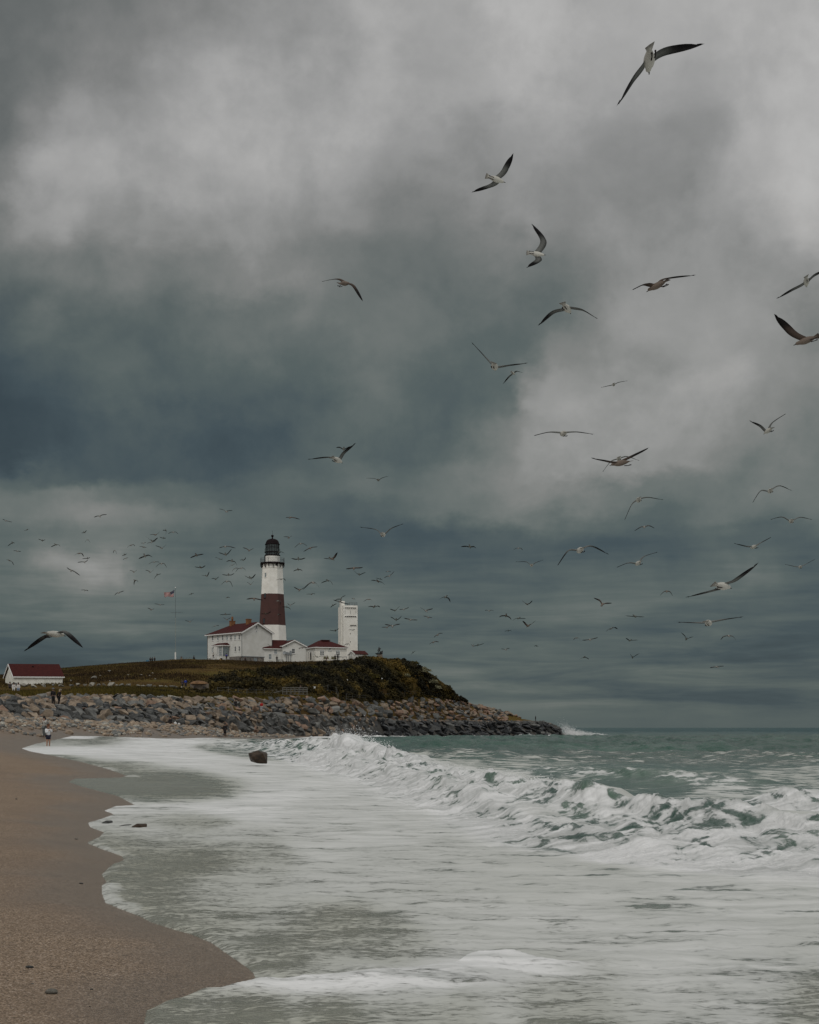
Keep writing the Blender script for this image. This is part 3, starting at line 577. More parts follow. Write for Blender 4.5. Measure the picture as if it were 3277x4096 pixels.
def wall_frame(C, dirv):
    """axes of a wall: along, up, outward"""
    a = np.array([dirv[0], dirv[1], 0.0]); a /= np.linalg.norm(a); n = np.array([a[1], -a[0], 0.0]); return a, n
def window(parent, org, P, along, n, w, h, pane=M_pane, frame=M_trim, bars=(1, 1), name='window', sill=True, ft=.09):
    """P: centre on the wall; a frame standing proud with its pane as a child"""
    ax = np.array([along, n, (0, 0, 1.0)]); mb = MB(); P = np.asarray(P, float)
    for s in (-1, 1):
        mb.box(P + along * s * (w / 2 + ft / 2) + n * .03, (ft, .10, h + 2 * ft), ax)
        mb.box(P + np.array([0, 0, s * (h / 2 + ft / 2)]) + n * .03, (w - .004, .10, ft), ax)
    for i in range(bars[0]):
        mb.box(P + np.array([0, 0, -h / 2 + h * (i + 1) / (bars[0] + 1)]) + n * .035, (w - .004, .07, .05), ax)
    for i in range(bars[1]):
        mb.box(P + along * (-w / 2 + w * (i + 1) / (bars[1] + 1)) + n * .033, (.04, .06, h - .004), ax)
    if sill: mb.box(P + np.array([0, 0, -h / 2 - ft - .05]) + n * .06, (w + 2 * ft + .1, .18, .09), ax)
    f = mb.build(name, frame, parent, org)
    MB().box(P + n * .015, (w, .03, h), ax).build('pane', pane, f, org)
    return f

# ---------------------------------------------------------------- lighthouse
LY = 466.0; S = LY / F; LX = xat(1090, LY); zl = lambda py: zat(py, LY)
lb = (LX, LY, 20.8)
lh = empty('lighthouse', lb, 'tall white lighthouse with a broad brown band and a dark iron lantern', 'lighthouse')
A0 = R(-90 - 22.5 + 9)                                   # octagon turned a little: a narrow facet shows on the left
k8 = 1 / math.cos(math.pi / 8)
def rad(py): return np.interp(py, [2262, 2378, 2503, 2560, 2660], [83.5, 94, 110, 116, 127]) / 2 * S * 1.012
def octa(name, y0, y1, m, grow=1.0):
    mb = MB(); mb.lathe((LX, LY, 0), [(rad(y) * grow, zl(y)) for y in (y1, y0)], 8, A0); return mb.build(name, m, lh, lb)
octa('tower_base', 2502.6, 2665, M_white2); octa('brown_band', 2378, 2502.4, M_band); octa('tower_shaft', 2262, 2377.8, M_white2)
mb = MB(); mb.lathe((LX, LY, 0), [(rad(2262) * 1.03, zl(2276)), (rad(2262) * 1.05, zl(2274)), (rad(2262) * 1.05, zl(2272)), (rad(2262) * .99, zl(2270.5))], 8, A0)
mb.lathe((LX, LY, 0), [(rad(2262) * .995, zl(2269)), (rad(2262) * 1.0, zl(2252))], 8, A0); mb.build('tower_collar', M_white2, lh, lb)
gr_ = 51.5 * S
mb = MB(); mb.lathe((LX, LY, 0), [(gr_ * .93, zl(2258)), (gr_, zl(2257)), (gr_, zl(2252.5)), (gr_ * .97, zl(2251.5))], 8, A0); mb.build('gallery_deck', M_iron, lh, lb)
# brackets under the deck
for k in range(16):
    mb = MB(); a = A0 + math.pi / 8 * k; c, s_ = math.cos(a), math.sin(a); rr = rad(2262)
    mb.tube([(LX + c * rr * 1.0, LY + s_ * rr, zl(2272)), (LX + c * rr * 1.0, LY + s_ * rr, zl(2258))], .10, 5)
    mb.tube([(LX + c * rr * 1.02, LY + s_ * rr * 1.02, zl(2272)), (LX + c * rr * 1.12, LY + s_ * rr * 1.12, zl(2266)), (LX + c * gr_ * .93, LY + s_ * gr_ * .93, zl(2257.5))], .085, 5)
    mb.build('gallery_bracket', M_iron, lh, lb)
mb = MB(); zt, zb = zl(2233.5), zl(2252)                 # railing of crossed bars
for k in range(8):
    a, b = A0 + math.pi / 4 * k, A0 + math.pi / 4 * (k + 1)
    p = np.array([LX + math.cos(a) * gr_ * .97, LY + math.sin(a) * gr_ * .97, 0]); q = np.array([LX + math.cos(b) * gr_ * .97, LY + math.sin(b) * gr_ * .97, 0])
    mb.tube([p + (0, 0, zb), p + (0, 0, zt + .12)], .05, 5)
    for z in (zt, zb + .12): mb.tube([p + (0, 0, z), q + (0, 0, z)], .028, 4)
    for i in range(7):
        u0_, u1_ = p + (q - p) * i / 7, p + (q - p) * (i + 1) / 7
        mb.tube([u0_ + (0, 0, zb + .1), u1_ + (0, 0, zt)], .016, 4); mb.tube([u1_ + (0, 0, zb + .1), u0_ + (0, 0, zt)], .016, 4)
mb.build('gallery_railing', M_dgrey, lh, lb)
wr = 29.5 * S
mb = MB(); mb.lathe((LX, LY, 0), [(wr, zl(2251.7)), (wr, zl(2224.5))], 24); mb.build('watch_room', M_white2, lh, lb, smooth=False)
mb = MB(); mb.box((LX - wr * .98, LY - wr * .30, (zl(2226) + zl(2251)) / 2), (.36, .5, zl(2226) - zl(2251))); mb.build('gallery_door', M_iron, lh, lb)
mb = MB(); mb.lathe((LX, LY, 0), [(wr * 1.06, zl(2224.5)), (wr * 1.08, zl(2222)), (wr * .98, zl(2220))], 24)
mb.build('lantern_sill', M_iron, lh, lb)
gl = 26.8 * S
mb = MB(); mb.lathe((LX, LY, 0), [(gl, zl(2220)), (gl, zl(2177.5))], 16); lg = mb.build('lantern_glass', M_glass, lh, lb)
mb = MB()
for k in range(16):
    a = 2 * math.pi * k / 16; p = np.array([LX + math.cos(a) * gl * 1.015, LY + math.sin(a) * gl * 1.015, 0]); mb.tube([p + (0, 0, zl(2220)), p + (0, 0, zl(2177))], .05, 5)
for y in (2190.5, 2208):
    for k in range(16):
        a, b = 2 * math.pi * k / 16, 2 * math.pi * (k + 1) / 16
        mb.tube([(LX + math.cos(a) * gl * 1.015, LY + math.sin(a) * gl * 1.015, zl(y)), (LX + math.cos(b) * gl * 1.015, LY + math.sin(b) * gl * 1.015, zl(y))], .06, 5)
mb.build('lantern_bars', M_iron, lh, lb)
mb = MB(); mb.lathe((LX, LY, 0), [(gl * 1.06, zl(2210.5)), (gl * 1.2, zl(2210)), (gl * 1.2, zl(2208.6)), (gl * 1.06, zl(2208.2))], 24)   # outer catwalk
for k in range(12):
    a = 2 * math.pi * k / 12; c, s_ = math.cos(a) * gl * 1.17, math.sin(a) * gl * 1.17
    b = 2 * math.pi * (k + 1) / 12; c2, s2 = math.cos(b) * gl * 1.17, math.sin(b) * gl * 1.17
    mb.tube([(LX + c, LY + s_, zl(2209)), (LX + c, LY + s_, zl(2196))], .022, 4); mb.tube([(LX + c, LY + s_, zl(2196)), (LX + c2, LY + s2, zl(2196))], .022, 4)
mb.build('lantern_catwalk', M_iron, lh, lb)
mb = MB(); mb.lathe((LX, LY, 0), [(gl * 1.12, zl(2179)), (gl * 1.12, zl(2177)), (gl * 1.04, zl(2175.5)), (gl * 1.0, zl(2172)), (gl * .93, zl(2166.5)), (gl * .78, zl(2161)), (gl * .52, zl(2157)), (gl * .2, zl(2155))], 24)
mb.build('dome_roof', M_iron, lh, lb, smooth=True)
mb = MB(); mb.lathe((LX, LY, 0), [(.22, zl(2155.6)), (.20, zl(2150))] + [(.40 * math.sin(t) + .02, zl(2144) - .40 * math.cos(t)) for t in np.linspace(.4, 3.0, 8)], 12); mb.tube([(LX, LY, zl(2140)), (LX, LY, zl(2122))], .03, 4)
mb.build('ventilator_ball', M_iron, lh, lb, smooth=True)
# openings on the left facet and the porthole
def facet_pt(a, py, out=1.0):
    return np.array([LX + math.cos(a) * rad(py) * math.cos(math.pi / 8) * out, LY + math.sin(a) * rad(py) * math.cos(math.pi / 8) * out, zl(py)])
aL = A0 - math.pi / 8; nL = np.array([math.cos(aL), math.sin(aL), 0]); tL = np.array([-nL[1], nL[0], 0])
for y, m in ((2303, M_pane2), (2386.5, M_pane), (2487.5, M_pane)):
    c = facet_pt(aL, y); window(lh, lb, c, tL, nL, .62, 1.35, m, M_white2 if y < 2350 else M_iron, (1, 0))
aF = A0 + math.pi / 8 + .0; nF_ = np.array([math.cos(aF), math.sin(aF), 0]); tF = np.array([-nF_[1], nF_[0], 0]); c = facet_pt(aF, 2262) + tF * 1.05 + nF_ * .02
v_ = [c + (tF * math.cos(t) + np.array([0, 0, 1.0]) * math.sin(t)) * .36 for t in np.linspace(0, 2 * math.pi, 14, endpoint=False)]
MB().hexa([p - nF_ * .1 for p in v_], [p + nF_ * .08 for p in v_]).build('porthole', M_door, lh, lb)

# ---------------------------------------------------------------- keeper's house
def gable_roof(mb, ridge0, ridge1, e0, e1, e2, e3, t=.22):
    """two slopes: ridge0-ridge1 with eaves e0-e1 on one side, e2-e3 on the other; thick slabs"""
    for (r0, r1, a, b) in ((ridge0, ridge1, e0, e1), (ridge1, ridge0, e3, e2)):
        r0, r1, a, b = (np.asarray(p, float) for p in (r0, r1, a, b)); n = np.cross(r1 - r0, a - r0); n /= np.linalg.norm(n); n = n if n[2] > 0 else -n
        mb.hexa([r0, r1, b, a], [p + n * t for p in (r0, r1, b, a)])
HC0 = np.array([xat(969, 440), 440.0, 0]); gd = np.array([.768, .640, 0]); gd /= np.linalg.norm(gd); ld = np.array([-gd[1], gd[0], 0])
GL, LL, zb0, ze, zr = 10.5, 19.0, 20.6, zat(2527, 440), zat(2491, 443.5)
hb = (HC0[0], HC0[1], zb0)
kh = empty('keepers_house', hb, 'long white two-storey house with red hipped roof and stone basement below the lighthouse', 'house')
U = np.array([0, 0, 1.0]); A = lambda s, t, z: HC0 + gd * s + ld * t + U * z      # s along the gable, t along the front
zs1 = zat(2625, 441)                                                            # top of the basement
mb = MB(); mb.hexa([A(0, 0, zs1), A(GL, 0, zs1), A(GL, LL, zs1), A(0, LL, zs1)], [A(0, 0, ze), A(GL, 0, ze), A(GL, LL, ze), A(0, LL, ze)])
mb.add([A(0, 0, ze), A(GL, 0, ze), A(GL / 2, 0, zr - .12)], [(0, 1, 2)]); mb.build('wall', M_white, kh, hb)
mb = MB(); mb.hexa([A(.02, .02, zb0 - 2), A(GL - .02, .02, zb0 - 2), A(GL - .02, LL - .02, zb0 - 2), A(.02, LL - .02, zb0 - 2)], [A(.02, .02, zs1 - .003), A(GL - .02, .02, zs1 - .003), A(GL - .02, LL - .02, zs1 - .003), A(.02, LL - .02, zs1 - .003)]); mb.build('basement', M_stone, kh, hb)
MB().hexa([A(-.08, -.08, zs1 - .15), A(GL + .08, -.08, zs1 - .15), A(GL + .08, 0, zs1 - .15), A(-.08, 0, zs1 - .15)], [A(-.08, -.08, zs1 + .05), A(GL + .08, -.08, zs1 + .05), A(GL + .08, 0, zs1 + .05), A(-.08, 0, zs1 + .05)]).build('water_table', M_grey, kh, hb)
o = .55; eo = ze - .28                                                           # roof with a hip at the far left end
r0, r1 = A(GL / 2, -.5, zr), A(GL / 2, LL - 6.2, zr)
mb = MB()
gable_roof(mb, r0, r1, A(-o, -.5, eo), A(-o, LL + o, eo), A(GL + o, -.5, eo), A(GL + o, LL + o, eo))
n_ = .2 * U; mb.hexa([r1, A(GL + o, LL + o, eo), A(-o, LL + o, eo)], [r1 + n_, A(GL + o, LL + o, eo) + n_, A(-o, LL + o, eo) + n_])
roof = mb.build('roof', M_red, kh, hb)
mb = MB()                                                                        # barge boards, cornice and gutter
for s0, s1, z0, z1 in ((-o, GL / 2, eo, zr), (GL / 2, GL + o, zr, eo)):
    mb.hexa([A(s0, -.62, z0 - .34), A(s1, -.62, z1 - .34), A(s1, -.505, z1 - .34), A(s0, -.505, z0 - .34)], [A(s0, -.62, z0 + .08), A(s1, -.62, z1 + .08), A(s1, -.505, z1 + .08), A(s0, -.505, z0 + .08)])
mb.hexa([A(-o - .12, -.5, eo - .12), A(-o, -.5, eo - .12), A(-o, LL + o, eo - .12), A(-o - .12, LL + o, eo - .12)], [A(-o - .12, -.5, eo + .16), A(-o, -.5, eo + .16), A(-o, LL + o, eo + .16), A(-o - .12, LL + o, eo + .16)])
mb.hexa([A(-.12, .1, ze - .45), A(-.003, .1, ze - .45), A(-.003, LL - .1, ze - .45), A(-.12, LL - .1, ze - .45)], [A(-.12, .1, ze - .05), A(-.003, .1, ze - .05), A(-.003, LL - .1, ze - .05), A(-.12, LL - .1, ze - .05)])
mb.build('eaves_trim', M_trim, kh, hb)
for s_, t_ in ((-.1, .05), (GL + .1, .05), (-.1, LL - .1)):
    MB().tube([A(s_, t_, zb0), A(s_, t_ - .0, ze - .3), A(s_ + (.25 if s_ > 0 else -.2), t_ - .25, ze - .05)], .075, 6).build('downpipe', M_dgrey, kh, hb)
def chimney(t, w, h, pot):
    mb = MB(); mb.box(A(GL / 2 - .6, t, zr + h / 2 - .6), (w, 1.0, h + 1.6), [gd, ld, U]); mb.box(A(GL / 2 - .6, t, zr + h + .18), (w + .16, 1.16, .2), [gd, ld, U])
    c = mb.build('chimney', M_brick, roof, hb)
    if pot: mb2 = MB().lathe(A(GL / 2 - .6, t, zr + h + .28), [(.22, 0), (.34, .5), (.30, 1.1), (.18, 1.3)], 10); mb2.build('chimney_pot', M_brick, kh, hb, smooth=True)
chimney(3.6, 1.35, 1.0, False); chimney(LL - 6.6, 1.5, .9, True)
for i, f_ in enumerate((.075, .20, .315, .43, .56, .70, .86)):
    tt = f_ * LL * .98
    window(kh, hb, A(0, tt, zat(2548.5 + 5 * f_, 440 + .77 * tt)), -ld, -gd, .72, 1.36, (M_pane, M_pane2)[i in (1, 3, 5)], M_trim, (1, 1))
for i, f_ in enumerate((.075, .19, .70, .86)):
    tt = f_ * LL * .98
    window(kh, hb, A(0, tt, zat(2594.5 + 6 * f_, 440 + .77 * tt)), -ld, -gd, .72, 1.36, (M_pane, M_pane2)[i > 1], M_trim, (1, 1))
window(kh, hb, A(5.0, 0, zat(2509.5, 443)), gd, -ld, .62, .85, M_pane, M_trim, (1, 1)); window(kh, hb, A(5.0, 0, zat(2525, 443)), gd, -ld, .36, .36, M_grey, M_trim, (0, 0), 'vent', False)
window(kh, hb, A(4.6, .02, zs1 - .9), gd, -ld, .95, .75, M_pane2, M_grey, (0, 0))
# porch: glazed lobby on the right, open landing and stair on the left
P0, P1, PD = .36 * LL, .635 * LL, 2.5
zpf = zat(2621, 437); zpt = zat(2579, 437)
mb = MB(); mb.hexa([A(-PD, P0, zb0 - 1), A(-.004, P0, zb0 - 1), A(-.004, P1, zb0 - 1), A(-PD, P1, zb0 - 1)], [A(-PD, P0, zpf), A(-.004, P0, zpf), A(-.004, P1, zpf), A(-PD, P1, zpf)]); porch = mb.build('porch', M_white, kh, hb)
mb = MB(); mb.hexa([A(-PD - .4, P0 - .4, zpt), A(-.005, P0 - .4, zpt), A(-.005, P1 + .4, zpt), A(-PD - .4, P1 + .4, zpt)], [A(-PD - .4, P0 - .4, zpt + .28), A(-.005, P0 - .4, zpt + .28), A(-.005, P1 + .4, zpt + .28), A(-PD - .4, P1 + .4, zpt + .28)])
mb.build('porch_cornice', M_trim, porch, hb)
mb = MB(); mb.hexa([A(-PD - .42, P0 - .42, zpt + .284), A(-.006, P0 - .42, zpt + .284), A(-.006, P1 + .42, zpt + .284), A(-PD - .42, P1 + .42, zpt + .284)], [A(-PD * .55, P0 + 1.2, zpt + 1.0), A(-.006, P0 + 1.0, zpt + 1.1), A(-.006, P1 - 1.0, zpt + 1.1), A(-PD * .55, P1 - 1.2, zpt + 1.0)]); mb.build('porch_roof', M_red, porch, hb)
for t_ in (P0 + .1, P0 + 2.1, P0 + 2.45, P1 - .1): MB().box(A(-PD + .1, t_, (zpf + zpt) / 2), (.16, .16, zpt - zpf), [gd, ld, U]).build('porch_column', M_trim, porch, hb)
mb = MB(); mb.box(A(-PD + .12, P0 + 1.1, (zpf + zpt) / 2), (.05, 1.8, (zpt - zpf) * .92), [gd, ld, U]); mb.box(A(-PD / 2, P0 + .05, (zpf + zpt) / 2), (PD * .8, .05, (zpt - zpf) * .88), [gd, ld, U]); lobby = mb.build('lobby_glazing', M_pane2, porch, hb)
mb = MB()
for i in range(4): mb.box(A(-PD + .08, P0 + .25 + i * .56, (zpf + zpt) / 2), (.05, .06, (zpt - zpf) * .92), [gd, ld, U])
for i in range(5): mb.box(A(-PD + .07, P0 + 1.1, zpf + (zpt - zpf) * (i + .5) / 5), (.05, 1.8, .05), [gd, ld, U])
mb.build('glazing_bars', M_trim, lobby, hb)
MB().box(A(-.04, P1 - 1.3, zpf + 1.05), (.08, 1.0, 2.1), [gd, ld, U]).build('door', M_door, porch, hb)
MB().box(A(-PD - .02, P0 + .5, zpf - 1.25), (.05, 1.0, 1.5), [gd, ld, U]).build('cellar_door', M_door, porch, hb)
mb = MB(); ns = 9; zst = zb0 + .2
for i in range(ns): mb.box(A(-PD - .15 - i * .30, P1 - 1.3, (zpf - (i + 1) * (zpf - zst) / ns + zst - 1) / 2), (.302, 1.7, zpf - (i + 1) * (zpf - zst) / ns - zst + 1), [gd, ld, U])
stair = mb.build('stair', M_white, porch, hb)
mb = MB()
for t_ in (P1 - 2.2, P1 - .4):
    mb.tube([A(-PD, t_, zpf + .95), A(-PD - .3 * ns, t_, zst + .95)], .05, 5); mb.tube([A(-PD, t_, zpf + .3), A(-PD - .3 * ns, t_, zst + .3)], .04, 5)
    for i in range(10): f_ = i / 9; mb.tube([A(-PD - .3 * ns * f_, t_, zpf * (1 - f_) + zst * f_), A(-PD - .3 * ns * f_, t_, zpf * (1 - f_) + zst * f_ + .95)], .03, 4)
mb.build('stair_railing', M_trim, porch, hb)

# ---------------------------------------------------------------- gabled annex right of the house
def simple_house(name, label, cat, C0, gdir, GLen, Len, zb, ze, zr, roofm=M_red, wallm=M_white, ov=.35, hip=False):
    gdir = np.array([gdir[0], gdir[1], 0.0]); gdir /= np.linalg.norm(gdir); l = np.array([-gdir[1], gdir[0], 0]); C0 = np.array([C0[0], C0[1], 0.0])
    Q = lambda s, t, z: C0 + gdir * s + l * t + U * z; og = (C0[0], C0[1], zb); h = empty(name, og, label, cat)
    mb = MB(); mb.hexa([Q(0, 0, zb - 2), Q(GLen, 0, zb - 2), Q(GLen, Len, zb - 2), Q(0, Len, zb - 2)], [Q(0, 0, ze), Q(GLen, 0, ze), Q(GLen, Len, ze), Q(0, Len, ze)])
    if not hip:
        mb.add([Q(0, 0, ze), Q(GLen, 0, ze), Q(GLen / 2, 0, zr - .1)], [(0, 1, 2)]); mb.add([Q(0, Len, ze), Q(GLen, Len, ze), Q(GLen / 2, Len, zr - .1)], [(0, 2, 1)])
    mb.build('wall', wallm, h, og)
    mb = MB(); sl = (zr - ze) / (GLen / 2); eo = ze - ov * sl
    if hip:
        a, b, c, d_ = Q(-ov, -ov, ze), Q(GLen + ov, -ov, ze), Q(GLen + ov, Len + ov, ze), Q(-ov, Len + ov, ze); m0, m1 = hip
        q = [Q(GLen * m0, Len * .42, zr), Q(GLen * m1, Len * .42, zr), Q(GLen * m1, Len * .58, zr), Q(GLen * m0, Len * .58, zr)]
        mb.hexa([a, b, c, d_], q); rf = mb.build('roof', roofm, h, og)
        MB().hexa([p - U * .26 for p in (a, b, c, d_)], [p - U * .004 for p in (a, b, c, d_)]).build('cornice', M_trim, h, og)
        return h, Q, gdir, l, og
    gable_roof(mb, Q(GLen / 2, -ov, zr), Q(GLen / 2, Len + ov, zr), Q(-ov, -ov, eo), Q(-ov, Len + ov, eo), Q(GLen + ov, -ov, eo), Q(GLen + ov, Len + ov, eo), .16)
    mb.build('roof', roofm, h, og)
    mb = MB()
    for s0, s1, z0, z1 in ((-ov, GLen / 2, eo, zr), (GLen / 2, GLen + ov, zr, eo)):
        mb.hexa([Q(s0, -ov - .1, z0 - .25), Q(s1, -ov - .1, z1 - .25), Q(s1, -ov - .003, z1 - .25), Q(s0, -ov - .003, z0 - .25)], [Q(s0, -ov - .1, z0 + .1), Q(s1, -ov - .1, z1 + .1), Q(s1, -ov - .003, z1 + .1), Q(s0, -ov - .003, z0 + .1)])
    mb.hexa([Q(-ov - .1, -ov, eo - .1), Q(-ov - .003, -ov, eo - .1), Q(-ov - .003, Len + ov, eo - .1), Q(-ov - .1, Len + ov, eo - .1)], [Q(-ov - .1, -ov, eo + .14), Q(-ov - .003, -ov, eo + .14), Q(-ov - .003, Len + ov, eo + .14), Q(-ov - .1, Len + ov, eo + .14)])
    mb.build('eaves_trim', M_trim, h, og)
    return h, Q, gdir, l, og
AY = 446.0
an, Q, g_, l_, og = simple_house('annex_house', 'small white gabled annex with a satellite dish between the lighthouse and the hip-roofed building', 'house', (xat(1131, AY), AY), (.93, .36), 7.2, 9.0, 20.9, zat(2583, AY), zat(2560, AY))
MB().tube([Q(7.3, -.05, 21), Q(7.3, -.05, zat(2584, AY))], .06, 5).build('downpipe', M_grey, an, og)
window(an, og, Q(3.3, 0, zat(2604.5, AY + 1)), g_, -l_, .82, 1.35, M_pane, M_trim, (1, 1)); window(an, og, Q(1.1, 0, zat(2584, AY + .5)), g_, -l_, .36, .3, M_door, M_trim, (0, 0), 'vent', False)
mb = MB(); c = Q(.35, -.75, zat(2611.5, AY - .5))
nn = np.array([-.35, -.85, .35]); nn /= np.linalg.norm(nn); t1 = np.cross(nn, U); t1 /= np.linalg.norm(t1); t2 = np.cross(t1, nn)
v_ = []; f_ = []
for i, rr in enumerate((0.05, .25, .42, .52)):
    for k in range(14): v_.append(c + (t1 * math.cos(k * math.pi / 7) + t2 * math.sin(k * math.pi / 7)) * rr + nn * .5 * rr * rr)
for i in range(3):
    for k in range(14): f_.append((i * 14 + k, i * 14 + (k + 1) % 14, i * 14 + 14 + (k + 1) % 14, i * 14 + 14 + k))
mb.add(v_, f_); mb.tube([c, c + nn * .5, ], .03, 4); mb.tube([c - nn * .05, Q(.35, -.02, c[2] - .5)], .05, 5)
tag(mb.build('satellite_dish', M_grey, None, tuple(c)), 'grey satellite dish fixed to the white annex gable', 'satellite dish')
for s_, w_, h_, zc in ((1.15, .7, .8, 2613), (1.75, .5, .7, 2614), (2.45, .6, 1.25, 2611.5)):
    mb = MB().box(Q(s_, -.14, zat(zc, AY)), (w_, .26, h_), [g_, l_, U]); mb.tube([Q(s_, -.12, zat(zc, AY)), Q(s_, -.12, 20.9)], .09, 6)
    tag(mb.build('utility_box', M_grey, None, tuple(Q(s_, 0, 21))), ['left grey electrical cabinet on the annex wall under the dish', 'middle grey meter box of three on the annex wall', 'tallest grey electrical cabinet under the annex window'][int(s_ > 1.5) + int(s_ > 2)], 'utility box', 'electrical boxes on the annex wall')
# low wing joining annex and house: its red roof runs left
lw = empty('link_wing', Q(-4.0, .9, 20.9), 'low white link wing with red roof wedged between the big house and the annex', 'house')
og2 = tuple(lw.location)
zwe, zwr = zat(2594, AY), zat(2561.5, AY + 4)
mb = MB(); mb.hexa([Q(-5.5, 1.0, 18.9), Q(-.003, 1.0, 18.9), Q(-.003, 8, 18.9), Q(-5.5, 8, 18.9)], [Q(-5.5, 1.0, zwe), Q(-.003, 1.0, zwe), Q(-.003, 8, zwe), Q(-5.5, 8, zwe)]); mb.build('wall', M_white, lw, og2)
mb = MB(); mb.hexa([Q(-6.0, .6, zwe - .1), Q(-.004, .6, zwe - .1), Q(2.6, 4.6, zwr - .1), Q(-3.0, 4.6, zwr - .1)], [Q(-6.0, .6, zwe + .1), Q(-.004, .6, zwe + .1), Q(2.6, 4.6, zwr + .1), Q(-3.0, 4.6, zwr + .1)])
mb.hexa([Q(-3.0, 4.61, zwr - .1), Q(2.6, 4.61, zwr - .1), Q(-.004, 8.3, zwe), Q(-6, 8.3, zwe)], [Q(-3.0, 4.61, zwr + .1), Q(2.6, 4.61, zwr + .1), Q(-.004, 8.3, zwe + .2), Q(-6, 8.3, zwe + .2)]); mb.build('roof', M_red, lw, og2)
MB().box(Q(-2.9, .56, zwe - .14), (5.7, .1, .22), [g_, l_, U]).build('eaves_trim', M_trim, lw, og2)
window(lw, og2, Q(-1.9, 1.0, zat(2606, AY)), g_, -l_, .8, 1.35, M_pane2, M_trim, (1, 1)); window(lw, og2, Q(-3.6, 1.0, zat(2627, AY)), g_, -l_, .8, 1.5, M_pane2, M_trim, (1, 1))

# ---------------------------------------------------------------- hip-roofed building
BY = 452.0
bb, Q, g_, l_, og = simple_house('visitor_building', 'low white building with a broad red hip roof left of the square tower', 'building', (xat(1262, BY), BY), (.925, .38), 10.0, 10.0, 20.9, zat(2588, BY), zat(2558, BY), ov=.5, hip=(.30, .55), wallm=M_white2)
MB().box(Q(4.6, 4.2, zat(2557.2, BY)), (2.7, 1.6, .22), [g_, l_, U]).build('roof_cap', M_red, bb, og)
mb = MB(); mb.box(Q(5.0, -.03, zat(2601.5, BY)), (10.02, .06, .10), [g_, l_, U]); mb.box(Q(-.03, 5.0, zat(2601.5, BY)), (.06, 10.0, .10), [g_, l_, U]); mb.build('string_course', M_trim, bb, og)
for s_ in (1.75, 2.42, 6.85, 7.5):
    window(bb, og, Q(s_, 0, zat(2613.5, BY)), g_, -l_, .42, 1.0, M_pane, M_trim, (1, 0)); window(bb, og, Q(s_, 0, zat(2603, BY)), g_, -l_, .42, .42, M_pane2, M_trim, (0, 0), sill=False)
for s_ in (4.3, 4.95): window(bb, og, Q(s_, 0, zat(2602.5, BY)), g_, -l_, .36, .3, M_pane2, M_trim, (0, 0), sill=False)
MB().box(Q(4.6, -.05, zat(2594, BY)), (.42, .16, .34), [g_, l_, U]).build('wall_lamp', M_dgrey, bb, og)
for t_, z_, h_ in ((1.9, 2610, 1.6), (6.6, 2613, 1.5)): window(bb, og, Q(0, t_, zat(z_, BY)), -l_, -g_, .5, h_, M_pane, M_trim, (1, 0))
MB().box(Q(-.04, 4.3, zat(2622, BY)), (.08, .95, 2.2), [g_, l_, U]).build('door', M_door, bb, og)
for t_ in (3.9, 4.9): window(bb, og, Q(0, t_, zat(2602.5, BY)), -l_, -g_, .4, .4, M_pane2, M_trim, (0, 0), sill=False)
for s_, nm in ((2.7, 'left'), (5.2, 'middle')):
    mb = MB(); c = Q(s_ + .4, -.9, zat(2632, BY - 1)); mb.box(c, (1.5, .5, .45), [g_, l_, U])
    for i in range(60):
        a = rng.uniform(-.7, .7); b = rng.normal(0, .12, 2); p = c + g_ * a + l_ * b[0] + U * .2; mb.tube([p, p + g_ * b[1] * 1.2 + U * rng.uniform(.2, .55)], [.03, .008], 3)
    tag(mb.build('planter_box', mat('planter_grass', (.12, .11, .05), .9, .4), None, tuple(c)), f'long planter of dry grass against the white wall, the {nm} one of two', 'planter', 'planters by the hip-roofed building')

# ---------------------------------------------------------------- square fire-control tower
TY = 482.0; TX0 = xat(1374, TY); gdt = np.array([.975, .222, 0]); gdt /= np.linalg.norm(gdt); ldt = np.array([-gdt[1], gdt[0], 0]); tb = (TX0, TY, 20.8)
tw = empty('concrete_tower', tb, 'square white concrete tower with three dark window slots beside the hip-roofed building', 'tower')
Q = lambda s, t, z: np.array([TX0, TY, 0]) + gdt * s + ldt * t + U * z
ztop = zat(2421, TY); WG = 4.65; DG = 9.6
mb = MB(); mb.hexa([Q(0, 0, 18), Q(WG, 0, 18), Q(WG, DG, 18), Q(0, DG, 18)], [Q(0, 0, ztop), Q(WG, 0, ztop), Q(WG, DG, ztop), Q(0, DG, ztop)]); mb.build('shaft', M_white2, tw, tb)
mb = MB(); mb.hexa([Q(-.28, 2.4, 18), Q(-.003, 2.4, 18), Q(-.003, 5.4, 18), Q(-.28, 5.4, 18)], [Q(-.28, 2.4, zat(2402, TY)), Q(.9, 2.4, zat(2402, TY)), Q(.9, 5.4, zat(2402, TY)), Q(-.28, 5.4, zat(2402, TY))]); mb.build('chimney_stack', M_white2, tw, tb)
def slot(s0, s1, py, n):
    z = zat(py, TY); mb = MB()
    mb.box(Q((s0 + s1) / 2, -.05, z + .2), (s1 - s0 + .2, .14, .09), [gdt, ldt, U]); mb.box(Q((s0 + s1) / 2, -.05, z - .22), (s1 - s0 + .2, .14, .09), [gdt, ldt, U])
    for i in range(n + 1): mb.box(Q(s0 + (s1 - s0) * i / n, -.035, z), (.07, .1, .30), [gdt, ldt, U])
    f = mb.build('window_slot', M_white2, tw, tb); MB().box(Q((s0 + s1) / 2, -.012, z), (s1 - s0, .03, .32), [gdt, ldt, U]).build('pane', M_door, f, tb)
slot(.42, 4.2, 2431.5, 6); slot(.42, 4.2, 2465.5, 6); slot(2.15, 4.2, 2501.0, 4)
for py in (2533.5, 2567): window(tw, tb, Q(2.3, 0, zat(py, TY)), gdt, -ldt, .16, .42, M_door, M_white2, (0, 0), sill=False, ft=.05)
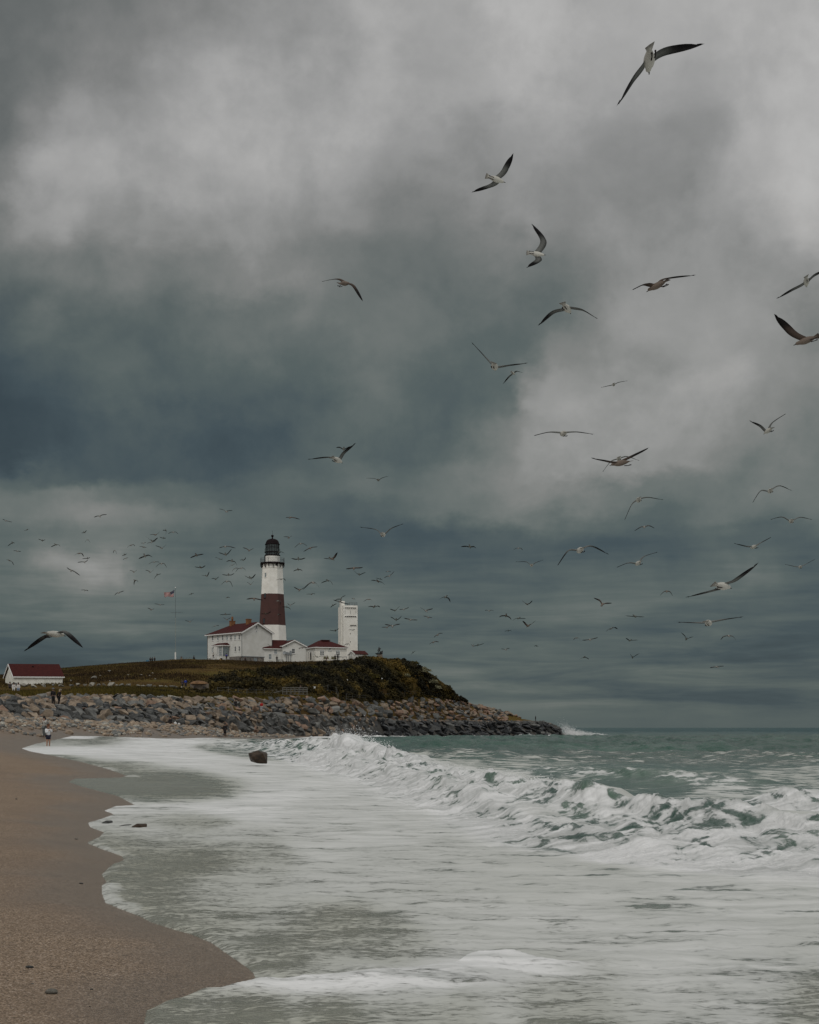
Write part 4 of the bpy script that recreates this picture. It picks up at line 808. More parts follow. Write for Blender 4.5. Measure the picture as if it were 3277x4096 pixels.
for t_, py in ((8.4, 2433.5), (8.4, 2468), (7.2, 2572)): window(tw, tb, Q(0, t_, zat(py, TY + 8)), -ldt, -gdt, .5, .42, M_door, M_white2, (0, 0), sill=False, ft=.06)
mb = MB()
for s_ in (.55, 2.35, 4.1):
    z = zat(2455, TY); mb.tube([Q(s_, -.06, zat(2440, TY)), Q(s_, -.06, z), Q(s_, -.3, z - .1)], .03, 4)
mb.build('cable_hooks', M_dgrey, tw, tb)
mb = MB()
for (s0, t0), (s1, t1) in (((2.0, .1), (4.5, .1)), ((4.5, .1), (4.5, 4)), ((.1, 8.6), (.1, 6)), ((2.0, .1), (2.0, 4)), ((2, 4), (4.5, 4))):
    for z in (.45, .95): mb.tube([Q(s0, t0, ztop + z), Q(s1, t1, ztop + z)], .035, 4)
    for i in range(4): f_ = i / 3; mb.tube([Q(s0 + (s1 - s0) * f_, t0 + (t1 - t0) * f_, ztop - .02), Q(s0 + (s1 - s0) * f_, t0 + (t1 - t0) * f_, ztop + .97)], .03, 4)
mb.build('roof_railing', M_dgrey, tw, tb)
mb = MB()
for t_ in (.3, .8): mb.tube([Q(WG + .45, t_, 20), Q(WG + .45, t_, zat(2575, TY)), Q(WG, t_, zat(2575, TY))], .04, 4)
for i in range(16): mb.tube([Q(WG + .45, .3, 21 + i * .35), Q(WG + .45, .8, 21 + i * .35)], .03, 4)
mb.tube([Q(WG + .12, .4, zat(2438, TY)), Q(WG + .12, .4, zat(2458, TY))], .06, 5); mb.build('ladder', M_dgrey, tw, tb)
# small red-roofed shed below the tower
sh, Q, g_, l_, og = simple_house('tower_shed', 'tiny white shed with a red gable roof at the foot of the square tower', 'shed', (xat(1393, 458), 461.0), (.60, -.80), 3.6, 4.6, 20.6, zat(2616, 458), zat(2602.5, 458), ov=.2)
window(sh, og, Q(1.6, 0, zat(2618, 458)), g_, -l_, .35, .8, M_pane2, M_trim, (0, 0))

# ---------------------------------------------------------------- white shed at the left edge
SY = 322.0
zs_b, zs_e, zs_r = zat(2752, SY), zat(2704, SY), zat(2657.5, SY + 3)
sC = np.array([xat(57, SY), SY, 0]); sl = np.array([.985, .172, 0.0]); sl /= np.linalg.norm(sl); sg = np.array([-sl[1], sl[0], 0]); sb = (sC[0], sC[1], zs_b)
ws = empty('white_shed', sb, 'white wooden shed with a dark red roof standing alone at the left edge', 'shed')
sg2 = np.array([-.52, .854, 0]); Q = lambda s, t, z: sC + sl * s + sg2 * t + U * z
LS, DS = 10.1, 6.6
mb = MB(); mb.hexa([Q(0, 0, zs_b - 2), Q(LS, 0, zs_b - 2), Q(LS, DS, zs_b - 2), Q(0, DS, zs_b - 2)], [Q(0, 0, zs_e), Q(LS, 0, zs_e), Q(LS, DS, zs_e), Q(0, DS, zs_e)])
mb.add([Q(0, 0, zs_e), Q(0, DS, zs_e), Q(0, DS / 2, zs_r - .08)], [(0, 2, 1)]); mb.add([Q(LS, 0, zs_e), Q(LS, DS, zs_e), Q(LS, DS / 2, zs_r - .08)], [(0, 1, 2)]); mb.build('wall', mat('peeling_white_boards', (.82, .81, .74), .85, c2=(.66, .65, .58), vscale=.9, bump=.3, bscale=4), ws, sb)
mb = MB(); sloped = (zs_r - zs_e) / (DS / 2); ov = .3
gable_roof(mb, Q(-.3, DS / 2, zs_r), Q(LS + .35, DS / 2, zs_r), Q(-.3, -ov, zs_e - ov * sloped), Q(LS + .35, -ov, zs_e - ov * sloped), Q(-.3, DS + ov, zs_e - ov * sloped), Q(LS + .35, DS + ov, zs_e - ov * sloped), .14); rf = mb.build('roof', M_red, ws, sb)
MB().box(Q(4.6, DS * .36, zs_e + sloped * DS * .36 + .22), (.3, .3, .3)).build('roof_vent', M_iron, rf, sb)
mb = MB(); mb.hexa([Q(-.3, -ov - .1, zs_e - ov * sloped - .12), Q(LS + .35, -ov - .1, zs_e - ov * sloped - .12), Q(LS + .35, -ov - .003, zs_e - ov * sloped - .12), Q(-.3, -ov - .003, zs_e - ov * sloped - .12)], [Q(-.3, -ov - .1, zs_e - ov * sloped + .12), Q(LS + .35, -ov - .1, zs_e - ov * sloped + .12), Q(LS + .35, -ov - .003, zs_e - ov * sloped + .12), Q(-.3, -ov - .003, zs_e - ov * sloped + .12)])
for t0, t1, z0, z1 in ((-ov, DS / 2, zs_e - ov * sloped, zs_r), (DS / 2, DS + ov, zs_r, zs_e - ov * sloped)):
    mb.hexa([Q(-.42, t0, z0 - .2), Q(-.303, t0, z0 - .2), Q(-.303, t1, z1 - .2), Q(-.42, t1, z1 - .2)], [Q(-.42, t0, z0 + .1), Q(-.303, t0, z0 + .1), Q(-.303, t1, z1 + .1), Q(-.42, t1, z1 + .1)])
mb.build('eaves_trim', M_trim, ws, sb); MB().tube([Q(LS - .05, -.08, zs_b), Q(LS - .05, -.08, zs_e - .2)], .06, 5).build('corner_board', M_trim, ws, sb)

# ---------------------------------------------------------------- concrete bunker hut
KY = 292.0; kb_z = zat(2759, KY); kc = np.array([xat(798, KY), KY, kb_z]); kb = tuple(kc)
bk = empty('bunker_hut', kb, 'small grey concrete lookout hut with a rounded earth-brown roof in the grass below the hill', 'hut')
M_conc = mat('old_concrete', (.20, .17, .135), .95, c2=(.12, .10, .08), vscale=1.5, bump=.4, bscale=4)
wk = 3.3; mb = MB(); mb.hexa([kc + p for p in [(-wk / 2, -1.2, -1), (wk / 2, -1.0, -1), (wk / 2, 1.4, -1), (-wk / 2, 1.4, -1)]], [kc + p for p in [(-wk / 2, -1.2, 1.05), (wk / 2, -1.0, 1.05), (wk / 2, 1.4, 1.05), (-wk / 2, 1.4, 1.05)]])
mb.box(kc + (wk / 2 + .12, -.9, .35), (.24, .35, 1.5)); mb.build('wall', M_conc, bk, kb)
MB().lathe(kc + (-.1, .1, 1.054), [(1.95, 0), (1.9, .12), (1.5, .42), (.9, .62), (.2, .7)], 18).build('roof', mat('earth_roof', (.15, .085, .04), .95, .4, 1.5), bk, kb, smooth=True)
for x_ in (-.75, 1.05):
    mb = MB(); mb.box(kc + (x_, -1.16, .42), (.62, .16, .62)); f = mb.build('window', M_conc, bk, kb); MB().box(kc + (x_, -1.245, .42), (.44, .03, .46)).build('pane', M_door, f, kb)

# ---------------------------------------------------------------- flagpole and flag
FY = 440.0; fp = wp(702, 2641, FY); fpo = tuple(fp)
fl = empty('flagpole', fpo, 'tall white flagpole with a crossbar on the crest of the hill left of the house', 'flagpole')
ft_ = zat(2353, FY); MB().tube([fp, (fp[0], fp[1], zat(2609, FY))], .22, 8).build('pole_base', M_trim, fl, fpo)
M_pole = mat('pale_pole', (.26, .28, .25), .5, .1)
MB().tube([(fp[0], fp[1], zat(2609, FY)), (fp[0], fp[1], zat(2470, FY))], [.065, .06], 8).build('lower_mast', M_pole, fl, fpo)
MB().tube([(fp[0], fp[1], zat(2470, FY)), (fp[0], fp[1], ft_)], [.06, .045], 8).build('upper_mast', M_dgrey, fl, fpo)
MB().tube([(xat(683, FY), FY - .1, zat(2451, FY)), (xat(731, FY), FY - .1, zat(2449, FY))], .05, 6).build('crossbar', M_dgrey, fl, fpo)
MB().lathe((fp[0], fp[1], ft_), [(.02, 0), (.14, .1), (.16, .2), (.1, .32), (.02, .36)], 8).build('finial', M_trim, fl, fpo, smooth=True)
# the flag streams to the left: stripes and canton as real cloth colour
m_flag = bpy.data.materials.new('flag_cloth'); m_flag.use_nodes = True; t = m_flag.node_tree; t.nodes.clear(); g = NG(t)
o_ = g.node('ShaderNodeOutputMaterial'); p_ = g.node('ShaderNodeBsdfPrincipled'); g.l.new(p_.outputs[0], o_.inputs[0])
su_, sv_ = g.attr('fu'), g.attr('fv')
stripe = g.m('GREATER_THAN', g.m('MODULO', g.m('MULTIPLY', sv_, 6.5), 1.0), .5)
cc = g.mix(stripe, (.20, .022, .026, 1), (.55, .44, .42, 1))
canton = g.m('MULTIPLY', g.m('LESS_THAN', su_, .40), g.m('LESS_THAN', sv_, .538))
fx_ = g.m('SUBTRACT', g.m('FRACT', g.m('MULTIPLY', su_, 15.0)), .5); fy_ = g.m('SUBTRACT', g.m('FRACT', g.m('MULTIPLY', sv_, 9.3)), .5)
star = g.m('LESS_THAN', g.m('ADD', g.m('MULTIPLY', fx_, fx_), g.m('MULTIPLY', fy_, fy_)), .035)
cc = g.mix(canton, cc, g.mix(star, (.012, .012, .045, 1), (.5, .5, .5, 1))); g.put(p_.inputs['Base Color'], cc); p_.inputs['Roughness'].default_value = .9
UU, VV = np.meshgrid(np.linspace(0, 1, 40), np.linspace(0, 1, 24))
Wd, Hd = 3.1, 2.1
FXc = xat(698.5, FY) - UU * Wd * (1 - .05 * VV); drop = .62 * (1 - (1 - UU) ** 2.2) * (1 - VV) * .8
FZc = zat(2359.5, FY) - VV * Hd * (1 - .12 * np.sin(UU * 2)) - drop * .5 - .25 * UU - .32 * (1 - VV) * sstep(0, .35, UU) + .07 * np.sin(UU * 9 + VV * 2)
FXc = FXc - .30 * VV * (1 - UU)
FYc = FY + .22 * np.sin(UU * 10 - VV * 1.6) * UU ** .6
flag = grid_mesh('flag', np.stack([FXc.ravel(), FYc.ravel(), FZc.ravel()], 1), 24, 40, m_flag, None, {'fu': UU.ravel(), 'fv': VV.ravel()})
tag(flag, 'striped red and white flag with a blue canton streaming left from the flagpole', 'flag')
so = flag.modifiers.new('cloth', 'SOLIDIFY'); so.thickness = .012

# ---------------------------------------------------------------- bronze memorial on the bluff
st_y = 462.0; sp = wp(1520, 2628, st_y); spo = tuple(sp); kk = st_y / F
me_ = empty('memorial_statue', spo, 'dark bronze statue of a man in a boat at the bluff edge', 'statue')
px_ = lambda a, b, dy_=0: np.array([sp[0] + (a - 1520) * kk, st_y + dy_, sp[2] + (2628 - b) * kk])
mb = MB(); mb.hexa([px_(1510, 2634, -.6), px_(1530, 2634, -.6), px_(1530, 2634, .6), px_(1510, 2634, .6)], [px_(1509, 2618.5, -.7), px_(1530.5, 2618.5, -.7), px_(1530.5, 2618.5, .7), px_(1509, 2618.5, .7)]); mb.build('plinth', M_conc, me_, spo)
mb = MB(); mb.hexa([px_(1506, 2618.4, -.5), px_(1527, 2618.4, -.5), px_(1527, 2618.4, .5), px_(1506, 2618.4, .5)], [px_(1501, 2613, -.75), px_(1531, 2614.5, -.75), px_(1531, 2614.5, .75), px_(1501, 2613, .75)])
mb.hexa([px_(1519, 2614.6, -.6), px_(1531, 2614.6, -.3), px_(1531, 2614.6, .3), px_(1519, 2614.6, .6)], [px_(1518, 2609, -.7), px_(1532, 2602, -.1), px_(1532, 2602, .1), px_(1518, 2609, .7)]); mb.build('boat', M_bronze, me_, spo)
mb = MB(); mb.tube([px_(1512, 2613, -.15), px_(1514, 2606, -.1), px_(1517, 2600, 0), px_(1518, 2595, 0), px_(1516.8, 2591.5, 0), px_(1516.6, 2590.5, 0), px_(1516.5, 2589, 0), px_(1516.6, 2587.2, 0)], [.12, .14, .20, .25, .12, .09, .15, .06], 8)
mb.tube([px_(1519, 2612, .2), px_(1520.5, 2606, .15), px_(1518, 2600, .05)], [.11, .13, .17], 7); mb.tube([px_(1519.5, 2592.5, .1), px_(1524, 2594.5, .15), px_(1522, 2598.5, .1)], [.10, .08, .06], 6); mb.tube([px_(1515, 2593, -.1), px_(1513, 2599, -.2), px_(1509.5, 2604, -.2)], [.10, .08, .06], 6)
mb.build('figure', M_bronze, me_, spo, smooth=True)
# ================================================================== ARMOUR STONES, COBBLES, BOULDERS
def rock_mat(name, a, b, wetk=.85):
    m = mat(name, a, wetk, c2=b, vscale=1.7, bump=.9, bscale=4, spec=.25, randv=.28); return m
RM = {'grey': rock_mat('rock_grey', (.20, .198, .184), (.098, .10, .097)), 'dark': rock_mat('rock_dark', (.108, .109, .104), (.046, .048, .047), .65),
      'tan': rock_mat('rock_tan', (.30, .240, .178), (.165, .128, .096)), 'pink': rock_mat('rock_pink', (.33, .222, .158), (.185, .120, .088)), 'pale': rock_mat('rock_pale', (.33, .315, .27), (.20, .19, .165)),
      'wet': rock_mat('rock_wet_gap_shade', (.045, .049, .052), (.013, .013, .014), .42), 'brown': rock_mat('rock_brown', (.085, .055, .034), (.030, .021, .015), .55)}
def rock_mesh(name, seed, flat=1.0, n=15, wild=.25):
    r = np.random.default_rng(seed); bm = bmesh.new()
    for k in range(n):
        p = r.normal(size=3); p /= np.abs(p ** 4).sum() ** .25; p *= 1 - wild * r.random(); bm.verts.new((p[0], p[1], p[2] * flat))
    res = bmesh.ops.convex_hull(bm, input=bm.verts); bmesh.ops.delete(bm, geom=[e for e in res['geom_interior'] if isinstance(e, bmesh.types.BMVert)], context='VERTS')
    bmesh.ops.dissolve_limit(bm, angle_limit=R(14), verts=bm.verts, edges=bm.edges)
    bmesh.ops.bevel(bm, geom=list(bm.edges), offset=.035, segments=1, affect='EDGES', profile=.6)
    bmesh.ops.triangulate(bm, faces=bm.faces); bmesh.ops.subdivide_edges(bm, edges=[e for e in bm.edges if e.calc_length() > .35], cuts=1)
    for v in bm.verts:
        c = v.co; k = .03 * math.sin(c.x * 5.1 + seed) * math.cos(c.y * 4.3 + c.z * 3) + .015 * math.sin(c.x * 13 + c.y * 11 + seed); v.co = c * (1 + k)
    bmesh.ops.recalc_face_normals(bm, faces=bm.faces)
    me = bpy.data.meshes.new(name); bm.to_mesh(me); bm.free(); return me
PROTO = [rock_mesh('armour_stone', 100 + k, 1.0, 10 + k % 5, .12 + .06 * (k % 4)) for k in range(14)]
for me in PROTO: me.materials.append(RM['grey'])
def rock(name, loc, size, rot, m, proto):
    o = bpy.data.objects.new(name, proto); col.objects.link(o); o.location = loc; o.scale = size; o.rotation_euler = rot
    o.material_slots[0].link = 'OBJECT'; o.material_slots[0].material = RM[m]; return o
# candidate stones in rows over the two tiers of the revetment
cand = []
def tier(k, px0, px1, nrow, wpx, wm, tag_, hrel):
    for j in range(nrow):
        t_ = (j + .5) / nrow; p = px0 + rng.uniform(0, 30)
        while p < px1:
            Yp = np.interp(p, KP, LINES[k][0]); w_m = rng.uniform(*wm); w_px = w_m * F / Yp
            tt = np.clip(t_ + rng.uniform(-.35, .35) / nrow, 0, 1)
            L = land(np.array([p + w_px / 2]), k, tt)[0]
            cand.append((p + w_px / 2, L, w_m, tag_, t_, hrel)); p += w_px * rng.uniform(.62, .86)
tier(TOE, -250, 1480, 6, 0, (1.0, 2.1), 'low', .66); tier(TOE, 1480, 2262, 7, 0, (2.2, 4.6), 'point', .45)
tier(BB, -250, 1180, 6, 0, (.9, 1.9), 'up', .76); tier(BB, 1180, 2020, 7, 0, (1.6, 3.6), 'upp', .55)
tier(BF, -250, 2150, 1, 0, (1.6, 2.8), 'bench', .42); tier(BF, 1480, 2200, 2, 0, (1.6, 2.8), 'bench', .42)
tier(HF, 1905, 2080, 1, 0, (1.6, 2.8), 'upp', .6)
def rock_colour(p, tg, t_):
    r = rng.random()
    if tg == 'point': return 'wet' if t_ < .80 and r < .86 else ('dark' if r < .9 else 'grey')
    if tg == 'upp': return ('pink' if r < .36 else 'tan' if r < .66 else 'grey' if r < .85 else 'dark')
    if tg == 'up': return ('tan' if r < .46 else 'grey' if r < .70 else 'dark' if r < .84 else 'pink' if r < .93 else 'pale')
    if tg == 'bench': return 'tan' if r < .5 else 'pink' if r < .65 else 'grey'
    return ('dark' if r < .34 else 'grey' if r < .66 else 'tan' if r < .90 else 'pink')
REGION = [(260, 'left of the walkers'), (520, 'right of the walkers'), (800, 'below the concrete hut'), (1130, 'below the rail platform'), (1500, 'below the annex house'), (1900, 'below the bushy bluff'), (2400, 'near the tip')]
TIERW = {'low': 'in the lower revetment tier', 'point': 'in the sea-washed tier', 'up': 'in the upper revetment tier', 'upp': 'on the upper revetment slope', 'bench': 'along the flat bench'}
COLW = {'wet': 'wet black', 'dark': 'dark grey', 'grey': 'mid grey', 'tan': 'tan', 'pink': 'pinkish', 'pale': 'pale grey', 'brown': 'brown'}
infr = [i for i, c in enumerate(cand) if 5 < c[0] < 2262]
size_px = {i: cand[i][2] * F / cand[i][1][1] * (1.3 if cand[i][3] in ('low', 'up') else .8) for i in infr}
chosen = set(sorted(infr, key=lambda i: -size_px[i])[:298])
fill_v, fill_f = {}, {}
nv_fill = {}
def proto_arrays(me):
    v = np.empty(len(me.vertices) * 3); me.vertices.foreach_get('co', v); f = [tuple(p.vertices) for p in me.polygons]; return v.reshape(-1, 3), f
PA = [proto_arrays(m) for m in PROTO]
from mathutils import Euler
rest = {}
for i, (p, L, w, tg, t_, hr) in enumerate(cand):
    k = int(rng.integers(0, len(PROTO))); slab = tg in ('point', 'upp', 'bench')
    sx, sy, sz = w * .58, w * rng.uniform(.42, .62), w * hr * rng.uniform(.42, .62)
    lean = rng.normal(.28, .22) if tg in ('low', 'point') else rng.normal(.12, .25)
    rot = (rng.normal(-.35 if tg in ('low', 'point') else -.25, .18), lean if not tg == 'bench' else rng.normal(0, .06), rng.normal(.1, .45))
    if tg == 'bench': rot = (rng.normal(0, .05), rot[1], rot[2])
    c = rock_colour(p, tg, t_); loc = L + (0, 0, sz * (.25 if tg in ('low', 'point') else .02) - (.35 if tg == 'bench' else .45 * sz * max(0, t_ - .6) / .4 + .25 * (t_ > .8) if tg in ('low', 'point') else 0))
    if i in chosen:
        o = rock('armour_stone', loc, (sx, sy, sz), rot, c, PROTO[k])
        reg = next(n for lim, n in REGION if p < lim); shape = 'slab' if slab and hr < .6 else 'boulder'
        tag(o, f'{COLW[c]} {shape} {TIERW[tg]}, {reg}'.replace('  ', ' '), 'rock', f'{COLW[c]} stones {TIERW[tg]} {reg}')
    else:
        rest.setdefault(c, []).append((k, loc, (sx, sy, sz), rot))
# the many smaller chinking stones and the ones beyond the 300 largest: one mass per revetment
allv, allf, allm = [], [], []; base_i = 0; names = list(RM)
extra = []
for k_, n_, rngpx in ((TOE, 520, (-250, 2250)), (BB, 520, (-250, 2030))):
    for _ in range(n_):
        p = rng.uniform(*rngpx); tt = rng.random(); L = land(np.array([p]), k_, tt)[0]; w = rng.uniform(.5, 1.1) * (1 + .7 * (p > 1400))
        tg = ('point' if p > 1480 else 'low') if k_ == TOE else ('upp' if p > 1180 else 'up')
        extra.append((('wet' if rng.random() < .28 else 'dark' if rng.random() < .5 else rock_colour(p, tg, tt)), int(rng.integers(0, len(PROTO))), L + (0, 0, .05), (w * .5, w * .45, w * .38), tuple(rng.normal(0, .5, 3))))  # mostly wet and dark tones, painting in the shade of gaps between stones
for c, lst in rest.items(): extra += [(c, *q) for q in lst]
for c, k, loc, sz, rot in extra:
    v, f = PA[k]; Rm = np.array(Euler(rot).to_matrix()); vv = (v * np.array(sz)) @ Rm.T + np.asarray(loc)
    allv.append(vv); allf += [tuple(base_i + q for q in ff) for ff in f]; allm += [names.index(c)] * len(f); base_i += len(v)
me = bpy.data.meshes.new('revetment_rubble'); me.from_pydata(np.concatenate(allv).tolist(), [], allf)
for n in names: me.materials.append(RM[n])
me.polygons.foreach_set('material_index', allm); me.update()
rub = bpy.data.objects.new('revetment_rubble', me); col.objects.link(rub); tag(rub, 'smaller grey and tan stones filling the gaps of the rock revetment', 'rubble', kind='stuff')

# pale boulders along the foot of the grass hill
k_ = 0
for px, py, w in ((290, 2751, 20), (318, 2748, 26), (345, 2749, 22), (368, 2747, 34), (398, 2750, 22), (420, 2748, 26), (447, 2747, 34), (470, 2751, 20), (492, 2750, 26), (520, 2751, 30), (556, 2752, 20), (575, 2754, 24), (600, 2753, 30), (622, 2756, 18), (648, 2755, 20), (668, 2757, 22), (690, 2756, 30), (712, 2759, 20), (738, 2761, 24), (755, 2760, 20), (60, 2748, 30), (100, 2750, 34), (140, 2752, 30), (182, 2751, 26), (215, 2750, 24), (250, 2752, 26)):
    Yq = np.interp(px, KP, LINES[HF][0]) - 3; w_ = w * Yq / F; L = wp(px, py, Yq)
    o = rock('pale_boulder', L + (0, -.8, .42), (w_ * .58, w_ * .4, w_ * .28), (rng.normal(0, .1), rng.normal(0, .15), rng.uniform(0, 3)), 'pale' if k_ % 4 else 'grey', PROTO[k_ % 14]); k_ += 1
    tag(o, ('pale boulder in the row at the foot of the grassy hill' if px > 280 else 'pale boulder in the row in front of the white shed') + (', a broad one' if w >= 28 else ', a small one'), 'rock', 'pale boulders along the foot of the hill')
for n_, (px, py, w) in enumerate(((438, 2686, 16), (380, 2713, 32), (285, 2724, 14), (402, 2704, 10), (565, 2702, 12), (600, 2704, 12), (612, 2694, 12), (440, 2726, 10), (622, 2717, 9), (515, 2700, 9))):
    f_ = np.clip((2752 - py) / 100, .05, .95); L = land(np.array([px]), HF, f_)[0]
    for _ in range(30):
        f_ = np.clip(f_ + (HY - (L[2] - CAMH) * F / L[1] * 1.0 - py) * 0.004, .02, .98); L = land(np.array([px]), HF, f_)[0]
    w_ = w * L[1] / F; o = rock('field_boulder', L + (0, 0, .05), (w_ * .55, w_ * .45, w_ * .3), (0, rng.normal(0, .15), rng.uniform(0, 3)), 'pale', PROTO[n_])
    tag(o, ('largest pale boulder lying on the open grass hillside', 'pale boulder scattered on the open grass hillside')[int(w < 30)] if n_ else 'pale boulder alone near the top of the grass hillside', 'rock', 'boulders on the grass hillside')

# cobble beach
n = 7500; pxc = np.concatenate([rng.uniform(-250, 560, n // 2), rng.uniform(380, 1180, n - n // 2)])
ty, tz = lerp_line(TOE, pxc); back = rng.random(n) ** 1.3; Yc = ty - 1 - back * np.interp(pxc, [-250, 300, 500, 800, 1000, 1180], [34, 30, 24, 26, 16, 10]); Xc = (pxc - CX) * Yc / F
d, zs = shore_query(Xc, Yc); zc_ = beach_z(Xc, Yc, d, zs); okc = (d > 1.0) & (rng.random(n) < np.clip(1.1 - back * 1.15 + .9 * fbm(Xc / 5, Yc / 7, 8, 3), 0, 1))
ph = (1 + 5 ** .5) / 2
ic = np.array([(-1, ph, 0), (1, ph, 0), (-1, -ph, 0), (1, -ph, 0), (0, -1, ph), (0, 1, ph), (0, -1, -ph), (0, 1, -ph), (ph, 0, -1), (ph, 0, 1), (-ph, 0, -1), (-ph, 0, 1)]) / 1.9
icf = np.array([(0, 11, 5), (0, 5, 1), (0, 1, 7), (0, 7, 10), (0, 10, 11), (1, 5, 9), (5, 11, 4), (11, 10, 2), (10, 7, 6), (7, 1, 8), (3, 9, 4), (3, 4, 2), (3, 2, 6), (3, 6, 8), (3, 8, 9), (4, 9, 5), (2, 4, 11), (6, 2, 10), (8, 6, 7), (9, 8, 1)])
for nm, mm_, sel, lab in (('cobbles', RM['tan'], lambda u_: u_ < .55, 'tan and cream cobbles heaped below the revetment'), ('cobbles', RM['grey'], lambda u_: (u_ >= .55) & (u_ < .85), 'grey cobbles scattered below the revetment'), ('cobbles', RM['pale'], lambda u_: u_ >= .85, 'whitish cobbles scattered below the revetment')):
    uu = np.random.default_rng(5).random(n); i_ = np.where(okc & sel(uu))[0]; m_ = len(i_); r_ = np.random.default_rng(6).lognormal(-2.0, .45, n)[i_].clip(.05, .42)
    sh_ = np.stack([r_ * 1.15, r_ * 1.0, r_ * .75], 1); jit = 1 + .25 * (np.random.default_rng(11).random((m_, 12, 1)) - .5)
    a = rng.uniform(0, 6.28, m_); ca, sa_ = np.cos(a), np.sin(a); v = ic[None] * sh_[:, None] * jit; v = np.stack([v[..., 0] * ca[:, None] - v[..., 1] * sa_[:, None], v[..., 0] * sa_[:, None] + v[..., 1] * ca[:, None], v[..., 2]], -1)
    v += np.stack([Xc[i_], Yc[i_], zc_[i_] + r_ * .3], 1)[:, None]
    o = raw_mesh(nm, v.reshape(-1, 3), (icf[None] + 12 * np.arange(m_)[:, None, None]).reshape(-1, 3), mm_, smooth=False); tag(o, lab, 'cobbles', kind='stuff')
def beach_pt(px, py, Y0):
    Yq = Y0
    for _ in range(25):
        X_ = np.array([(px - CX) * Yq / F]); d, zs = shore_query(X_, np.array([Yq])); z = beach_z(X_, np.array([Yq]), d, zs)[0]; Yn = (CAMH - z) * F / (py - HY); Yq = .5 * Yq + .5 * Yn
    return np.array([(px - CX) * Yq / F, Yq, z])
# the big brown boulder in the surf, and the two low rocks awash
bo = rock_mesh('surf_boulder', 412, 1.0, 18, .15); bo.materials.append(RM['brown'])
by = 66.0; L = wp(1036, 3034, by); o = rock('surf_boulder', L + (0, 0, .06), (.54, .44, .30), (.05, .16, .4), 'brown', bo); tag(o, 'large dark brown boulder standing alone in the white surf', 'rock')
for px, py, w, hgt_, m_, lab in ((432, 3293, 46, .30, 'dark', 'low dark rock awash at the water edge, the left one of the pair'), (562, 3310, 62, .30, 'brown', 'low brown rock awash at the water edge, the right one of the pair'), (505, 3304, 54, .16, 'dark', 'flat dark rock barely showing between the two awash rocks')):
    Yq = 2.12 * F / (py - HY); L = wp(px, py, Yq); w_ = w * Yq / F; o = rock('awash_rock', L + (0, 0, -.01), (w_ * .6, w_ * .45, w_ * hgt_), (0, 0, rng.uniform(0, .5)), m_, bo); tag(o, lab, 'rock', 'rocks awash at the water edge')
for px, py, w, hr, m_, lab in ((205, 3967, 52, .34, 'pale', 'smooth pale oval stone lying on the near sand'), (118, 3868, 34, .24, 'dark', 'flat dark pebble on the sand above the pale oval stone'), (82, 3888, 9, .35, 'dark', 'tiny black pebble beside the flat dark pebble'), (575, 3617, 28, .30, 'tan', 'tan pebble lying in the thin foam of the swash'), (325, 3534, 18, .25, 'dark', 'small dark pebble alone in the middle of the sand'), (366, 3957, 14, .30, 'grey', 'small grey pebble right of the pale oval stone'), (305, 3356, 14, .35, 'pale', 'small white pebble near the sand edge'), (358, 4027, 8, .4, 'dark', 'tiny dark pebble low on the near sand'), (130, 3935, 12, .25, 'grey', 'tiny grey pebble just above the pale oval stone'), (65, 3196, 10, .3, 'dark', 'tiny dark pebble far up the sand'), (296, 2930, 20, .4, 'dark', 'dark stone on the far sand right of the people'), (335, 2935, 10, .3, 'dark', 'small dark stone on the far sand'), (450, 2931, 24, .45, 'pink', 'pinkish stone on the far sand below the revetment'), (55, 2955, 14, .4, 'grey', 'grey stone on the far sand left of the people'), (100, 2959, 10, .4, 'grey', 'small grey stone by the people on the far sand')):
    L = beach_pt(px, py + w * hr * .4, 2.0 * F / (py - HY) if py > 3050 else 110); w_ = w * L[1] / F
    v_ = bmesh.new(); bmesh.ops.create_icosphere(v_, subdivisions=3, radius=1.0)
    for q in v_.verts: q.co *= 1 + .10 * math.sin(q.co.x * 2.3 + px) * math.cos(q.co.y * 1.9 + py) + .03 * math.sin(q.co.z * 5 + px)
    me = bpy.data.meshes.new('pebble'); v_.to_mesh(me); v_.free(); me.polygons.foreach_set('use_smooth', [True] * len(me.polygons)); me.materials.append(RM[m_])
    o = rock('pebble', L + (0, 0, w_ * hr * .42), (w_ * .5, w_ * .42, w_ * hr * .62), (0, .05, rng.uniform(-.4, .4)), m_, me); tag(o, lab, 'pebble', 'loose stones on the sand')
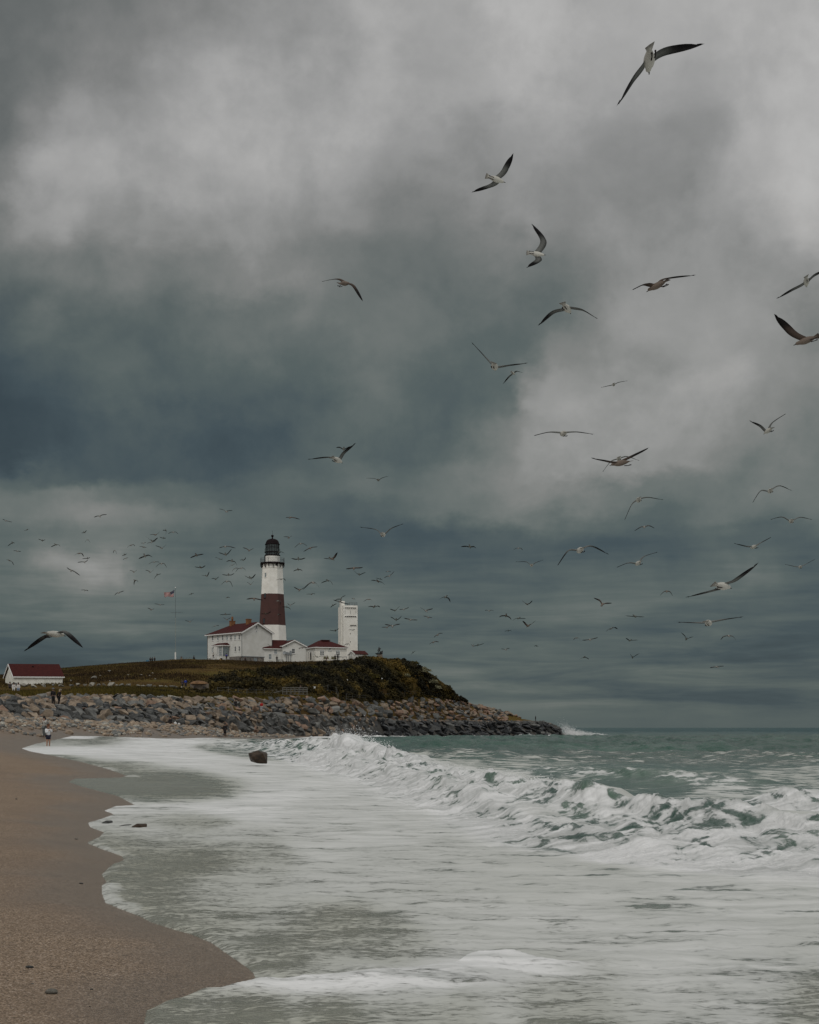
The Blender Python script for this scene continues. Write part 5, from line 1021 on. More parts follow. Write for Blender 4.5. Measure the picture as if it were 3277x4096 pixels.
# ================================================================== GRASS AND SHRUBS
def leaf_mat(name, c, var=.38):
    m = bpy.data.materials.new(name); m.use_nodes = True; t = m.node_tree; t.nodes.clear(); g = NG(t)
    o = g.node('ShaderNodeOutputMaterial'); p = g.node('ShaderNodeBsdfPrincipled'); g.l.new(p.outputs[0], o.inputs[0])
    a = g.attr('tone'); b = g.attr('hue'); pos = g.node('ShaderNodeNewGeometry').outputs['Position']
    c0 = g.ramp(b, [(0, c[0]), (.45, c[1]), (.8, c[2]), (1.0, c[3])])
    h = g.node('ShaderNodeHueSaturation'); g.put(h.inputs['Color'], c0); g.put(h.inputs['Value'], g.mr(a, 0, 1, 1 - var, 1 + var, False)); g.put(p.inputs['Base Color'], h.outputs[0])
    p.inputs['Roughness'].default_value = .85; p.inputs['Specular IOR Level'].default_value = .15; return m
def leaf_cloud(name, centres, radii, n_per, size, m, hue, seed, flat=.8):
    """leaf-sized quads spread through irregular shrub crowns"""
    r = np.random.default_rng(seed); V = []; T = []; H = []
    for c, R_, h in zip(centres, radii, hue):
        n = int(n_per * (R_ ** 1.6)) + 30; d = r.normal(size=(n, 3)); d /= np.linalg.norm(d, axis=1, keepdims=True); d[:, 2] = np.abs(d[:, 2]) * 1.0 - .12
        lob = 1 + .30 * np.sin(d[:, 0] * 4 + h * 20) * np.cos(d[:, 1] * 3.3 + h * 9) + .16 * np.sin(d[:, 2] * 9 + d[:, 0] * 7 + h * 5)
        rad = R_ * lob * r.uniform(.55, 1.08, n) ** .6
        P = c + d * rad[:, None] * np.array([1, 1, flat])
        a = r.normal(size=(n, 3)); a /= np.linalg.norm(a, axis=1, keepdims=True); a = a * .7 + d * .3; b = np.cross(a, r.normal(size=(n, 3))); b /= np.linalg.norm(b, axis=1, keepdims=True) + 1e-9
        a = np.cross(b, a); s = (size * r.uniform(.6, 1.5, n))[:, None]
        V.append(np.stack([P - a * s * .5 - b * s * .32, P + a * s * .1 - b * s * .5, P + a * s * .6 + b * s * .1, P - a * s * .1 + b * s * .5], 1).reshape(-1, 3))
        T.append(np.repeat(r.random(n), 4)); H.append(np.full(n * 4, h))
    V = np.concatenate(V); q = np.arange(len(V)).reshape(-1, 4)
    return raw_mesh(name, V, q, m, {'tone': np.concatenate(T), 'hue': np.concatenate(H)}, smooth=False)
M_thick = leaf_mat('thicket_leaves', [(.015, .014, .008, 1), (.040, .032, .012, 1), (.095, .069, .018, 1), (.140, .092, .022, 1)])
# thicket over the right half of the hillside: its upper edge climbs from the lawn to the crest
cen, rad_, hue_ = [], [], []
r = np.random.default_rng(31)
tries = 0
while len(cen) < 950 and tries < 30000:
    tries += 1; p = r.uniform(820, 1880); t_ = r.random()
    lim = np.interp(p, [820, 870, 960, 1050, 1150, 1260, 1330, 1440, 1520, 1600, 1660, 1720, 1880], [.10, .48, .62, .74, .82, .86, .90, .985, .99, .93, .97, 1.0, 1.0])
    if t_ > lim + .06 * math.sin(p / 23.0): continue
    L = land(np.array([p]), HF, t_)[0]; R_ = r.uniform(.8, 2.1) * (1.0 if t_ < .9 else .7)
    if 1500 < p < 1545 and t_ > .85: R_ *= .5
    if p > 1640: R_ *= .75
    top_py = HY - (L[2] + R_ * .95 - CAMH) * F / L[1]
    if top_py < np.interp(p, [820, 840, 880, 940, 1050, 1150, 1250, 1330, 1400, 1440, 1470, 1500, 1545, 1600, 1650, 1700, 1740, 1790, 1830, 1870], [2725, 2712, 2694, 2676, 2666, 2657, 2650, 2644, 2634, 2622, 2617, 2624, 2629, 2633, 2634, 2674, 2708, 2743, 2776, 2803]) + 4 * math.sin(p / 9.0): continue
    k = fbm(np.array([L[0] / 14]), np.array([L[1] / 14 + L[2] / 9]), 77, 3)[0]
    h = np.clip(.30 + .95 * k + r.normal(0, .13) + .12 * (p > 1500), 0, 1)
    cen.append(L + (0, 0, R_ * .12)); rad_.append(R_); hue_.append(h)
thick = leaf_cloud('shrub_thicket', cen, rad_, 110, .42, M_thick, hue_, 32); tag(thick, 'dense dark green and olive shrub thicket covering the bluff', 'thicket', kind='stuff')
# dark ground under the thicket edge and low brambles by the fence
cen, rad_, hue_ = [], [], []
for _ in range(420):
    p = r.uniform(560, 1780); t_ = r.uniform(.25, .98); 
    if p < 840 and r.random() < .6: continue
    L = land(np.array([p]), UT, t_)[0]; cen.append(L); rad_.append(r.uniform(.45, 1.0)); hue_.append(np.clip(r.normal(.5, .22), 0, 1))
br = leaf_cloud('bramble_patch', cen, rad_, 110, .34, M_thick, hue_, 34, .7); tag(br, 'low olive brambles between the hill foot and the revetment', 'brambles', kind='stuff')
# individual shrubs one can tell apart
M_pale = leaf_mat('pale_shrub_leaves', [(.16, .15, .09, 1), (.20, .19, .115, 1), (.25, .24, .15, 1), (.30, .28, .19, 1)]); M_yel = leaf_mat('yellow_shrub_leaves', [(.045, .042, .012, 1), (.070, .058, .015, 1), (.09, .07, .018, 1), (.11, .085, .022, 1)])
M_twig = mat('twig_bark', (.06, .05, .04), .9)
for px, py, w, mm, lab in ((1614, 2716, 46, M_pale, 'pale silvery shrub in the middle of the bushy bluff'), (1692, 2695, 54, M_pale, 'largest pale silvery shrub high on the bluff edge'), (1722, 2740, 50, M_pale, 'pale silvery shrub on the right flank of the bluff'), (1742, 2764, 44, M_pale, 'lowest pale silvery shrub near the rocks of the bluff'), (1585, 2708, 40, M_yel, 'yellow green shrub left of the pale shrub on the bluff'),
                           (1655, 2665, 36, M_yel, 'yellow green shrub near the top right of the bluff'), (1480, 2722, 60, M_yel, 'wide yellow green shrub low on the bluff'), (1395, 2700, 50, M_yel, 'yellow green shrub below the tiny tower shed'), (1230, 2722, 44, M_yel, 'yellow green shrub above the rail platform'), (1000, 2710, 50, M_yel, 'yellow green shrub below the lawn of the annex'), (1250, 2688, 44, M_yel, 'yellow green shrub just under the visitor building lawn')):
    best = None
    for t_ in np.linspace(.02, .98, 60):
        L = land(np.array([px]), HF, t_)[0]; e = abs(HY - (L[2] - CAMH) * F / L[1] - py)
        if best is None or e < best[0]: best = (e, L)
    L = best[1]; rw = w * L[1] / F / 2; L = L + np.array([0, -1.2, .8])
    root = empty('shrub', tuple(L), lab, 'shrub', 'shrubs on the bluff')
    o = leaf_cloud('foliage', [np.zeros(3), np.array([rw * .6, 0, .1]), np.array([-rw * .6, .1, 0])], [rw * .8, rw * .55, rw * .6], 190, .34, mm, r.uniform(.2, .9, 3), int(px)); o.parent = root
    mb = MB()
    for a in range(4): mb.tube([(0, 0, -1.2), (rw * .5 * math.cos(a * 1.6), rw * .5 * math.sin(a * 1.6), rw * .3)], [.06, .02], 4)
    mb.build('stem', M_twig, root)
# grass blades: the band above the rocks, tufts on the hill
def grass(name, P, h, m, hue, seed, w=.05):
    r = np.random.default_rng(seed); n = len(P); a = r.uniform(0, 6.28, n); d = np.stack([np.cos(a), np.sin(a), np.zeros(n)], 1); lean = r.normal(0, .28, (n, 2)) + (-.18, 0)
    tip = P + np.stack([lean[:, 0] * h, lean[:, 1] * h, h], 1); V = np.stack([P - d * w, P + d * w, tip], 1).reshape(-1, 3)
    o = raw_mesh(name, V, np.arange(n * 3).reshape(-1, 3), m, {'tone': np.repeat(r.random(n), 3), 'hue': np.repeat(hue, 3)}, smooth=False); return o
M_grass = leaf_mat('dry_grass', [(.030, .024, .008, 1), (.070, .055, .010, 1), (.11, .080, .014, 1), (.16, .105, .024, 1)], .45)
n = 60000; p = r.uniform(-250, 1330, n); t_ = r.uniform(.0, .88, n) ** 1.1; P = np.stack([*land(p, UT, t_).T], 1)
hue_ = np.clip(.50 + .7 * fbm(P[:, 0] / 6, P[:, 1] / 9, 41, 3) - .32 * sstep(.5, .85, t_) + r.normal(0, .1, n), 0, 1)
gb = grass('grass_band', P - (0, 0, .15), r.uniform(.5, 1.15, n) * np.where(p < 290, np.where(t_ > .3, .3, .7), np.where((p > 735) & (p < 860), np.where(t_ > .35, .22, .6), np.where(p > 700, .7, .85))), M_grass, hue_, 42, .07); tag(gb, 'olive and brown beach grass above the rock revetment', 'grass', kind='stuff')
n = 70000; p = r.uniform(-250, 1420, n); t_ = r.random(n) ** .8; P = np.stack([*land(p, HF, t_ * .995).T], 1)
hue_ = np.clip(.36 + .8 * fbm(P[:, 0] / 11, P[:, 1] / 14, 43, 4) + r.normal(0, .12, n), 0, 1)
gh = grass('hill_tussocks', P - (0, 0, .08), r.uniform(.18, .5, n), leaf_mat('hill_tussock', [(.026, .016, .008, 1), (.060, .040, .014, 1), (.085, .062, .018, 1), (.085, .085, .022, 1)], .4), hue_, 44, .12); tag(gh, 'brown and green tussock grass over the open hillside', 'grass', kind='stuff')
# ================================================================== FENCES, PLATFORM, SIGNS, PEOPLE
def on_land(px, py, k):
    best = None
    for t_ in np.linspace(0, 1, 80):
        L = land(np.array([float(px)]), k, t_)[0]; e = abs(HY - (L[2] - CAMH) * F / L[1] - py)
        if best is None or e < best[0]: best = (e, L)
    return best[1]
M_post = mat('grey_post', (.10, .098, .088), .9, .25, 3)
def fence(pts, hgt, label, rails=(1.0,), name='post_fence'):
    L = [on_land(a, b, UT if c == 'U' else HF) for a, b, c in pts]; root = empty(name, tuple(L[0]), label, 'fence')
    for q, h in zip(L, hgt): MB().tube([q - (0, 0, .3), q + (0, 0, h)], .055, 6).build('post', M_post, root, tuple(L[0]))
    for f_ in rails:
        MB().tube([q + (0, 0, h * f_ - .05) for q, h in zip(L, hgt)], .022, 4).build('wire', M_post, root, tuple(L[0]))
    return L, root
fence([(870, 2775, 'U'), (914, 2784, 'U'), (953, 2783, 'U'), (988, 2784, 'U'), (1025, 2785, 'U'), (1058, 2784, 'U'), (1090, 2783, 'U'), (1108, 2782, 'U')], [1.2, 1.6, 1.3, 1.3, 1.3, 1.3, 1.2, 1.2], 'thin wire fence on grey posts left of the wooden rail platform', (.95, .55))
fence([(1240, 2770, 'U'), (1262, 2770, 'U'), (1287, 2768, 'U'), (1312, 2775, 'U'), (1345, 2781, 'U'), (1353, 2806, 'U')], [1.7, 1.8, 1.8, 2.3, 2.0, 2.1], 'tall post fence stepping down right of the wooden rail platform', (.97, .5))
fence([(1385, 2803, 'U'), (1410, 2804, 'U'), (1438, 2806, 'U'), (1462, 2806, 'U'), (1490, 2804, 'U'), (1520, 2801, 'U'), (1550, 2797, 'U'), (1580, 2794, 'U'), (1608, 2790, 'U'), (1620, 2788, 'U'), (1636, 2786, 'U'), (1660, 2783, 'U'), (1680, 2782, 'U'), (1700, 2780, 'U')], [1.7, 1.7, 1.7, 1.7, 1.8, 1.8, 1.9, 2.0, 2.6, 2.4, 2.2, 2.0, 2.3, 1.8], 'long chain link fence on tall posts along the foot of the bluff', (.97, .66, .33))
# wooden rail platform
Yp = 292.0; pb = wp(1131, 2776, Yp); rp = empty('rail_platform', tuple(pb), 'weathered wooden railing platform with a person standing behind it, above the rocks', 'platform'); kx = Yp / F
zr_ = [zat(y, Yp) for y in (2751, 2759, 2767)]; xl, xr = xat(1131, Yp), xat(1229, Yp)
for i in range(7): x_ = xl + (xr - xl) * i / 6; MB().box((x_, Yp, (zat(2778, Yp) + zr_[0]) / 2), (.14, .14, zr_[0] - zat(2778, Yp) + .1)).build('post', M_wood, rp, tuple(pb))
for z in zr_: MB().box(((xl + xr) / 2, Yp - .09, z), (xr - xl + .2, .05, .16)).build('rail', M_wood, rp, tuple(pb))
MB().box(((xl + xr) / 2, Yp + .9, zat(2777, Yp)), (xr - xl, 1.7, .1)).build('deck', M_wood, rp, tuple(pb))
for s_ in (0, 1): MB().box((xl - .9, Yp + .15 + s_ * .8, zat(2762, Yp) - .2), (1.7, .05, .12), [(.96, 0, .26), (0, 1, 0), (-.26, 0, .96)]).build('ramp_rail', M_wood, rp, tuple(pb))
# small white signs
for px, py, h, lab in ((1258, 2752, 1.6, 'small white notice on the tall fence post beside the platform'), (1295, 2759, 1.2, 'small white notice on a low post right of the platform'), (1388, 2742, 2.0, 'small white notice up in the bushes of the bluff'), (1528, 2733, 2.2, 'small white sign standing among the bluff bushes')):
    L = on_land(px, py + 8, UT if py > 2748 else HF); root = empty('notice_sign', tuple(L), lab, 'sign', 'white notices along the fence')
    MB().tube([L - (0, 0, .3), L + (0, 0, h)], .05, 6).build('post', M_post, root, tuple(L)); MB().box(L + (0, -.07, h - .15), (.45, .04, .42)).build('panel', M_trim, root, tuple(L))

# ---------------------------------------------------------------- people: one skinned body each, clothes and hair as their own pieces
def skin_obj(name, pts, edges, rad_, m, parent, root=0, sub=1):
    bm = bmesh.new(); lay = bm.verts.layers.skin.verify(); vs = []
    for i, p in enumerate(pts):
        v_ = bm.verts.new(p); v_[lay].radius = (rad_[i], rad_[i]) if np.isscalar(rad_[i]) else rad_[i]; v_[lay].use_root = (i == root); vs.append(v_)
    for a, b in edges: bm.edges.new((vs[a], vs[b]))
    me = bpy.data.meshes.new(name); bm.to_mesh(me); bm.free(); me.materials.append(m)
    o = bpy.data.objects.new(name, me); col.objects.link(o); o.parent = parent
    sk = o.modifiers.new('Skin', 'SKIN'); sk.use_smooth_shade = True
    sb_ = o.modifiers.new('Sub', 'SUBSURF'); sb_.levels = sub; sb_.render_levels = sub
    return o
M_skin = mat('skin_tone', (.33, .19, .13), .6, .08)
CL = {}
def cloth(c):
    if c not in CL: CL[c] = mat('cloth_%d' % len(CL), c, .9, .12, 6)
    return CL[c]
HAIR = {'dark': mat('dark_hair', (.016, .012, .010), .7), 'fair': mat('fair_hair', (.33, .29, .22), .7), 'red': mat('auburn_hair', (.13, .055, .025), .7)}
def person(loc, H, face, pose, top, legs, label, hair='dark', longhair=False, bare=0.0, shoes=(.02, .02, .02), group=None, hat=None, longcoat=False):
    """face: heading in degrees (0 = towards the camera); pose: stand, walk, sit, phone, lean, bend"""
    root = empty('person', tuple(loc), label, 'person', group); root.rotation_euler = (0, 0, R(face)); s = H
    J = {'pel': (0, 0, .53), 'wai': (0, .005, .61), 'che': (0, .005, .74), 'nek': (0, .0, .845), 'hd0': (0, -.012, .89), 'hd1': (0, -.012, .955)}
    for sd, k in ((-1, 'L'), (1, 'R')):
        J['sh' + k] = (.105 * sd, .005, .80); J['el' + k] = (.135 * sd, .015, .635); J['wr' + k] = (.135 * sd, -.03, .50); J['ha' + k] = (.13 * sd, -.045, .44)
        J['hi' + k] = (.052 * sd, 0, .50); J['kn' + k] = (.056 * sd, -.01, .275); J['an' + k] = (.058 * sd, .01, .045); J['to' + k] = (.062 * sd, -.075, .018)
    if pose == 'walk':
        J['knL'] = (-.05, -.07, .285); J['anL'] = (-.05, -.11, .045); J['toL'] = (-.055, -.19, .03); J['knR'] = (.05, -.01, .27); J['anR'] = (.05, .12, .06); J['toR'] = (.055, .05, .018)
        J['elL'] = (-.13, .06, .64); J['wrL'] = (-.12, .02, .52); J['haL'] = (-.11, -.02, .47); J['elR'] = (.13, -.03, .64); J['wrR'] = (.115, -.11, .54); J['haR'] = (.10, -.14, .50)
    if pose == 'lean':
        for k in ('wai', 'che', 'nek', 'hd0', 'hd1', 'shL', 'shR'): x, y, z = J[k]; J[k] = (x, y - .30 * (z - .53), z - .01)
        J['elL'] = (-.12, .02, .62); J['wrL'] = (-.05, .07, .55); J['haL'] = (-.02, .08, .53); J['elR'] = (.12, .02, .62); J['wrR'] = (.05, .07, .55); J['haR'] = (.02, .08, .52)
        J['knL'] = (-.05, -.05, .28); J['anL'] = (-.05, -.07, .045); J['toL'] = (-.055, -.15, .02); J['anR'] = (.05, .10, .05); J['toR'] = (.055, .02, .018)
    if pose == 'phone':
        J['elR'] = (.13, -.09, .70); J['wrR'] = (.07, -.15, .83); J['haR'] = (.05, -.16, .88); J['elL'] = (-.12, -.05, .66); J['wrL'] = (-.02, -.14, .75); J['haL'] = (.03, -.16, .78)
    if pose == 'hips': J['elL'] = (-.19, .03, .66); J['wrL'] = (-.10, -.01, .58); J['haL'] = (-.07, -.03, .56); J['elR'] = (.19, .03, .66); J['wrR'] = (.10, -.01, .58); J['haR'] = (.07, -.03, .56)
    if pose in ('sit', 'sitlow'):
        dz_ = .53 - (.26 if pose == 'sit' else .09)
        for k in list(J):
            x, y, z = J[k]
            if k[:2] not in ('kn', 'an', 'to'): J[k] = (x, y, z - dz_)
        for sd, k in ((-1, 'L'), (1, 'R')):
            if pose == 'sit': J['kn' + k] = (.07 * sd, -.23, .275); J['an' + k] = (.07 * sd, -.21, .045); J['to' + k] = (.075 * sd, -.29, .018)
            else: J['kn' + k] = (.07 * sd, -.20, .24); J['an' + k] = (.07 * sd, -.30, .045); J['to' + k] = (.075 * sd, -.37, .03)
            J['el' + k] = (.14 * sd, -.06, .635 - dz_); J['wr' + k] = (.08 * sd, -.17, .56 - dz_); J['ha' + k] = (.06 * sd, -.21, .55 - dz_)
        for k in ('che', 'nek', 'hd0', 'hd1', 'shL', 'shR'): x, y, z = J[k]; J[k] = (x, y - .04, z)
    if pose == 'bend':
        for k in ('wai', 'che', 'nek', 'hd0', 'hd1', 'shL', 'shR'): x, y, z = J[k]; t_ = z - .53; J[k] = (x, y - .8 * t_, .53 + .55 * t_)
        for sd, k in ((-1, 'L'), (1, 'R')): J['el' + k] = (.12 * sd, -.24, .52); J['wr' + k] = (.08 * sd, -.28, .40); J['ha' + k] = (.06 * sd, -.29, .35)
    RAD = {'pel': .080, 'wai': .072, 'che': .088, 'nek': .034, 'hd0': .055, 'hd1': .053, 'sh': .045, 'el': .029, 'wr': .021, 'ha': .020, 'hi': .066, 'kn': .042, 'an': .027, 'to': .022}
    keys = list(J); idx = {k: i for i, k in enumerate(keys)}; rr = [RAD.get(k, RAD.get(k[:2], .03)) * s for k in keys]; pts = [tuple(np.array(J[k]) * s) for k in keys]
    E = [('pel', 'wai'), ('wai', 'che'), ('che', 'nek'), ('nek', 'hd0'), ('hd0', 'hd1')]
    for k in 'LR': E += [('che', 'sh' + k), ('sh' + k, 'el' + k), ('el' + k, 'wr' + k), ('wr' + k, 'ha' + k), ('pel', 'hi' + k), ('hi' + k, 'kn' + k), ('kn' + k, 'an' + k), ('an' + k, 'to' + k)]
    skin_obj('body', pts, [(idx[a], idx[b]) for a, b in E], rr, M_skin, root)
    def piece(nm, ks, es, grow, c, over={}):
        ii = {k: i for i, k in enumerate(ks)}; P = [tuple(np.array(over.get(k, J[k])) * s) for k in ks]
        skin_obj(nm, P, [(ii[a], ii[b]) for a, b in es], [RAD.get(k, RAD.get(k[:2], .03)) * s * grow.get(k, grow[k[:2]] if k[:2] in grow else grow['*']) for k in ks], cloth(c), root)
    mid = lambda a, b, t_: tuple(np.array(J[a]) * (1 - t_) + np.array(J[b]) * t_)
    tk = ['pel', 'wai', 'che', 'nek', 'shL', 'elL', 'wrL', 'shR', 'elR', 'wrR']; over = {'nek': mid('che', 'nek', .72), 'wrL': mid('elL', 'wrL', .92), 'wrR': mid('elR', 'wrR', .92)}
    te = [('pel', 'wai'), ('wai', 'che'), ('che', 'nek'), ('che', 'shL'), ('shL', 'elL'), ('elL', 'wrL'), ('che', 'shR'), ('shR', 'elR'), ('elR', 'wrR')]
    piece('jacket', tk, te, {'*': 1.22, 'nek': 1.7, 'el': 1.45, 'wr': 1.6, 'pel': 1.16}, top, over)
    lk = ['pel', 'hiL', 'knL', 'hiR', 'knR'] + ([] if bare else ['anL', 'anR']); le = [('pel', 'hiL'), ('hiL', 'knL'), ('pel', 'hiR'), ('hiR', 'knR')] + ([] if bare else [('knL', 'anL'), ('knR', 'anR')])
    piece('shorts' if bare else 'trousers', lk, le, {'*': 1.12, 'kn': 1.35, 'an': 1.45, 'hi': 1.10}, legs, {'pel': tuple(np.array(J['pel']) - (0, 0, .012)), 'knL': mid('hiL', 'knL', 1 - bare), 'knR': mid('hiR', 'knR', 1 - bare)})
    if longcoat: skin_obj('coat_skirt', [tuple(np.array(J['wai']) * s), tuple(np.array(J['pel']) * s), (0, 0, .36 * s), (0, 0, .25 * s)], [(0, 1), (1, 2), (2, 3)], [.095 * s, .12 * s, .125 * s, .11 * s], cloth(top), root)
    if not bare:
        for k in 'LR': skin_obj('shoe', [tuple((np.array(J['an' + k]) + (0, .015, -.012)) * s), tuple(np.array(J['to' + k]) * s)], [(0, 1)], [.034 * s, .028 * s], cloth(shoes), root)
    h0 = np.array(J['hd1']) + (0, .016, .006)
    hp = [tuple((h0 + (0, -.022, .028)) * s), tuple((h0 + (0, .015, .012)) * s), tuple((h0 + (0, .03, -.045)) * s)] + ([tuple((h0 + (0, .045, -.13)) * s), tuple((h0 + (0, .05, -.22)) * s)] if longhair else [])
    skin_obj('hair', hp, [(i, i + 1) for i in range(len(hp) - 1)], [.042 * s, .060 * s, .048 * s] + ([.040 * s, .026 * s] if longhair else []), HAIR[hair], root, 1)
    nz = np.array(J['hd0']) + (0, -.058, .022); mb = MB(); mb.lathe((0, 0, 0), [(.012 * s, -.02 * s), (.008 * s, .018 * s)], 6); o = mb.build('nose', M_skin, root); o.location = tuple(nz * s)
    if hat: MB().lathe((0, 0, 0), [(.11 * s, 0), (.105 * s, .012 * s), (.062 * s, .02 * s), (.058 * s, .06 * s), (.03 * s, .075 * s)], 14).build('hat', cloth(hat), root, smooth=True).location = tuple((np.array(J['hd1']) + (0, .005, .012)) * s)
    return root
BLK, NAVY, GREY = (.012, .011, .012), (.014, .015, .026), (.10, .11, .11)
# on the beach
L = beach_pt(193, 2992, 105); pw = person(L, 1.58, 35, 'phone', (.62, .63, .64), (.012, .014, .03), 'person in white hoodie and dark shorts standing barefoot at the water edge', 'red', False, .30)
L2 = beach_pt(177, 2930, 118); L2 = np.array([xat(178, 120), 120.0, beach_z(np.array([xat(178, 120)]), np.array([120.0]), *shore_query(np.array([xat(178, 120)]), np.array([120.0])))[0]]); person(L2, 1.62, -30, 'phone', (.40, .40, .37), (.12, .13, .13), 'person with long dark ponytail and grey clothes behind the white hoodie', 'dark', True)
# on the bench of the revetment
def bench_pt(px): L = land(np.array([float(px)]), BF, .25)[0]; return L + (0, 0, .12)
person(bench_pt(213), 1.80, 12, 'walk', BLK, BLK, 'person in black walking along the rocks, left of the pair, wearing a hat', 'dark', False, 0, group=None, hat=(.13, .14, .14))
person(bench_pt(235), 1.76, 62, 'lean', BLK, BLK, 'fair haired person in black walking along the rocks, bent slightly forward', 'fair', False, 0, (.4, .4, .38))
person(bench_pt(1046) , 1.80, 20, 'lean', (.50, .030, .028), (.36, .36, .36), 'person in bright red jacket and light trousers on the rocks', 'red', False, 0, (.3, .3, .3))
person(land(np.array([942.0]), BB, .15)[0] + (0, 0, .4), 1.6, 180, 'sit', BLK, BLK, 'person in black seated among the rocks left of the red jacket')
person(bench_pt(1312) + (0, 0, .3), 1.7, 40, 'bend', BLK, BLK, 'person in black stooping on the flat rocks right of the red jacket')
L = beach_pt(900, 2928, 240); person(np.array([xat(900, 192), 192.0, beach_z(np.array([xat(900, 192)]), np.array([192.0]), *shore_query(np.array([xat(900, 192)]), np.array([192.0])))[0]]), 1.68, 180, 'stand', BLK, (.03, .018, .015), 'person in a long black coat standing on the small sandy cove', 'dark', False, 0, (.06, .04, .03), longcoat=True)
L = land(np.array([688.0]), TOE, .06)[0]; person(L + (0, -.8, .2), 1.65, -30, 'sitlow', BLK, BLK, 'person in black sitting at the foot of the rocks'); 
for px, s_, lab in ((706, .5, 'white bag lying beside the person sitting at the foot of the rocks'), (721, .35, 'small white bag furthest right of the seated person')):
    Lb = land(np.array([float(px)]), TOE, .02)[0] + (0, -1.0, .3); mb = MB(); mb.lathe(tuple(Lb), [(s_ * .30, 0), (s_ * .50, .08 * s_), (s_ * .46, .35 * s_), (s_ * .2, .55 * s_), (s_ * .12, .62 * s_)], 10); mb.tube([Lb + (-s_ * .15, 0, .55 * s_), Lb + (0, 0, .85 * s_), Lb + (s_ * .15, 0, .55 * s_)], .02, 5); tag(mb.build('bag', cloth((.6, .6, .58)), None, tuple(Lb), True), lab, 'bag', 'bags by the seated person')
person(np.array([xat(2143, 562), 562.0, 4.85]), 1.75, 120, 'stand', BLK, BLK, 'lone person in dark clothes standing on the tip of the rocky point', 'dark')
# by the grass band
for px, py, lab, lg in ((60, 2776, 'person in white dress sitting in the grass, middle of three', (.60, .60, .58)), (78, 2777, 'person in white top and pale blue skirt sitting in the grass, rightmost of three', (.22, .28, .36)), (44, 2768, 'person with dark top behind the two in white in the grass', BLK)):
    L = on_land(px, py, UT); person(L + (0, -.6, .35), 1.68, 10, 'sit', (.60, .58, .55) if lg is not BLK else (.05, .04, .04), lg, lab, 'dark')
person(on_land(732, 2754, HF) + (0, -.6, .1), 1.65, 160, 'stand', (.05, .035, .04), (.03, .03, .03), 'person in dark clothes left of the bunker hut'); person(on_land(744, 2752, HF) + (0, -.4, .1), 1.7, 180, 'stand', (.015, .045, .30), (.02, .02, .04), 'person in bright blue jacket just left of the bunker hut')
person(np.array([xat(1201, Yp), Yp + .9, zat(2777, Yp) + .05]), 1.75, 0, 'stand', BLK, (.05, .045, .04), 'person in black standing on the wooden rail platform')
# on the hilltop
def crest(px, back=0): 
    Yc, Zc = lerp_line(HC, float(px)); return np.array([xat(px, Yc + back), Yc + back, Zc + .05])
for px, lab in ((601, 'leftmost of three people in black sitting on the hill crest beside a blue box'), (609, 'middle of three people in black sitting on the hill crest'), (618.5, 'rightmost of three people in black sitting on the hill crest')): person(crest(px, .5), 1.7, 180, 'sit', BLK, BLK, lab)
Lc = crest(590, .5); mb = MB(); mb.box(Lc + (0, 0, .18), (.75, .45, .36)); mb.box(Lc + (0, 0, .39), (.79, .49, .07)); mb.tube([Lc + (-.36, -.26, .3), Lc + (-.36, -.3, .45), Lc + (.36, -.3, .45), Lc + (.36, -.26, .3)], .02, 5); tag(mb.build('cooler_box', cloth((.06, .24, .40)), None, tuple(Lc)), 'bright blue box on the hill crest left of three seated people', 'box')
person(crest(775, .2), 1.7, 60, 'sit', BLK, BLK, 'person in black sitting hunched on the crest left of the big house')
person(crest(892) + (0, -6, -1.0), 1.1, 0, 'stand', (.42, .22, .04), (.16, .2, .22), 'child in orange top on the lawn below the porch stair', 'dark'); person(crest(906, -2), 1.7, 180, 'stand', (.03, .035, .26), BLK, 'person in blue jacket at the foot of the porch stair')
person(np.array(A(-PD - .6, P1 - 1.3, zpf - .55)), 1.75, 0, 'stand', (.45, .44, .40), BLK, 'person in white shirt on the porch stair of the big house')
person(crest(961, 1.0), 1.6, 90, 'bend', (.03, .03, .03), BLK, 'person stooping on the lawn below the stone basement'); person(crest(980, 1.0), 1.6, 60, 'sit', (.06, .04, .04), BLK, 'person in dark red sitting on the lawn below the stone basement')
person(crest(1108, 1.0), 1.72, 15, 'hips', BLK, BLK, 'person in black walking past the annex picnic table'); person(crest(1306, 1), 1.65, 90, 'lean', (.28, .26, .28), (.10, .05, .06), 'person in pale top in front of the visitor building')
person(crest(1341, 1), 1.78, 0, 'hips', BLK, BLK, 'person in black beside the visitor building, left of a close pair'); person(crest(1351.5, 1), 1.82, 150, 'stand', BLK, BLK, 'tall person in black beside the visitor building, right of a close pair', longcoat=True)
# small furniture on the hill
def table(L, w, lab):
    root = empty('picnic_table', tuple(L), lab, 'table', 'picnic tables'); MB().box(L + (0, 0, .74), (w, .7, .06)).build('table_top', M_grey, root, tuple(L))
    for s_ in (-1, 1):
        MB().box(L + (0, s_ * .62, .44), (w, .26, .05)).build('bench_seat', M_grey, root, tuple(L)); mb = MB(); mb.tube([L + (s_ * w * .35, -.62, 0), L + (s_ * w * .35, -.2, .70)], .045, 5); mb.tube([L + (s_ * w * .35, -.62, .40), L + (s_ * w * .35, .62, .40)], .04, 5); mb.tube([L + (s_ * w * .35, .62, 0), L + (s_ * w * .35, .2, .70)], .045, 5); mb.build('trestle', M_grey, root, tuple(L))
table(crest(1123, 1.5), 1.7, 'grey picnic table on the lawn in front of the annex')
Lc = crest(1372, 4); root = empty('flat_shelter', tuple(Lc), 'low flat roofed bench shelter between the visitor building and the tiny shed', 'shelter')
MB().box(Lc + (0, 0, 1.15), (2.7, .8, .14)).build('roof', M_grey, root, tuple(Lc))
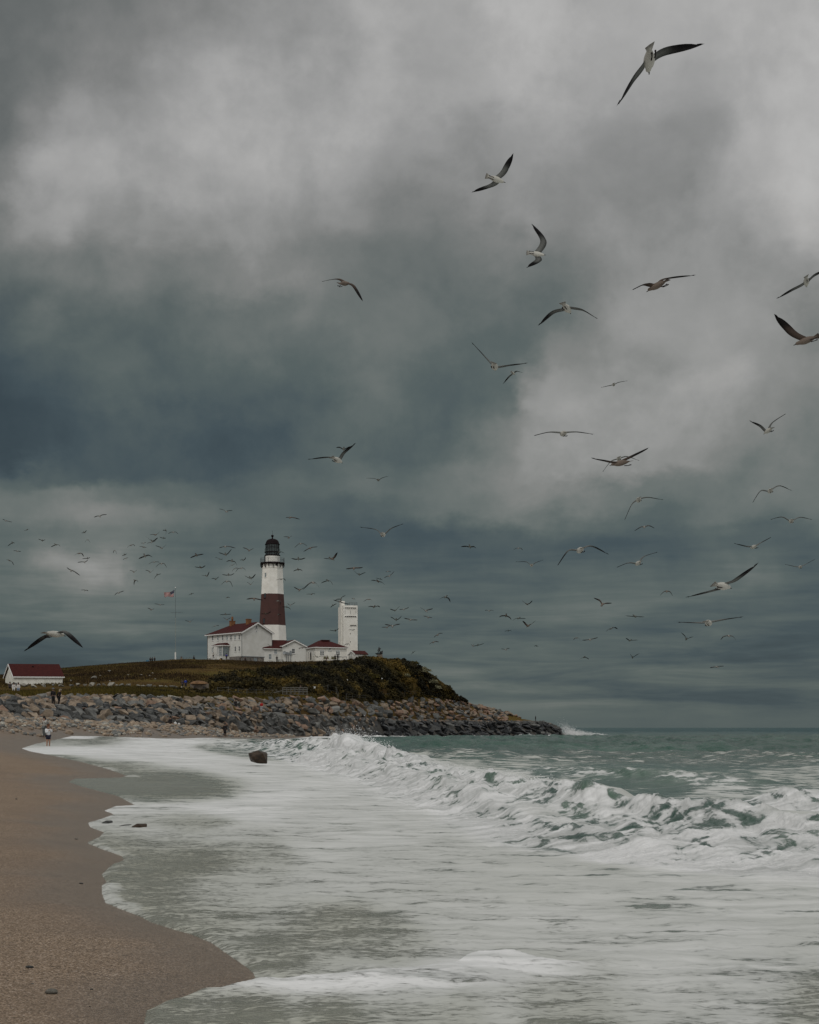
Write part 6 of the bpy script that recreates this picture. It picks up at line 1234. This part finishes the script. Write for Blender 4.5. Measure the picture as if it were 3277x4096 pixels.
for x_ in (-1.1, 0, 1.1): MB().box(Lc + (x_, 0, .54), (.10, .5, 1.08)).build('support', M_grey, root, tuple(Lc))
fl_pts = [crest(p_, 2.0) for p_ in (710, 722, 734, 746, 758, 770)]; root = empty('hill_railing', tuple(fl_pts[0]), 'thin dark railing on the hill crest right of the flagpole', 'railing')
for q in fl_pts: MB().tube([q, q + (0, 0, .85)], .04, 5).build('post', M_dgrey, root, tuple(fl_pts[0]))
for z in (.8, .42): MB().tube([q + (0, 0, z) for q in fl_pts], .03, 4).build('rail', M_dgrey, root, tuple(fl_pts[0]))
Lc = crest(726, .5); root = empty('stone_post', tuple(Lc), 'stubby stone pier with a cap on the crest between flagpole and seated figure', 'pier'); MB().lathe(tuple(Lc), [(.42, -.2), (.38, .5), (.22, .62), (.2, .95)], 8).build('shaft', M_conc, root, tuple(Lc)); MB().lathe(tuple(Lc), [(.24, .953), (.28, 1.0), (.1, 1.15)], 8).build('cap', M_dgrey, root, tuple(Lc))
# ================================================================== GULLS
def gull_mat(name, body, tip, mid_=None, nz=.16):
    m = bpy.data.materials.new(name); m.use_nodes = True; t = m.node_tree; t.nodes.clear(); g = NG(t)
    o = g.node('ShaderNodeOutputMaterial'); p = g.node('ShaderNodeBsdfPrincipled'); g.l.new(p.outputs[0], o.inputs[0])
    a = g.attr('tone'); pos = g.node('ShaderNodeTexCoord').outputs['Object']
    n = g.noise(pos, 38, 3, .6)
    st = [(0, body), (.55, mid_ or body), (1, tip)] if mid_ else [(0, body), (1, tip)]
    cc = g.ramp(g.m('ADD', a, g.m('MULTIPLY', g.m('SUBTRACT', n, .5), nz), clamp=True), st); g.put(p.inputs['Base Color'], cc)
    p.inputs['Roughness'].default_value = .8; p.inputs['Specular IOR Level'].default_value = .2; return m
G_WING = gull_mat('wing_feathers', (.17, .175, .165, 1), (.004, .003, .004, 1), (.055, .058, .055, 1))
G_BROWN = gull_mat('brown_wing_feathers', (.085, .062, .048, 1), (.005, .004, .004, 1), (.036, .026, .022, 1))
G_BODY = gull_mat('white_body_feathers', (.52, .51, .46, 1), (.05, .045, .04, 1), None, .05)
G_FARW = gull_mat('far_wing_feathers', (.11, .11, .10, 1), (.004, .003, .004, 1), (.030, .030, .029, 1))
G_FAR = gull_mat('far_body_feathers', (.24, .235, .215, 1), (.05, .045, .04, 1), None, .05)
G_BODYB = gull_mat('brown_body_feathers', (.17, .135, .11, 1), (.02, .014, .012, 1), None, .08)
def cat3(p0, p1, p2, p3, t):
    return .5 * ((2 * p1) + (-p0 + p2) * t + (2 * p0 - 5 * p1 + 4 * p2 - p3) * t * t + (-p0 + 3 * p1 - 3 * p2 + p3) * t ** 3)
def wing_arrays(sh, wr, tp, fwd, up, chord, ns, tipped=True):
    """a wing from shoulder over wrist to tip: closed thin surface, chord along the flight direction"""
    P = [sh - (wr - sh) * .4, sh, wr, tp, tp + (tp - wr) * .4]; C = []
    for i in range(ns + 1):
        t_ = i / ns; C.append(cat3(P[0], P[1], P[2], P[3], t_ * 2) if t_ < .5 else cat3(P[1], P[2], P[3], P[4], t_ * 2 - 1))
    V, T = [], []
    for i, c in enumerate(C):
        t_ = i / ns; ch = chord * (1.0 - .10 * t_ if t_ < .55 else (.945 - .12 * (t_ - .55)) * max(.10, 1 - ((t_ - .55) / .45) ** 3.0)); lead = .34 * ch + chord * .10 * math.sin(math.pi * min(1, t_ / .55)) * (t_ < .56) ; th = .014 * (1 - t_) + .002
        tone = np.clip(.06 + .48 * t_ + .9 * sstep(.50, .80, np.array(t_)), 0, 1)
        le = c + fwd * lead; te = c - fwd * (ch - lead) - up * .012; m_ = c + up * (th + .012 * (1 - t_)); lo = c - up * th * .3
        V += [le, m_, te, lo]; T += [min(1, tone + .16), tone, min(1, tone + .05 + .08 * (i % 2)), tone]
    F_ = []
    for i in range(ns):
        for a, b in ((0, 1), (1, 2), (2, 3), (3, 0)): F_.append((i * 4 + a, i * 4 + b, i * 4 + 4 + b, i * 4 + 4 + a))
    F_ += [(0, 3, 2, 1), (ns * 4, ns * 4 + 1, ns * 4 + 2, ns * 4 + 3)]
    if tipped:                                                       # separated primaries at the tip
        b = len(V); d = C[-1] - C[-2]; sl_ = np.linalg.norm(d); d /= sl_
        for k in range(3):
            q = C[-2] + d * sl_ * (.75 - .3 * k) - fwd * chord * (.02 + .05 * k); e = q + d * chord * .36 - fwd * chord * .05
            V += [q + fwd * .010, q - fwd * .012, e]; T += [1, 1, 1]; F_.append((b, b + 1, b + 2)); b += 3
    return V, F_, T
def body_arrays(fwd, up, side, L, k=1.0, n=10):
    prof = [(-.27, .008, .4), (-.23, .022, .4), (-.16, .050, .4), (-.06, .075, .25), (.03, .080, .05), (.10, .066, 0), (.145, .047, 0), (.18, .042, .0), (.212, .038, .05), (.234, .022, .5), (.248, .010, 1), (.284, .007, 1), (.296, .001, 1)]
    V, T, F_ = [], [], []
    for x, r, tn in prof:
        cz = -.012 if x > .24 else .006 * (x > .15)
        for j in range(n):
            a = 2 * math.pi * j / n; V.append(fwd * x * L + (side * math.cos(a) * r * 1.0 + up * (math.sin(a) * r * .88 + cz)) * L * k); T.append(tn * (1 if x > .2 else .55 + .4 * (math.sin(a) > .35)))
    for i in range(len(prof) - 1):
        for j in range(n): F_.append((i * n + j, i * n + (j + 1) % n, (i + 1) * n + (j + 1) % n, (i + 1) * n + j))
    F_ += [tuple(reversed(range(n))), tuple(range((len(prof) - 1) * n, len(prof) * n))]; return V, F_, T
def tail_arrays(fwd, up, side, L):
    V, T, F_ = [], [], []; m = 7
    for lay in (.006, -.006):
        for j in range(m):
            a = (j / (m - 1) - .5) * .9; V.append(-fwd * .17 * L + side * a * .06 * L + up * lay); T.append(.05); V.append(-fwd * (.33 - .02 * abs(a)) * L + side * a * .17 * L + up * lay * .4); T.append(.85 if j % 2 else .7)
    for lay in (0, 1):
        b = lay * 2 * m
        for j in range(m - 1): q = (b + 2 * j, b + 2 * j + 1, b + 2 * j + 3, b + 2 * j + 2); F_.append(q if lay == 0 else q[::-1])
    F_ += [(0, 2 * m, 2 * m + 1, 1), (2 * m - 2, 2 * m - 1, 4 * m - 1, 4 * m - 2)]
    for j in range(m - 1): F_.append((2 * j + 1, 2 * m + 2 * j + 1, 2 * m + 2 * j + 3, 2 * j + 3))
    return V, F_, T
def mk(name, parts, m, parent=None, loc=None, smooth=True):
    V, F_, T = [], [], []
    for v, f, t in parts: b = len(V); V += v; F_ += [tuple(b + i for i in q) for q in f]; T += t
    me = bpy.data.meshes.new(name); me.from_pydata([tuple(map(float, p)) for p in V], [], F_); me.update(); me.polygons.foreach_set('use_smooth', [smooth] * len(me.polygons))
    at = me.attributes.new('tone', 'FLOAT', 'POINT'); at.data.foreach_set('value', np.array(T, np.float32)); me.materials.append(m)
    o = bpy.data.objects.new(name, me); col.objects.link(o)
    if parent: o.parent = parent
    if loc is not None: o.location = loc
    return o
VIEW = {'S': (0, 0, 1), 'A': (0, 1980, 1.725), 'B': (780, 2100, 2.15625), 'C': (1150, 1700, 1.642857), 'D': (2150, 1750, 1.530612), 'E': (2300, 0, 1.765609), 'F': (1250, 600, 1.725), 'G': (2250, 1000, 1.679649)}
N_GULL = [0]; BIRDS = []
def gull(view, b, lw, lt, rw, rt, head=(.1, .95, -.05), tone='w', label=None, chord=.15, span=1.12, parts=None):
    ox, oy, sc_ = VIEW[view]; S_ = lambda p: np.array([ox + p[0] / sc_, oy + p[1] / sc_])
    b, lw, lt, rw, rt = map(S_, (b, lw, lt, rw, rt)); n_ = np.linalg.norm
    pxs = n_(lt - lw) + n_(lw - b) + n_(rw - b) + n_(rt - rw); big = pxs > 95
    hv = np.array(head, float); hv /= n_(hv)
    # seen at an angle a level wing would look shorter; guard against birds seen nearly edge-on
    Y = F * span / max(pxs, 34.0)
    W3 = lambda p: wp(p[0], p[1], Y); c = W3(b); pts = [W3(p) - c for p in (lw, lt, rw, rt)]
    vdir = c - np.array([0, 0, CAMH]); vdir /= n_(vdir)
    sp = pts[3] - pts[1]; sp /= n_(sp) + 1e-9
    up = np.cross(sp, hv); up /= n_(up) + 1e-9
    if up[2] < 0: up = -up
    side = np.cross(hv, up); side /= n_(side)
    s0 = side if np.dot(side, pts[0] - pts[2]) > 0 else -side
    k = 1.0
    fL = hv; roots = (s0 * .045 + up * .015 + hv * .05, -s0 * .045 + up * .015 + hv * .05)
    ns = 14 if big else 8
    wings = []
    for (w_, t_), ro in zip(((pts[0], pts[1]), (pts[2], pts[3])), roots): wings.append(wing_arrays(ro, w_ + hv * .05, t_ - hv * .03, hv, up, chord, ns, big))
    wm, bm_ = (G_WING, G_BODY) if tone == 'w' else (G_BROWN, G_BODYB)
    N_GULL[0] += 1; rec = dict(px=b[0], py=b[1], size=pxs, up=((b[1] - lt[1]) + (b[1] - rt[1])) / 2 / max(pxs, 1), arch=((b[1] - lw[1]) + (b[1] - rw[1])) / 2 / max(pxs, 1), label=label)
    L = .77
    if big if parts is None else parts:
        root = empty('gull', tuple(c)); mk('body', [body_arrays(hv, up, side, L, 1.0, 12)], bm_, root)
        for wv in wings: mk('wing', [wv], wm, root)
        mk('tail', [tail_arrays(hv, up, side, L)], bm_, root)
        for sgn in (-1, 1):
            mb = MB(); q = -hv * .09 - up * .062 + side * sgn * .022; mb.tube([q, q - hv * .07 - up * .01, q - hv * .12 - up * .004], [.008, .006, .011], 5); f_ = mb.build('foot', M_iron, root)
        rec['o'] = root
    else:
        bo_ = body_arrays(hv, up, side, L, 1.0, 8); o = mk('gull', [bo_, tail_arrays(hv, up, side, L)] + wings, wm if tone != 'w' else G_FARW, None, tuple(c))
        me = o.data; me.materials.append(G_FAR if tone == 'w' else bm_); nb = len(bo_[1]) + len(tail_arrays(hv, up, side, L)[1]); me.polygons.foreach_set('material_index', [1] * nb + [0] * (len(me.polygons) - nb)); rec['o'] = o
    BIRDS.append(rec)
AWAY = (.12, .93, -.05)
gull('E', (525, 425), (425, 525), (308, 745), (622, 352), (885, 332), (.12, .9, -.18), 'w', 'largest gull, white bellied with dark wings spread wide, highest of all at top right', .165)
gull('F', (1268, 202), (1205, 248), (1122, 292), (1322, 128), (1393, 38), (.85, .45, -.12), 'w', 'white gull gliding with a steep diagonal wing line below the highest gull', .15)
gull('F', (1548, 717), (1545, 765), (1500, 808), (1584, 620), (1532, 518), (.96, .2, -.06), 'w', 'white gull banking side-on with wings nearly vertical and dark tips', .17)
gull('F', (222, 920), (165, 890), (75, 905), (282, 940), (352, 1037), (.45, .72, .22), 'b', 'brown gull alone in the dark cloud left of the flock', .13)
gull('F', (1258, 1494), (1195, 1428), (1105, 1335), (1345, 1482), (1478, 1474), AWAY, 'w', 'gull seen from behind with one wing raised high and one level, mid sky', .13)
gull('F', (1385, 1540), (1357, 1560), (1320, 1612), (1408, 1524), (1450, 1537), (.42, .85, -.10), 'w', 'small gull just under the gull with one raised wing', .16)
gull('S', (2268, 1233), (2212, 1244), (2161, 1301), (2327, 1235), (2390, 1276), (.35, .8, -.12), 'w', 'gull with drooping arched wings above the bright cloud, dark left wing', .15)
gull('G', (635, 240), (572, 222), (462, 270), (700, 187), (875, 175), (-.62, .62, -.2), 'b', 'brown headed gull with long level right wing, upper right', .14)
gull('G', (1640, 213), (1560, 252), (1447, 328), (1690, 165), (1768, 140), (.25, .88, -.18), 'w', 'white bellied gull cut by the right edge, the upper one', .15)
gull('G', (1636, 608), (1540, 535), (1418, 445), (1690, 580), (1790, 562), (-.72, .5, -.18), 'b', 'brown gull at the right edge with its left wing raised steeply', .16)
gull('G', (345, 905), (310, 910), (262, 924), (378, 887), (435, 880), AWAY, 'w', 'small gull with shallow spread wings over the bright right cloud', .13)
gull('G', (1382, 1215), (1338, 1180), (1258, 1152), (1412, 1160), (1495, 1103), (-.25, .9, -.15), 'w', 'white gull with wings raised in a wide V near the right edge', .13)
gull('S', (2254, 1734), (2200, 1728), (2137, 1742), (2310, 1727), (2369, 1737), (-.12, .93, .06), 'w', 'gull with wide flat wings right of centre, above the close pair', .14)
gull('G', (388, 1432), (320, 1417), (190, 1400), (440, 1400), (563, 1332), (-.72, .52, -.06), 'b', 'dark brown gull crossing in front of a thinner gull', .14)
gull('G', (380, 1403), (325, 1420), (272, 1490), (437, 1385), (513, 1415), AWAY, 'w', 'thin arched gull behind the dark brown crossing gull', .12)
gull('D', (620, 382), (578, 410), (535, 503), (680, 364), (767, 383), AWAY, 'w', 'gull with arched wings, left one hanging steeply, right sky', .13)
gull('D', (1425, 327), (1368, 326), (1318, 398), (1485, 293), (1553, 325), AWAY, 'w', 'gull with one drooping and one arched wing near the right edge', .13)
gull('D', (1555, 512), (1500, 485), (1430, 502), (1612, 487), (1678, 503), AWAY, 'w', 'gull with evenly arched wings near the right edge', .13)
gull('D', (262, 690), (190, 693), (122, 783), (335, 662), (428, 715), (-.1, .93, -.08), 'w', 'gull with strongly arched dark wings over the dark cloud band', .14)
gull('D', (617, 770), (562, 766), (486, 795), (655, 728), (730, 704), (-.15, .92, -.1), 'w', 'gull with one level and one raised wing right of the strongly arched gull', .13)
gull('D', (1325, 670), (1275, 662), (1205, 650), (1368, 645), (1427, 612), (-.2, .92, -.1), 'w', 'gull with wings in a shallow V above the big low gull at right', .14)
gull('D', (1610, 793), (1570, 787), (1517, 777), (1645, 775), (1697, 747), AWAY, 'w', 'small gull with wings in a shallow V at the right edge', .13)
gull('D', (1135, 910), (1045, 940), (930, 978), (1215, 862), (1352, 778), (.66, .62, -.05), 'w', 'big gull with long dark tipped wings on a rising diagonal, low on the right', .15)
gull('D', (1048, 1136), (970, 1133), (867, 1132), (1140, 1113), (1253, 1100), (.35, .88, -.08), 'w', 'gull with long level dark tipped wings low over the sea', .14)
gull('C', (328, 230), (272, 208), (145, 228), (362, 182), (448, 127), (.42, .82, -.10), 'w', 'gull with raised right wing left of centre below the dark cloud', .14)
gull('C', (628, 720), (578, 685), (483, 673), (682, 677), (758, 652), AWAY, 'w', 'gull seen from behind with raised wings right of the lighthouse top', .13)
gull('C', (1605, 922), (1570, 898), (1504, 900), (1632, 903), (1678, 889), (.1, .93, -.1), 'w', 'gull with arched wings over the dark band right of the tower', .14)
gull('A', (380, 960), (310, 968), (190, 1073), (445, 945), (578, 1048), (.62, .72, -.06), 'w', 'big gull with arched barred wings low at the left edge above the shed', .15)
gull('C', (597, 362), (570, 350), (520, 350), (622, 346), (665, 336), AWAY, 'w', 'small gull with raised wings above and left of the tower, in grey cloud', .13)
SMALL = {
 'D': '655 548 630 550 595 570 685 540 717 553;793 942 772 947 752 965 815 947 829 968;398 1022 380 998 347 980 420 1016 457 1012;597 1095 570 1093 540 1092 625 1096 657 1099;452 1170 435 1175 420 1188 475 1162 490 1175;322 1238 300 1240 275 1240 345 1232 371 1223;568 1243 555 1235 540 1228 590 1240 617 1241;912 1235 905 1215 878 1194 930 1226 955 1221;1172 1215 1140 1220 1122 1237 1200 1220 1215 1240;287 1345 272 1350 257 1360 303 1348 317 1360;583 1347 577 1338 568 1326 600 1335 627 1322;1098 1405 1075 1407 1055 1409 1115 1401 1140 1398;240 1228 230 1230 220 1240 252 1228 262 1240',
 'C': '370 158 345 145 318 150 395 147 415 143;1200 800 1175 795 1140 802 1225 797 1242 812;1518 810 1505 810 1487 818 1535 810 1548 822;87 780 70 785 47 805 110 782 130 795;150 810 130 818 105 830 170 803 197 799;293 880 270 878 240 878 310 862 332 838;72 880 50 880 25 878 95 879 120 875;437 942 415 943 385 943 465 940 496 934;472 983 455 973 437 960 490 976 517 968;660 963 655 962 645 965 672 962 678 966;670 993 655 995 635 1003 685 980 702 960;70 950 55 952 38 963 88 950 102 963;168 1036 140 1045 100 1080 190 1042 210 1070;80 1085 65 1078 42 1062 95 1078 110 1065;265 1022 245 1027 222 1040 285 1028 300 1052;595 1027 575 1020 550 1022 620 1032 641 1051;610 1012 595 1008 580 1005 618 1014 625 1020;160 1112 140 1110 122 1113 170 1107 183 1112;352 1143 330 1143 312 1153 362 1128 383 1121;345 1160 320 1153 300 1150 370 1168 405 1180;435 1142 428 1140 422 1137 441 1142 446 1145;535 1147 520 1148 500 1160 550 1148 557 1161;570 1195 550 1190 528 1196 595 1188 609 1200;710 1218 690 1213 672 1210 722 1208 735 1191;765 1212 750 1212 735 1213 780 1207 799 1197;910 1222 890 1210 872 1197 930 1214 955 1205;715 1280 695 1268 676 1262 735 1270 752 1255;810 1281 790 1275 768 1267 830 1281 857 1280;925 1265 910 1258 893 1254 935 1264 952 1266;655 1330 640 1329 619 1328 672 1320 688 1311;690 1323 665 1315 640 1308 715 1313 742 1306;988 1380 975 1385 963 1395 1000 1370 1022 1367;960 1428 945 1432 933 1440 975 1423 997 1425;1040 1130 1020 1132 995 1147 1060 1137 1070 1166;1325 1222 1310 1217 1297 1219 1340 1217 1357 1221;1437 1253 1410 1252 1390 1265 1460 1262 1473 1283;1520 1270 1500 1272 1480 1285 1545 1270 1567 1273;1583 1320 1565 1303 1543 1288 1605 1307 1630 1286;1575 1178 1560 1168 1545 1155 1595 1168 1612 1154;1453 1352 1440 1352 1427 1357 1468 1348 1475 1358;1220 1452 1213 1447 1208 1442 1225 1443 1228 1435;1250 1447 1235 1450 1222 1455 1270 1442 1294 1435;1435 1477 1420 1473 1405 1470 1447 1470 1460 1465;825 1495 820 1500 813 1507 833 1490 843 1485;315 1352 295 1350 275 1348 325 1345 342 1337;430 1348 415 1346 402 1347 438 1345 446 1343;393 1440 382 1442 372 1450 407 1441 412 1455;97 1465 85 1466 72 1472 108 1462 120 1462;195 1525 185 1517 177 1505 210 1522 222 1518;18 1185 10 1180 0 1172 32 1178 52 1165;20 608 5 607 -10 607 50 611 82 618;10 742 0 735 -25 733 18 735 32 727;300 1185 290 1190 285 1202 310 1178 325 1175;1638 1452 1630 1450 1622 1455 1645 1452 1652 1458',
 'B': '262 187 235 190 210 195 300 187 350 197;265 255 235 245 203 240 290 237 318 208;468 220 440 203 412 193 490 210 508 197;212 293 195 283 173 282 228 295 240 293;320 310 295 305 268 320 345 315 363 352;415 303 400 300 390 305 430 293 440 280;325 345 310 348 297 360 335 338 345 335;400 373 370 380 350 405 420 373 438 390;345 375 330 385 318 405 360 372 375 372;100 440 80 435 55 433 112 425 126 402;180 468 165 460 142 463 190 458 210 447;275 487 255 490 228 512 305 490 327 532;480 457 455 450 428 438 500 448 526 424;480 513 465 503 450 493 492 503 510 483;745 468 725 467 700 475 770 465 783 480;290 430 265 430 232 428 315 428 342 418;280 625 268 628 258 632 292 624 301 630;510 637 480 635 445 637 540 640 585 645;715 655 700 650 688 655 735 660 737 690;790 708 770 704 752 710 810 712 826 732;610 765 590 765 568 767 630 760 660 747;718 773 708 772 698 778 732 770 742 775;265 770 240 772 215 775 290 769 315 770;275 817 260 807 243 798 290 810 312 797;175 872 160 875 147 882 190 868 210 868;655 1045 642 1037 625 1025 665 1045 680 1043;725 235 705 240 690 255 745 230 775 245',
 'A': '40 178 30 172 18 165 60 182 84 186;187 240 175 243 163 248 195 236 205 231;690 146 670 146 647 152 710 137 737 133;583 258 572 260 562 263 590 250 600 245;292 315 280 308 262 304 303 311 313 309;85 330 70 338 52 355 98 328 102 340;385 342 370 348 352 360 405 343 418 357;605 310 595 312 585 325 617 318 623 332;120 388 108 385 93 383 132 389 146 390;65 452 55 448 42 446 80 458 98 485;548 403 530 405 514 417 565 405 580 424;605 437 585 437 566 442 613 434 623 431;585 463 560 462 534 464 597 457 607 445;490 520 475 512 462 498 520 533 552 553;792 383 785 390 780 400 800 390 805 408;905 347 890 352 875 366 922 343 932 353;992 360 980 356 963 354 1005 362 1015 360;990 333 980 331 972 332 1000 329 1008 327;860 412 850 415 843 420 868 408 875 406;868 438 858 440 848 446 876 434 885 433;1075 275 1055 272 1035 273 1090 265 1103 252;1143 243 1132 242 1122 243 1150 250 1142 273;1195 257 1178 258 1160 267 1215 256 1231 270;1050 318 1035 308 1008 288 1070 308 1092 295;1045 328 1030 329 1015 333 1060 322 1075 315;1130 297 1115 294 1100 291 1138 297 1147 298;1117 368 1100 358 1075 348 1130 358 1148 341;1000 420 980 427 957 443 1025 413 1055 432;1065 463 1045 466 1025 477 1085 461 1102 463;1115 474 1095 478 1075 497 1135 476 1153 502;925 532 912 524 895 519 935 525 947 517;1037 533 1022 523 1005 517 1050 525 1063 515;1085 550 1075 560 1063 581 1098 546 1113 544;932 590 925 600 926 622 945 588 955 603;590 658 575 655 560 655 600 658 610 661;820 675 805 678 790 690 838 668 855 660;1320 683 1310 686 1300 692 1330 679 1338 681;1105 758 1085 753 1068 749 1120 757 1136 754;1045 792 1032 785 1020 778 1055 788 1066 784;1312 875 1295 870 1278 865 1325 866 1338 853;1562 115 1540 102 1513 94 1580 108 1603 106;1355 415 1335 422 1313 437 1380 410 1407 409;1385 500 1365 498 1343 497 1400 497 1420 487'}
gr = np.random.default_rng(77)
for vw, txt in SMALL.items():
    for rec in txt.split(';'):
        q = list(map(float, rec.split())); P_ = [(q[i], q[i + 1]) for i in range(0, 10, 2)]
        gull(vw, *P_, (gr.normal(0, .3), .8, gr.choice((-1, 1)) * gr.uniform(.25, .5)), 'w' if gr.random() < .7 else 'b', None, .16, 1.08)
# labels of the many small birds: by how the wings are held and where they fly, counted from the left among their like
ZONES = [(400, 'above the shed'), (560, 'left of the flagpole'), (760, 'round the flagpole'), (1010, 'just left of the lighthouse'), (1180, 'round the lighthouse'), (1480, 'round the square tower'), (1750, 'over the bluff'), (2250, 'over the rocky point'), (3300, 'over the open sea')]
ORD = ['first', 'second', 'third', 'fourth', 'fifth', 'sixth', 'seventh', 'eighth', 'ninth', 'tenth', 'eleventh', 'twelfth', 'thirteenth', 'fourteenth', 'fifteenth', 'sixteenth', 'seventeenth', 'eighteenth', 'nineteenth', 'twentieth']
cells = {}
for rec in BIRDS:
    rec['o']['category'] = 'gull'
    if rec['label']: rec['o']['label'] = rec['label']; rec['o']['group'] = 'large gulls gliding on the right and left'; continue
    z = next(n for lim, n in ZONES if rec['px'] < lim); pose = 'V-winged' if rec['up'] > .12 else 'arch-winged' if rec['up'] < -.06 and rec['arch'] > -.04 else 'flat-winged' if abs(rec['up']) <= .12 and abs(rec['arch']) < .06 else 'bent-winged'
    cells.setdefault((z, pose), []).append(rec)
for (z, pose), lst in cells.items():
    lst.sort(key=lambda r_: r_['px'])
    for i, rec in enumerate(lst):
        where = 'the only one' if len(lst) == 1 else 'leftmost' if i == 0 else 'rightmost' if i == len(lst) - 1 else f'{ORD[i]} from left'
        rec['o']['label'] = (f'small {pose} gull, the only such one {z}' if len(lst) == 1 else f'small {pose} gull, {where} of such gulls {z}'); rec['o']['group'] = 'small gulls ' + z
